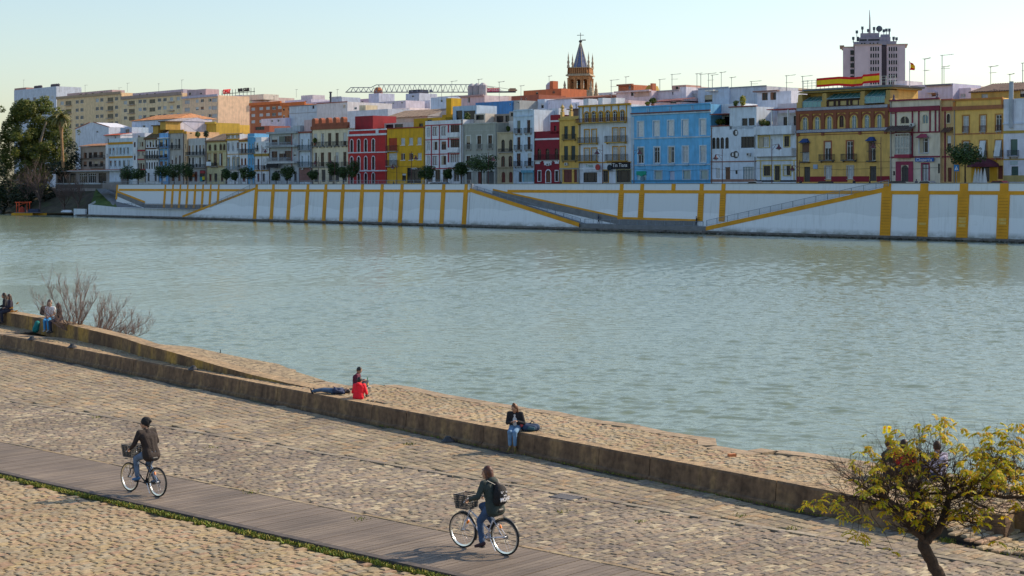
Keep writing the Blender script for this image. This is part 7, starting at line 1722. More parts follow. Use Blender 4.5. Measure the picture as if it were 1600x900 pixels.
bg('long bright blue rooftop wall in the middle of the roofs', 743, 800, 159, (.05,.20,.48), 34, 8, rows=[((797,),163,166,2,{})])
bg('grey corrugated rooftop room right of the blue wall', 798, 812, 157, (.36,.38,.38), 34.5, 8, rows=[((809,),159,162,3,{})])
bg('red brick row of rooftops with a small white box', 799, 842, 149, (.33,.10,.06), 80, 10, rows=[((815,822),153,156,2,{})])
h, Sx, Z = bg('orange brick rooftop house with a tall chimney', 818, 877, 140, (.50,.14,.055), 100, 10, rows=[((839,865),143,147,4,B(fr='d'))])
t = MB(); t.box(Sx(855),Sx(860),1,3,Z(140),Z(127)); t.build('chimney', plaster((.48,.13,.05)), h)
t = MB(); t.lathe([(1.1,0),(1.1,1.4),(.6,2.0),(.1,2.3)], (Sx(847),3,Z(140)), 10); t.build('turret', plaster((.50,.46,.52)), h)
bg('white rooftop house with a black door left of the church', 840, 851, 155, (.52,.60,.74), 40, 8, rows=[((847.5,),162,169,4,B(fr='d'))])
bg('long white terrace wall below the church tower', 851, 893, 156, (.66,.66,.80), 41, 9, rows=[((858,),160,163,.8,{})], bands=[(155.5,157,(.5,.5,.6),.1)])
h, Sx, Z = bg('brown tiled ridge with white edging in front of the church', 848, 962, 153.5, (.26,.12,.08), 75, 9, roof=(153.5,149.5,(.22,.09,.06),4), rows=[((885,900,934),156,160,3,{})])
bg('white chimney wall between the yellow house and the arcade', 893, 905, 160, (.62,.64,.76), 30, 6, rows=[((900,),162,170,2,{})])
bg('sunlit red brick house with a flat eave right of the church', 966, 990, 133, (.50,.16,.07), 80, 9, rows=[((984,),134,140,4,{})], bands=[(131.5,134,(.35,.13,.07),.7)])
h, Sx, Z = bg('pink white penthouse with a wide eave behind the arcade house', 963, 1018, 143, (.68,.54,.58), 42, 9, rows=[((988,),144,150,4,B(fr='d')),((1003,),143.5,152,24,B(kind='door',fr=(.6,.42,.36)))], bands=[(141.5,144,(.66,.50,.50),.8)])
t = MB(); t.box(Sx(1001.5),Sx(1004.5),3,4.2,Z(143),Z(130)); t.build('chimney', plaster((.45,.14,.07)), h)
t = MB(); t.prism([(Sx(982),Z(142)),(Sx(997),Z(142)),(Sx(994),Z(133)),(Sx(989),Z(131)),(Sx(985),Z(135))],5,7); t.build('gable', plaster((.45,.30,.06)), h)
bg('mauve white rooftop house with a small brown roof', 1023, 1062, 142, (.56,.54,.64), 44, 9, rows=[((1051,),144,149,2,{})], boxes=[(1040,1062,142,133,2,7,(.55,.32,.26),'roof_room',[(1046,1050,135,139)])], bands=[(141,142.6,(.4,.38,.42),.3)])
bg('low pink gabled roof room on the blue house', 1022, 1065, 160, (.62,.44,.44), 30, 7, roof=(158,153,(.20,.08,.09),4), rows=[((1052,),159,162,9,B(fr='d'))])
bg('sunlit white chimney block right of the pink gable', 1062, 1072, 136, (.74,.72,.80), 36, 5)
bg('grey white rooftop house with dark terrace door', 1072, 1102, 141, (.50,.52,.60), 38, 8, rows=[((1082,),146,155,14,B(kind='c')),((1097,),148,158,6,B())])
h, Sx, Z = bg('big white rooftop block with a lit awning', 1091, 1139, 138, (.50,.58,.70), 34, 10, rows=[((1107,),148,159,12,B(kind='g',fr='d'))], bands=[(136.6,138.5,(.3,.33,.4),.2)])
t = MB(); t.box(Sx(1109),Sx(1122),-1.5,0,Z(143),Z(141)); t.build('awning', plaster((.75,.70,.62)), h)
bg('wide grey white blank rooftop wall with antennas', 1139, 1198, 136, (.50,.53,.60), 34.5, 10, bands=[(134.8,136.4,(.24,.25,.28),.2)])
bg('white rooftop room with a brown pergola and shrubs', 1183, 1236, 143, (.60,.62,.72), 33, 8, rows=[((1195,1208),144,156,9,B(kind='g',fr='b'))], bands=[(1180,1218,141,143,(.24,.14,.12),.8)])
bg('reddish low roofs between the white terraces and the ornate house', 1232, 1262, 141, (.36,.14,.10), 90, 10, rows=[((1240,),146,149,4,{})])
bg('white sloping stair wall beside the flags', 1389, 1420, 134, (.72,.68,.74), 32, 8, boxes=[(1392,1412,134,126,1,6,(.70,.66,.72),'stair_wall')])
h, Sx, Z = bg('mauve white rooftop house with a small dark window', 1415, 1489, 132, (.52,.52,.70), 31, 9, rows=[((1459,),146,151,7,B(fr='d'))], bands=[(1448,1488,132.5,135,(.16,.16,.20),.5),(1449,1463,143.5,145.5,(.48,.48,.62),.5)])
bg('sunlit pink rooftop wall before the brown tiled roof', 1479, 1517, 138, (.72,.62,.72), 33, 8, rows=[((1505,),147,153,8,B(kind='c'))])
h, Sx, Z = bg('yellow penthouse with a dark brown tiled roof at right', 1517, 1625, 141.5, (.55,.36,.10), 28, 9, roof=(141.5,125.5,(.13,.085,.07),7), rows=[((1538.5,),145.5,153,10,B(kind='c',fr=(.3,.4,.42))),((1598,),141.8,153,8,B(kind='g',fr='d'))], bands=[(1518,1562,152,154,(.52,.22,.06),.2)])
# generic far roofs that fill the skyline behind
rr = random.Random(77); fillers = [('plain cream block on the far skyline behind the %s', (.56,.45,.33)), ('plain white block on the far skyline behind the %s', (.60,.60,.66)), ('plain rosy block on the far skyline behind the %s', (.60,.45,.42))]
for i, (x, y, wh) in enumerate(((60,165,'palm tree'),(300,160,'peach apartments'),(405,153,'orange brick block'),(560,162,'crane tip'),(700,150,'ochre roof tower'),(770,151,'crane banner'),(805,152,'brick rooftops'),(940,145,'church tower'),(1075,137,'sunlit chimney block'),(1225,138,'pergola'),(1300,142,'long flag cloth'),(1500,135,'antennas'))):
    l_, c_ = fillers[i % 3]; wd = rr.uniform(30, 55)
    bg(l_ % wh, x-wd/2, x+wd/2, y, c_, 185+rr.uniform(0,60), 14, rows=grid(tuple(x-wd/2+wd*(k+.5)/5 for k in range(5)), (y+3, y+9), 3.2, 3.6, kind='g'))
# ---- the church tower
TO = 210.0
def farframe(x, o): s = fs(x, o); return fw(s, o, STREET), fray(x, o)[1]
pos, dd = farframe(907, TO); pm = F/dd
zt_ = lambda y: CAMZ-(y-HZ)/pm-STREET
ct = thing('church_tower', 'ochre brick church bell tower with a blue tiled pyramid spire and cross', 'tower', pos, radians(-14))
OCB = mat('tower_brick', (.46,.22,.09), .85, var=.3, scale=1.2, stain=(.25,.13,.06), ssc=.5); STN = mat('tower_stone', (.40,.32,.22), .85, var=.3, scale=1.5)
hw = 16.0/pm
mb = MB(); mb.box(-hw*1.08,hw*1.08,-hw*1.08,hw*1.08,0,zt_(143)); mb.build('shaft', STN, ct)
mb = MB(); z0, z1 = zt_(143)+.003, zt_(119.5); H_ = z1-z0
for (ax_, sg) in ((0,-1),(0,1),(1,-1),(1,1)):
    M = Matrix.Rotation(pi/2*ax_,4,'Z') @ Matrix.Rotation(pi if sg > 0 else 0,4,'Z')
    t = MB(); w3 = hw*2/3
    hl = [(-hw+w3*(k+.5)-w3*.27, -hw+w3*(k+.5)+w3*.27, z0+.5, z1-1.2) for k in range(3)]
    holes_wall(t, -hw, hw, z0, z1, hl, 0, y=-hw, dep=.7)
    for (a,b_,c,d_) in hl:
        r = (b_-a)/2
        for s2 in (-1,1):
            arc = [((a+b_)/2+s2*r*cos(pi/2*i/6), d_-r+r*sin(pi/2*i/6)) for i in range(7)]
            t.poly([(x,-hw+.02,z) for x,z in [((a+b_)/2+s2*r,d_)]+arc])
    for x in (-hw+.25,-hw+w3,hw-w3,hw-.25): t.lathe([(.32,0),(.26,.3),(.24,H_-1.4),(.36,H_-1)], (x,-hw-.2,z0+.3), 8)
    base = len(mb.v); mb.v += [tuple(M @ Vector(v)) for v in t.v]; mb.f += [tuple(i+base for i in f) for f in t.f]; mb.m += t.m
mb.build('belfry', OCB, ct)
mb = MB(); mb.box(-hw*.35,hw*.35,-.35,.35,z0,z0+1.2); mb.lathe([(1.3,0),(1.1,.6),(.7,1.8),(.1,2.1)],(0,0,zt_(133)),10); mb.bar((-hw+.6,0,zt_(130)+.4),(hw-.6,0,zt_(130)+.4),.15); mb.build('bell', IRON, ct)
mb = MB()
for (e, za, zb2) in ((1.22,zt_(119.5),zt_(117.6)),(1.12,zt_(117.6)+.003,zt_(116.2)),(1.10,zt_(107)+.003,zt_(106)),(1.16,zt_(144),zt_(142))): mb.box(-hw*e,hw*e,-hw*e,hw*e,za,zb2)
mb.build('cornice', STN, ct)
mb = MB(); z0 = zt_(116.2)+.003; z1 = zt_(107)
for i in range(11):
    u = -hw*1.02+hw*2.04*i/10
    for (x, y) in ((u,-hw*1.02),(u,hw*1.02),(-hw*1.02,u),(hw*1.02,u)): mb.lathe([(.22,0),(.3,.4),(.16,z1-z0-.3),(.26,z1-z0)],(x,y,z0),6)
mb.box(-hw*.85,hw*.85,-hw*.85,hw*.85,z0,z1-.01); mb.build('balustrade', OCB, ct)
mb = MB(); zf = z1+.2
for x in (-1,1):
    for y in (-1,1): mb.lathe([(.55,0),(.45,1.0),(.3,1.3),(.5,2.2),(.22,3.0),(.3,3.6),(.05,5.4),(.02,6)],(x*hw*1.0,y*hw*1.0,zf-.2),8)
for x in (-1,1):
    for y in (-1,1): mb.lathe([(.7,0),(.6,1.8),(.35,2.2),(.5,2.8),(.05,4.6)],(x*hw*1.3,y*hw*1.3,zt_(146)),8); mb.box(x*hw*1.3-.8,x*hw*1.3+.8,y*hw*1.3-.8,y*hw*1.3+.8,0,zt_(146)-.003)
mb.build('pinnacles', STN, ct)
mb = MB(); zb2 = zt_(106)+.003; zs = zt_(65.5); r0 = 10.8/pm
P = [(cos(pi/8+pi/4*i)*r0*1.08, sin(pi/8+pi/4*i)*r0*1.08) for i in range(8)]
for i in range(8):
    a, b_ = P[i], P[(i+1)%8]; mb.poly([(a[0],a[1],zb2),(b_[0],b_[1],zb2),(b_[0]*.05,b_[1]*.05,zs),(a[0]*.05,a[1]*.05,zs)])
sp = mb.build('spire', mat('blue_tiles', (.08,.11,.24), .35, var=.5, scale=2.5, stain=(.35,.30,.20), stain_amt=.5, ssc=1.5), ct)
mb = MB()
for i in range(8): mb.bar((P[i][0],P[i][1],zb2),(P[i][0]*.05,P[i][1]*.05,zs),.12)
mb.build('spire_ribs', STN, sp)
mb = MB(); mb.lathe([(.5,0),(.7,.4),(.3,.9)],(0,0,zs-.2),8); mb.bar((0,0,zs),(0,0,zt_(51)),.10); mb.bar((-1.3,0,zt_(55)),(1.3,0,zt_(55)),.10); mb.box(.4,2.0,-.05,.05,zt_(63.5),zt_(62)); mb.build('cross', IRON, ct)
# ---- the high tower block
TO = 330.0
pos, dd = farframe(1366, TO); pm = F/dd; zt_ = lambda y: CAMZ-(y-HZ)/pm-STREET; X = lambda x: (x-1366)/pm
tb2 = thing('tower_block', 'high pinkish grey tower block with vertical window strips and a roof mast', 'tower', pos, radians(-31)*0+radians(-12))
TW = mat('tower_cladding', (.56,.47,.50), .85, var=.08, scale=.3); TWD = mat('tower_dark', (.10,.085,.10), .8)
mb = MB()
for (a, b_, y0, y1, yt) in ((1318,1336,2,16,72.5),(1336,1377,-2,18,70.5),(1385,1413,0,16,70.5)):
    mb.box(X(a),X(b_),y0,y1,0,zt_(yt))
mb.build('wall', TW, tb2)
mb = MB(); mb.box(X(1376.9),X(1385.1),1.5,17,0,zt_(71.5)); mb.box(X(1335),X(1336.5),-.1,1.5,0,zt_(72)); mb.build('shaft', TWD, tb2)
mb = MB(); mb.box(X(1313),X(1320),1,17,zt_(73)+.6,zt_(72.2)+.7); mb.box(X(1316),X(1337),1.6,17,zt_(72.5)+.003,zt_(71.5)); mb.box(X(1335),X(1378),-2.6,18,zt_(70.5)+.003,zt_(69.4)); mb.box(X(1384.5),X(1417),-.6,17,zt_(70.5)+.003,zt_(69.4)); mb.build('roof_slab', plaster((.45,.36,.30)), tb2)
def towerwins(x0, x1, yf, n, m_):
    for i in range(m_):
        for k in range(n):
            xa = X(x0)+(X(x1)-X(x0))*k/n; w_ = (X(x1)-X(x0))/n*.62; zc = zt_(77+i*10.4)
            t = MB(); t.box(xa,xa+w_,yf-.08,yf-.01,zc-3.3/pm*1,zc+3.0/pm); t.build('window', GLASS, tb2)
towerwins(1360, 1374.5, -2, 4, 6); towerwins(1388, 1402, 0, 4, 6)
for i in range(6):
    t = MB(); zc = zt_(81+i*10); t.box(X(1329.5),X(1335.5),1.8,1.99,zc-.9,zc+.9); t.build('window', GLASS, tb2)
for k in range(5):
    t = MB(); xa = X(1360)+(X(1374.5)-X(1360))*(k-.19)/4; t.box(xa-.14,xa+.14,-2.3,-2.01,zt_(122),zt_(74)); t.build('window_fin', TW, tb2)
    t = MB(); xa = X(1388)+(X(1402)-X(1388))*(k-.19)/4; t.box(xa-.14,xa+.14,-.3,-.01,zt_(122),zt_(74)); t.build('window_fin', TW, tb2)
mb = MB(); mb.box(X(1334),X(1400),2,14,zt_(70),zt_(64)); mb.box(X(1343),X(1391),3,13,zt_(64)+.003,zt_(57)); mb.box(X(1345),X(1374),4,12,zt_(57)+.003,zt_(50)); mb.box(X(1376),X(1390),4,12,zt_(57)+.003,zt_(52.5)); mb.build('penthouse', plaster((.30,.28,.34)), tb2)
mb = MB()
for x in (1347,1351.5,1360,1365,1371): mb.box(X(x)-.3,X(x)+.3,1.95,1.99,zt_(68.5),zt_(66)); mb.box(X(x)-.8,X(x)+.8,2.9,2.99,zt_(62.5),zt_(60))
mb.build('penthouse_windows', GLASS, tb2)
mb = MB(); mb.tube([(X(1359.5),8,zt_(50)),(X(1359.5),8,zt_(26)),(X(1359),8,zt_(12))],[.45,.3,.1],n=6); mb.build('mast', plaster((.5,.45,.42)), tb2)
mb = MB()
for (x, y0, y1, r) in ((1334,64,56,.18),(1339.5,60,46,.12),(1348,52,40,.25),(1357,50,44,.15),(1366,49,41,.3),(1373.5,49,40,.25),(1381,52,45,.12),(1385,52,44,.12),(1389.5,56,44,.25),(1396,64,57,.25),(1400.5,64,58,.12),(1341,62,56,.5)):
    mb.bar((X(x),6,zt_(y0)),(X(x),6,zt_(y1)),r); mb.box(X(x)-.5,X(x)+.5,5.7,6.3,zt_(y1)-.9,zt_(y1)+.3)
mb.lathe([(.2,-.3),(1.1,.1),(1.3,.3)],(X(1374),5.5,zt_(43)),10,axis='y')
mb.build('antenna_cluster', plaster((.10,.12,.15)), tb2)
# ---- flag on the pole at the roof of the ornate house
h, Sx, Z = HOUSES['h28'][:3]
fp = thing('flag', 'small red and yellow flag flying at the right end of the ornate house roof', 'flag', fw(HOUSES['h28'][6], 16, STREET), FANG)
t = MB(); t.bar((Sx(1400),4,Z(139)),(Sx(1400),4,Z(99)),.07); t.build('pole', WHF, fp)
for k, (f0, f1, c) in enumerate(((0,.28,(.75,.012,.015)),(.28,.75,(.95,.60,.01)),(.75,1,(.75,.012,.015)))):
    t = MB(); n = 8
    for i in range(n):
        def q(i, f): u = i/n; return (Sx(1400)+.05+1.1*u+.15*sin(f*3), 4+.35*sin(u*5), Z(112.5)+(Z(101)-Z(112.5))*f*(1-.35*u)-.15*u)
        P4 = [q(i,f0),q(i+1,f0),q(i+1,f1),q(i,f1)]; t.poly(P4); t.poly([(a,b_+.03,c_) for a,b_,c_ in P4])
    t.build('cloth_stripe', plaster(c), fp)
# ---- tower crane boom
CO = 150.0
pos, dd = farframe(757, CO); pm = F/dd; zt_ = lambda y: CAMZ-(y-HZ)/pm; X = lambda x: (x-757)/pm
pos.z = 0
cr_ = thing('tower_crane', 'tower crane with a long lattice boom and a red banner on its counter jib', 'crane', pos, 0)
CRM = mat('crane_steel', (.16,.17,.22), .5)
mb = MB()
xs0, xs1 = X(540), X(748); n = 26; h0 = zt_(144); 
for i in range(n):
    u0, u1 = i/n, (i+1)/n; a, b_ = xs0+(xs1-xs0)*u0, xs0+(xs1-xs0)*u1
    ht = lambda u: zt_(145.5+u*-.5)+ (1.0 if u < .02 else (2.7 if u < .22 else 3.6))*(1)
    for y in (-.7,.7): mb.bar((a,y,h0),(b_,y,h0),.12)
    mb.bar((a,0,ht(u0)-.8),(b_,0,ht(u1)-.8),.12)
    m_ = (a+b_)/2
    for y in (-.7,.7): mb.bar((a,y,h0),(m_,0,ht(u0)-.8),.085); mb.bar((m_,0,ht(u0)-.8),(b_,y,h0),.085)
mb.build('boom', CRM, cr_)
mb = MB(); 
for y in (-.7,.7): mb.bar((X(748),y,h0),(X(806),y,h0+.1),.22)
mb.bar((X(748),0,zt_(134)),(X(772),0,zt_(137)),.08); mb.bar((X(760),0,zt_(134)),(X(800),0,zt_(140)),.06)
mb.build('counter_jib', plaster((.02,.025,.08)), cr_)
mb = MB(); mb.box(X(796),X(806),-1,1,h0+.25,zt_(138)); mb.box(X(794),X(808),-1.1,1.1,zt_(142),zt_(140)); mb.build('counterweight', plaster((.35,.22,.14)), cr_)
mb = MB(); mb.box(X(745),X(752),-1,1,h0-.6,zt_(135)); mb.prism([(X(747),zt_(135)),(X(763),zt_(140)),(X(760),zt_(134)),(X(752),zt_(133))],-.5,.5); mb.build('cab', plaster((.03,.04,.07)), cr_)
mb = MB(); s_ = .8
for x in (-s_, s_):
    for y in (-s_, s_): mb.bar((X(751)+x,y,6.4),(X(751)+x,y,h0),.14)
k = 0; z = 6.4
while z < h0-2:
    for (a, b_) in (((-s_,-s_),(s_,-s_)),((s_,-s_),(s_,s_)),((s_,s_),(-s_,s_)),((-s_,s_),(-s_,-s_))): mb.bar((X(751)+a[0],a[1],z),(X(751)+b_[0],b_[1],z+1.8),.07); mb.bar((X(751)+a[0],a[1],z),(X(751)+b_[0],b_[1],z),.07)
    z += 1.8
mb.build('mast', CRM, cr_)
mb = MB(); mb.box(X(760),X(781),-1.1,-.95,zt_(143),zt_(138)); ban = mb.build('banner', plaster((.70,.02,.06)), cr_)
textmesh('Eurosem', 1.5, WHT, 'banner_lettering', ban, Matrix.Translation((X(770.5), -1.12, zt_(140.5))) @ Matrix.Rotation(radians(90), 4, 'X'), ext=.01)
mb = MB(); mb.box(X(671),X(675),-.6,.6,zt_(144.5),zt_(140)); mb.bar((X(673),0,zt_(144)),(X(673),0,zt_(152)),.04); mb.build('trolley', CRM, cr_)
# ---- aerials on the roofs
def aerial(x, y0, y1, o, kind, where):
    pos, dd = farframe(x, o); pm = F/dd; z0 = CAMZ-(y0-HZ)/pm; z1 = CAMZ-(y1-HZ)/pm; pos.z = z0
    t = thing('roof_aerial', 'thin television aerial %s' % where, 'aerial', pos, FANG+R.uniform(-.6,.6), 'television aerials on the roofs')
    m_ = MB(); hgt = z1-z0; m_.bar((0,0,-.6),(0,0,hgt),.06); m_.build('pole', mat('galvanised', (.22,.23,.24), .5), t)
    m_ = MB(); L_ = 2.0 if kind else 1.3
    m_.bar((-.3,0,hgt-.1),(L_,0,hgt+.1),.035); m_.bar((0,0,hgt*.5),(0,0,hgt),.03)
    for i in range(6): x_ = -.2+L_*i/5.5; m_.bar((x_,-.45+.04*i,hgt),(x_,.45-.04*i,hgt),.025)
    if kind: m_.bar((-.2,0,hgt*.55),(1.3,0,hgt*.55),.03); [m_.bar((x_,-.4,hgt*.55),(x_,.4,hgt*.55),.02) for x_ in (0,.4,.8,1.2)]
    m_.build('antenna_rods', mat('galvanised', (.22,.23,.24), .5), t)
for a in ((37,140,125,170,0,'of the white tower block behind the big tree'),(93,142,132,122,0,'at the left end of the cream apartments'),(133,142,133,122,0,'of the cream apartments above the palm'),(186,149,137,122,0,'where the two cream blocks meet'),(199,142,130,122,0,'of the second cream block, left end'),(248,142,131,122,0,'of the second cream block beside the flue'),(284,138,125,120,0,'at the left corner of the peach block'),(428,162,150,110,0,'of the orange brick block'),(463,150,140,160,0,'of the low mauve house'),(527,152,140,120,0,'of the pale block beside the black flue'),
          (690,152,133,60,1,'of the white blue wall beside the ochre tower'),(706,156,127,60,1,'left of the three water tanks'),(748,148,124,50,0,'behind the three water tanks'),(780,159,128,36,1,'above the bright blue rooftop wall'),(814,152,134,60,0,'left of the orange brick rooftop house'),(858,127,119,100,0,'on top of the tall brick chimney'),(955,148,125,60,1,'right of the church tower'),(978,131,120,80,0,'of the flat eave brick house'),(1031,142,124,46,0,'left of the small brown roof room'),(1050,133,116,46,1,'above the small brown roof room'),(1089,140,115,36,0,'of the grey house with a dark terrace door'),(1095,138,116,36,0,'beside the sunlit chimney block'),(1107,138,115,36,1,'of the white block with the lit awning'),(1113,138,117,36,0,'beside the lit awning, right one'),(1127,138,113,36,0,'left of the wide grey white wall'),(1143,136,121,36,0,'of the wide grey white wall, left one'),(1174,136,127,36,1,'of the wide grey white wall, middle one'),(1229,143,118,40,1,'right of the pergola'),(1254,138,119,34,1,'left end of the flag cloth'),(1445,133,92,33,1,'of the mauve house, left tall one'),(1472,133,86,33,1,'of the mauve house, tallest one'),(1475,133,104,33,0,'of the mauve house, short one beside the tallest'),(1548,126,104,32,1,'on the brown tiled roof at right'),(1578,126,116,32,0,'on the brown tiled roof beside the grey flue'),(1598,126,98,34,1,'at the far right edge')):
    aerial(*a)
# ================================================================== STREET LIFE ON THE FAR BANK AND THE LEFT SHORE
def roundtree(x, yt, yb, w, o, label, shape=None, mat_=None, group='orange trees along the far street', name='street_tree', trunkcol=None, dens=1.0):
    s, dd = fray(x, o); pm = F/dd; base = fw(s, o, STREET); z = lambda y: CAMZ-(y-HZ)/pm-STREET
    t = thing(name, label, 'tree', base, R.uniform(0,6), group)
    rx = w/pm/2; rz = (yb-yt)/pm/2; c = Vector((0,0,(z(yt)+z(yb))/2))
    mb = MB(); rr = random.Random(int(x*7)); cl = [(c, Vector((rx*.95,rx*.95,rz*.95)))]
    for i in range(7):
        a = rr.uniform(0,6.28); cl.append((c+Vector((cos(a)*rx*.7, sin(a)*rx*.7, rr.uniform(-.55,.6)*rz)), Vector((rx*.5,rx*.5,rz*.45))))
    crownmb(mb, cl, int(min(2600, 900*dens+w*40)), max(.22, .3), rr)
    mb.build('crown', mat_ or G_ORANGE, t)
    mb = MB(); zz = z(yb)+rz*.6; mb.tube([(0,0,0),(.06,.03,zz*.5),(0,0,zz)],[.17,.13,.10],n=7)
    for i in range(4): a = i*1.6; mb.bar((0,0,zz*.85),(cos(a)*rx*.5,sin(a)*rx*.5,zz+rz*.4),.06)
    mb.build('trunk', BARK, t)
for (x, yt, yb, w, lb) in ((199,257,282,26,'low wide tree crown in front of the pale blue house'),(216,262,281,24,'round tree in front of the red-framed oriel house'),(253,258,279,22,'round tree in front of the open balcony blue house'),(272,255,279,26,'round tree in front of the ochre corniced grey house'),(291,252,280,24,'round tree before the narrow peach house corner'),(353,263,281,15,'small round tree between the cream tiled house and the white one'),(367,268,282,11,'tiny tree between two white parasols'),(387,259,281,22,'dense round tree in front of the narrow bright blue house'),(431,268,283,12,'small tree left of the black shop sign tree'),(449,258,281,21,'round tree in front of the grey block with red shutters'),(489,265,281,16,'small round tree before the slim white house'),(521,252,276,18,'tall tree in front of the brick crowned house'),(536,259,279,15,'small tree beside the tall one at the brick crowned house'),(551,250,279,20,'tall dark tree at the left of the red house'),(667,257,281,24,'round tree at the corner of the mustard house'),(699,263,280,13,'small tree in front of the red gridded house'),(720,252,276,22,'round tree between the gridded and the grey green house'),(752,239,271,50,'biggest round tree crown hiding the grey green house'),(1508,221,260,54,'large dark round tree in front of the yellow house at right')):
    roundtree(x, yt, yb, w, 8.5, lb)
# lamp posts
def lamp(x, yt, o, label, sg=1):
    s, dd = fray(x, o); pm = F/dd; hgt = CAMZ-(yt-HZ)/pm-STREET
    t = thing('street_lamp', label, 'street lamp', fw(s, o, STREET), FANG, 'lanterns on brackets along the far street')
    LM = mat('lamp_post_red', (.10,.025,.03), .5)
    mb = MB(); mb.tube([(0,0,0),(0,0,.8),(0,0,.81),(0,0,hgt)],[.14,.14,.08,.05],n=8); mb.bar((0,0,hgt-1.1),(sg*1.5,0,hgt-.9),.04); mb.bar((0,0,hgt-2.0),(sg*.9,0,hgt-1.0),.03); mb.build('post', LM, t)
    mb = MB(); c = (sg*1.5,0,hgt-1.75); mb.lathe([(.55,0),(.5,.08),(.18,.45),(.12,.75),(.03,.8)], c, 8); mb.build('lamp_shade', LM, t)
    mb = MB(); mb.lathe([(.14,-.22),(.3,-.02)], c, 8); mb.build('lantern_glass', CURTAIN, t)
for (x, yt, lb, sg) in ((1376.5,214,'lantern post in front of the ornate yellow house',-1),(1206,217,'lantern post in front of the house with solid white balconies',1),(1128.5,233,'lantern post before the modern white house',-1),(990.5,226,'lantern post at the left corner of the bright blue house',1),(941.5,226,'lantern post between the two bars',-1),(763,238,'lantern post over the biggest round tree',1),(643,236,'lantern post before the mustard house',1),(498,245,'lantern post before the brick crowned house',-1),(523,244,'lantern post over the tall street tree',-1),(409,227,'lantern post in front of the lantern terrace house',1),(620,250,'lantern post by the mustard house balconies',-1),(1249,250,'lantern post between the white balconies and the ornate house',-1)):
    lamp(x, yt, 7.6, lb, sg)
# closed parasols
pw_ = mat('parasol_cloth', (.55,.58,.60), .8)
def parasol(x, label, o=10.5, hh=2.7, grp='closed parasols of the street cafes'):
    s, dd = fray(x, o); t = thing('parasol', label, 'parasol', fw(s, o, STREET), 0, grp)
    mb = MB(); mb.lathe([(.05,0),(.42,.7),(.34,1.3),(.16,2.4),(.03,hh)], (0,0,.35), 9); mb.build('canopy', pw_, t)
    mb = MB(); mb.bar((0,0,0),(0,0,hh+.5),.03,n=6); mb.lathe([(.35,0),(.35,.1),(.06,.14)],(0,0,0),8); mb.build('pole', IRON, t)
for x, lb in ((376,'closed white parasol left of the dense round tree'),(393,'closed white parasol right of the dense round tree'),(1524,'leftmost closed parasol of the cafe at right'),(1528.5,'second closed parasol of the cafe at right'),(1533,'third closed parasol of the cafe at right'),(1538.5,'rightmost closed parasol of the cafe at right')):
    parasol(x, lb, hh=2.7 if x < 1000 else 3.0)
# parked cars by the parapet
def parked(x, col, label):
    s, dd = fray(x, 8); car = thing('parked_car', label, 'car', fw(s, 8, STREET), FANG, 'cars parked along the far street')
    mb = MB(); prof = [(-2.1,.35),(-2.15,.75),(-1.95,.9),(-1.3,.98),(-.75,1.42),(.7,1.45),(1.35,1.02),(1.95,.92),(2.12,.72),(2.1,.35)]
    mb.prism(prof, -.82, .82); mb.build('body', mat('car_paint', col, .25, var=.02), car)
    mb = MB(); mb.prism([(-1.2,1.0),(-.72,1.36),(.66,1.38),(1.2,1.04)], -.835, .835); mb.build('windows', GLASS, car)
    for x in (-1.3,1.3):
        for y in (-.78,.78): mb = MB(); mb.lathe([(.31,-.1),(.33,0),(.31,.1)],(x,y,.33),14,axis='y'); mb.build('wheel', RUB, car)
    for y in (-.6,.6): mb = MB(); mb.box(2.08,2.15,y-.15,y+.15,.62,.76); mb.build('tail_light', plaster((.5,.02,.02)), car)
parked(1562, (.30,.01,.02), 'dark red car parked at the far right of the street'); parked(693, (.16,.24,.30), 'grey blue car parked in front of the red gridded white house')
parked(681, (.10,.13,.16), 'dark slate car just left of the grey blue one'); parked(1402, (.02,.02,.025), 'black car parked before the tiled oriel'); parked(1449, (.45,.46,.47), 'silver car parked under the blue shop sign'); parked(1290, (.03,.03,.04), 'dark car parked before the ornate house'); parked(1180, (.5,.5,.5), 'pale grey car parked before the modern white house')
# pedestrian crossing sign
s, dd = fray(1494.5, 8); sgn = thing('road_sign', 'square blue pedestrian crossing sign in front of the ochre wing', 'sign', fw(s, 8, STREET), FANG)
hz2 = CAMZ-(262.5-HZ)*dd/F-STREET
mb = MB(); mb.bar((0,.05,0),(0,.05,hz2+.5),.04,n=6); mb.build('post', GREYIRON, sgn)
mb = MB(); mb.box(-.45,.45,-.03,.02,hz2-.5,hz2+.5); pl = mb.build('plate', plaster((.03,.20,.52)), sgn)
mb = MB(); mb.poly([(-.3,-.04,hz2-.3),(.3,-.04,hz2-.3),(0,-.04,hz2+.33)]); mb.build('triangle', WHT, pl)
mb = MB(); mb.box(-.03,.03,-.05,-.042,hz2-.12,hz2+.1); mb.bar((0,-.046,hz2-.1),(-.1,-.046,hz2-.25),.02); mb.bar((0,-.046,hz2-.1),(.1,-.046,hz2-.25),.02); mb.build('walking_figure', IRON, pl)
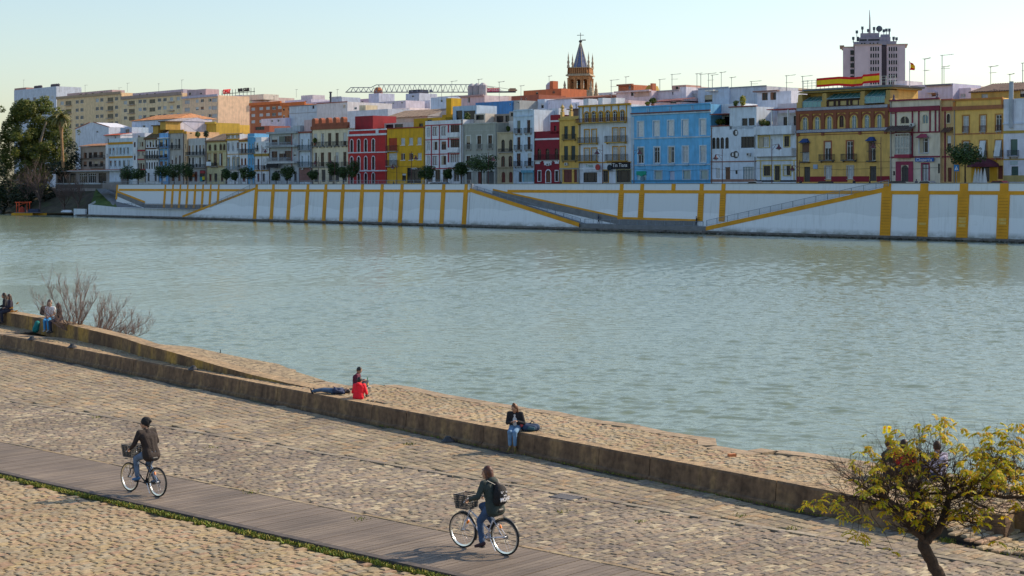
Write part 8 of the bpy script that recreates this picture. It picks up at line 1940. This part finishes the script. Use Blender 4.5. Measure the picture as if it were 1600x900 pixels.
# roof plants
def shrub(x, y, wpx, hpx, o, label, mat_=G_SHR, name='roof_shrub'):
    s, dd = fray(x, o); pm = F/dd; z = CAMZ-(y-HZ)/pm; p = fw(s, o, z); t = thing(name, label, 'shrub', p, R.uniform(0,6))
    mb = MB(); rr = random.Random(int(x)); rx = wpx/pm/2; rz = hpx/pm/2
    crownmb(mb, [(Vector((0,0,rz*1.1)), Vector((rx,rx*.7,rz)))]+[(Vector((rr.uniform(-.6,.6)*rx,0,rz*rr.uniform(.8,1.6))),Vector((rx*.4,rx*.4,rz*.5))) for _ in range(3)], 420, .28, rr); mb.build('foliage', mat_, t)
    mb = MB(); mb.lathe([(.25,-.45),(.36,0),(.30,.02)],(0,0,0),8); mb.bar((0,0,0),(0,0,rz),.05); mb.build('pot', plaster((.3,.12,.07)), t)
for a in ((1160.5,165.5,14,16,19.5,'tall yellow green shrub on the modern white roof terrace',G_YEL),(1150,166,10,9,19,'reddish low shrub left of the yellow one on the white roof',G_SHR),(1126,195,20,9,18,'wide green planting on the left terrace of the modern white house'),(1190,197,16,11,17.4,'dense green shrub on the upper balcony of the yellow framed house'),(1199,197,10,8,17.2,'smaller shrub beside the posts of the upper white balcony'),(1196,157,14,9,35,'shrub under the brown pergola'),
          (730,190,14,14,18,'pale green plant on the grey green house terrace'),(755,190,16,12,20,'dark plants on the terrace right of the pale green one'),(794,206,8,9,17,'low plant on the narrow beige house terrace'),(309,215,10,9,18,'light green shrub on the grey house roof'),(322,216,13,12,18,'dark cypress-like shrub on the grey house roof',G_DARK),(298,216,6,8,18,'small dark shrub at the left of the grey roof',G_DARK),(1020,162,12,9,20,'shrub at the left of the bright blue house roof'),(1012,164,9,5,19,'low olive shrub on the bright blue roof',G_YEL),(492,224,8,8,15.6,'potted plant on the top left balcony of the brick crowned house')):
    shrub(*a)
# walkers on the far side
far_people = ((1251.5,9,STREET,'person in dark clothes at the left corner of the ornate house',(.02,.02,.03)),(1334.5,9,STREET,'person in black standing by the middle window of the ornate house',(.015,.015,.02)),(1359,9,STREET,'person in dark jacket by the right door of the ornate house',(.03,.02,.03)),(1088,2.2,.0,'person in dark clothes standing at the foot of the right stair',(.02,.02,.03)),(935,2.2,.0,'person in dark blue walking along the river landing',(.02,.03,.08)),(876,9,STREET,'person by the door of the slim yellow house',(.03,.03,.03)),(1432,9,STREET,'person in grey in front of the maroon framed doors',(.12,.12,.13)),(615,9,STREET,'person in black at the mustard house',(.02,.02,.02)))
PST = dict(pelvis=(0,0,.93), chest=(0,0,1.22), neck=(.0,0,1.45), head=(.02,0,1.60), hL=(.08,.22,.86), hR=(-.05,-.22,.86), poleA=((-1,.5,1),(-1,-.5,1)), fL=(.16,.09,.09), fR=(-.16,-.09,.09), poleK=((2,.1,.5),(2,-.1,.5)))
for (x, o, z, lb, c) in far_people:
    s, dd = fray(x, o); person(lb, fw(s, o, z), R.uniform(0,6), PST, c, (.03,.035,.05), (.03,.03,.03), (.03,.02,.015), voxel=.035)
# ---- left shore: pavilion, trees, boat
o = 22
h, Sx, Z = house('pav', 'low flat-roofed glass pavilion on the bank below the trees at left', 87, 190, 268, (.28,.25,.24), [((94,104,114,),270.5,286,9,B(kind='g',fr='d',sill=False)),((130,144),270.5,286,12,B(kind='g',fr='w',sill=False)),((160,),270.5,286,12,B(kind='g',fr='d',sill=False)),],
   [(172,189,268,285,(.55,.62,.74),.2),(88,158,286,288,(.45,.50,.54),.25),(87,160,288,306,(.13,.11,.10),.02)], o=14, dep=9, zb=-3, name='pavilion', cat='pavilion')
t = MB(); t.box(Sx(85),Sx(191.5),-1.2,9.5,Z(268)+.003,Z(266.2)); t.build('roof_slab', plaster((.45,.47,.5)), h)
t = MB(); t.box(Sx(86),Sx(191),-1.0,9.3,Z(266.2)+.003,Z(265.2)); t.build('roof_cover', plaster((.35,.10,.06)), h)
lw3 = thing('low_white_wall', 'short white parapet wall right of the glass pavilion', 'wall', fw(S(171),11,0), FANG)
mb = MB(); mb.box(S(158)-S(171), S(196)-S(171), 0, .4, 5.2, STREET+1.6); mb.build('wall_face', WHITEW, lw3)
lw4 = thing('low_white_wall', 'tiny white wall stub at the water left of the low white wall', 'wall', fw(S(112),.6,0), FANG)
mb = MB(); mb.box(0, S(130)-S(112), 0, .5, -1.1, .75); mb.build('wall_face', WHITEW, lw4)
def bigtree(label, x, o, clumps, n, size, mat_, trunkpts, tr, barkm, name='tree', zg=STREET):
    s, dd = fray(x, o); base = fw(s, o, zg); pm = F/dd
    t = thing(name, label, 'tree', base)
    cv = lambda px, py, dy=0: Vector(((px-CX)*dd/F - base.x, dy, CAMZ-(py-HZ)/pm - zg))
    mb = MB(); rr = random.Random(int(x)+3)
    crownmb(mb, [(cv(c[0], c[1], c[4] if len(c) > 4 else 0), Vector((c[2]/pm, c[2]/pm*.8, c[3]/pm))) for c in clumps], n, size, rr, droop=.5)
    mb.build('crown', mat_, t)
    mb = MB()
    for i, pts in enumerate(trunkpts):
        P = [cv(*p) for p in pts]; mb.tube(P, [tr*(1-.7*k/(len(P)-1))*(1 if i == 0 else .5) for k in range(len(P))], n=7)
    mb.build('trunk', barkm, t)
PBARK = mat('pale_bark', (.28,.22,.17), .9, var=.3)
big = []
rr = random.Random(14)
for (cx, cy, rx, ry) in ((45,172,26,22),(68,166,22,16),(30,178,22,20),(84,188,22,22),(60,200,30,26),(22,205,22,26),(90,222,20,24),(45,235,36,30),(78,250,24,22),(18,246,20,28),(60,272,34,24),(30,285,24,24),(98,246,14,18),(8,225,12,30),(4,262,10,30),(-8,200,18,30),(-12,250,20,30),(2,300,18,20),(110,215,10,20),(106,262,12,14)):
    big.append((cx, cy, rx*.8, ry*.8, rr.uniform(-6,6)))
    for _ in range(3): big.append((cx+rr.uniform(-1,1)*rx*.9, cy+rr.uniform(-1,1)*ry*.9, rx*.35, ry*.3, rr.uniform(-9,3)))
bigtree('huge olive green eucalyptus mass at the left edge of the far shore', 52, 12, big, 52000, .62, G_BIG, [[(50,320),(52,280),(60,230),(72,190)],[(52,280),(35,240),(25,190)],[(58,240),(88,215)]], .9, PBARK, name='eucalyptus_tree', zg=2.0)
bigtree('dark evergreen tree left of the glass pavilion', 70, 9, [(14,300,16,26),(0,285,12,40),(-2,320,14,18),(40,305,22,20,-3),(95,262,22,12),(112,238,12,22),(118,255,12,16),(75,300,14,14)], 8000, .6, G_DARK, [[(70,325),(70,290)],[(112,262),(112,235)]], .3, BARK, name='evergreen_tree', zg=1.5)
# palm
s, dd = fray(97, 10); pm = F/dd; pb = fw(s, 10, 3.0)
palm = thing('palm_tree', 'tall palm tree with a shaggy trunk in front of the eucalyptus', 'tree', pb)
cvp = lambda px, py: Vector(((px-CX)*dd/F-pb.x, 0, CAMZ-(py-HZ)/pm-3.0))
mb = MB(); mb.tube([cvp(99,262),cvp(97,230),cvp(96,210),cvp(94.5,190)],[.42,.38,.42,.9],n=9); mb.build('trunk', mat('palm_bark', (.30,.17,.08), .9, var=.4, scale=2), palm)
mb = MB(); top = cvp(94.5,181); rr = random.Random(8)
for i in range(46):
    a = rr.uniform(0,6.28); el = rr.uniform(-.9,1.2); d = Vector((cos(a)*cos(el), sin(a)*cos(el), sin(el))); q = top.copy(); n = 7; ln = rr.uniform(2.6,4.2)
    sd_ = d.cross(Vector((0,0,1))).normalized()
    for k in range(n):
        d = (d+Vector((0,0,-.20))).normalized(); q2 = q+d*ln/n; w_ = .55*(1-k/n*.6)
        for sg in (1,-1): mb.poly([q, q2, q2+sd_*sg*w_-Vector((0,0,.35)), q+sd_*sg*w_*.9-Vector((0,0,.35))])
        q = q2
mb.build('fronds', leafmat('palm_fronds', [(.06,.08,.02),(.20,.16,.04),(.12,.13,.03)], .2), palm)
# bare greyish trees
def baretree(label, x, o, zg, hgt, spread, n, seed, col, name='bare_tree'):
    s, dd = fray(x, o); base = fw(s, o, zg); t = thing(name, label, 'tree', base); rr = random.Random(seed); mb = MB(); en = []
    mb.tube([(0,0,-.5),(.1,0,hgt*.22)],[.28,.2],n=6)
    for i in range(n):
        a = rr.uniform(0,6.28); d = Vector((cos(a)*spread, sin(a)*spread, 1)).normalized(); twig(mb, Vector((.1,0,hgt*rr.uniform(.1,.24))), d, hgt*.6, .13, 3, en, rr, up=.25, spread=.6, kids=(3,4))
    mb.build('branches', col, t)
FUZZ = mat('twig_grey', (.13,.09,.08), .9, var=.2)
baretree('leafless mauve grey tree in front of the eucalyptus', 62, 3, 1.0, 9.5, .75, 7, 5, FUZZ)
baretree('leafless dark bush at the water below the pavilion', 100, 3, -.2, 7.5, .9, 6, 6, FUZZ)
baretree('leafless dark bush leaning over the bank left of the grass', 122, 4, .5, 7.0, 1.0, 6, 7, FUZZ)
baretree('leafless grey thicket beside the gangway', 40, 3, .5, 8.0, .8, 6, 9, FUZZ)
# yellow workboat
o = -6; s, dd = fray(34, o); bt2 = thing('workboat', 'small yellow catamaran workboat with an orange frame at the left bank', 'boat', fw(s, o, WATERZ), 0)
YB = plaster((.72,.36,.02)); OB = plaster((.60,.09,.03))
for y, x0 in ((-1.0,-2.6),(1.4,.6)):
    mb = MB(); sec = [(x0+-.0,.15,.5),(x0+.6,.45,.62),(x0+5.2,.5,.55),(x0+6.0,.4,.6)]
    for i in range(3):
        (xa, wa, ha), (xb, wb_, hb) = sec[i], sec[i+1]
        for (p, q) in (((-wa,ha),(-wb_,hb)),((wa,ha),(wb_,hb))):
            sg = 1 if p[0] > 0 else -1
            mb.poly([(xa,y+p[0],p[1]),(xb,y+q[0],q[1]),(xb,y+q[0]*.6,-.3),(xa,y+p[0]*.6,-.3)])
        mb.poly([(xa,y-wa,ha),(xb,y-wb_,hb),(xb,y+wb_,hb),(xa,y+wa,ha)])
    for (xa, wa, ha) in (sec[0], sec[-1]): mb.poly([(xa,y-wa,ha),(xa,y+wa,ha),(xa,y+wa*.6,-.3),(xa,y-wa*.6,-.3)])
    mb.build('hull', YB, bt2)
mb = MB(); mb.box(-2,5.6,-1.2,1.6,.63,.75); mb.build('deck', plaster((.25,.22,.2)), bt2)
mb = MB()
for x in (-1.2,1.8):
    for y in (-1,1.4): mb.bar((x,y,.7),(x,y,3.6),.09)
for y in (-1,1.4): mb.bar((-1.6,y,3.6),(2.4,y,3.7),.10)
for x in (-1.2,0,1.8): mb.bar((x,-1,3.6),(x,1.4,3.6),.09)
mb.bar((-1.2,-1,2.6),(1.8,-1,3.6),.07); mb.build('frame', OB, bt2)
mb = MB(); mb.prism([(-.5,.75),(.7,.75),(.5,2.1),(-.1,2.4),(-.5,2.0)],-.5,.6); mb.build('engine_housing', plaster((.35,.05,.03)), bt2)
mb = MB(); mb.box(2.2,4.9,-.9,1.2,.76,1.75); mb.build('crate', plaster((.04,.05,.10)), bt2)
mb = MB(); mb.lathe([(.28,0),(.28,.7)],(1.5,0,.75),10); mb.build('drum', plaster((.3,.3,.32)), bt2)
# gangway and pontoon
s, dd = fray(4, 0); gw = thing('gangway', 'grey metal gangway sloping down to a pontoon at the left edge', 'gangway', fw(s, 0, WATERZ), FANG)
mb = MB(); mb.box(-14,2.5,-4,-1.5,-.2,1.0); mb.build('pontoon', plaster((.10,.10,.10)), gw)
mb = MB(); M = Matrix.Translation((0,-2.6,1.0)) @ Matrix.Rotation(radians(18),4,'X'); mb.box(-1.0,1.0,0,14,0,.15,0,M); mb.build('walkway', plaster((.30,.33,.33)), gw)
mb = MB()
for x in (-1,1):
    for i in range(8): mb.bar(M@Vector((x,i*2,.1)),M@Vector((x,i*2,1.2)),.04)
    mb.bar(M@Vector((x,0,1.2)),M@Vector((x,14,1.2)),.05)
mb.build('handrail', plaster((.4,.42,.42)), gw)
# small white skiff on the bank
s, dd = fray(101, .2); sk = thing('skiff', 'upturned small white skiff lying on the bank under the bare bush', 'boat', fw(s, .8, -.3), FANG+.3)
mb = MB(); prof = [(-2.2,.1,.3),(-1.2,.6,.62),(.8,.65,.66),(2.0,.45,.55)]
for i in range(3):
    (xa,wa,ha),(xb,wb_,hb) = prof[i],prof[i+1]
    mb.poly([(xa,-wa,0),(xb,-wb_,0),(xb,0,hb),(xa,0,ha)]); mb.poly([(xa,wa,0),(xa,0,ha),(xb,0,hb),(xb,wb_,0)])
mb.poly([(2.0,-.45,0),(2.0,.45,0),(2.0,0,.55)]); mb.build('hull', plaster((.62,.66,.7)), sk)
mb = MB(); mb.box(-2.0,1.9,-.04,.04,.58,.70); mb.build('keel', plaster((.3,.32,.34)), sk)
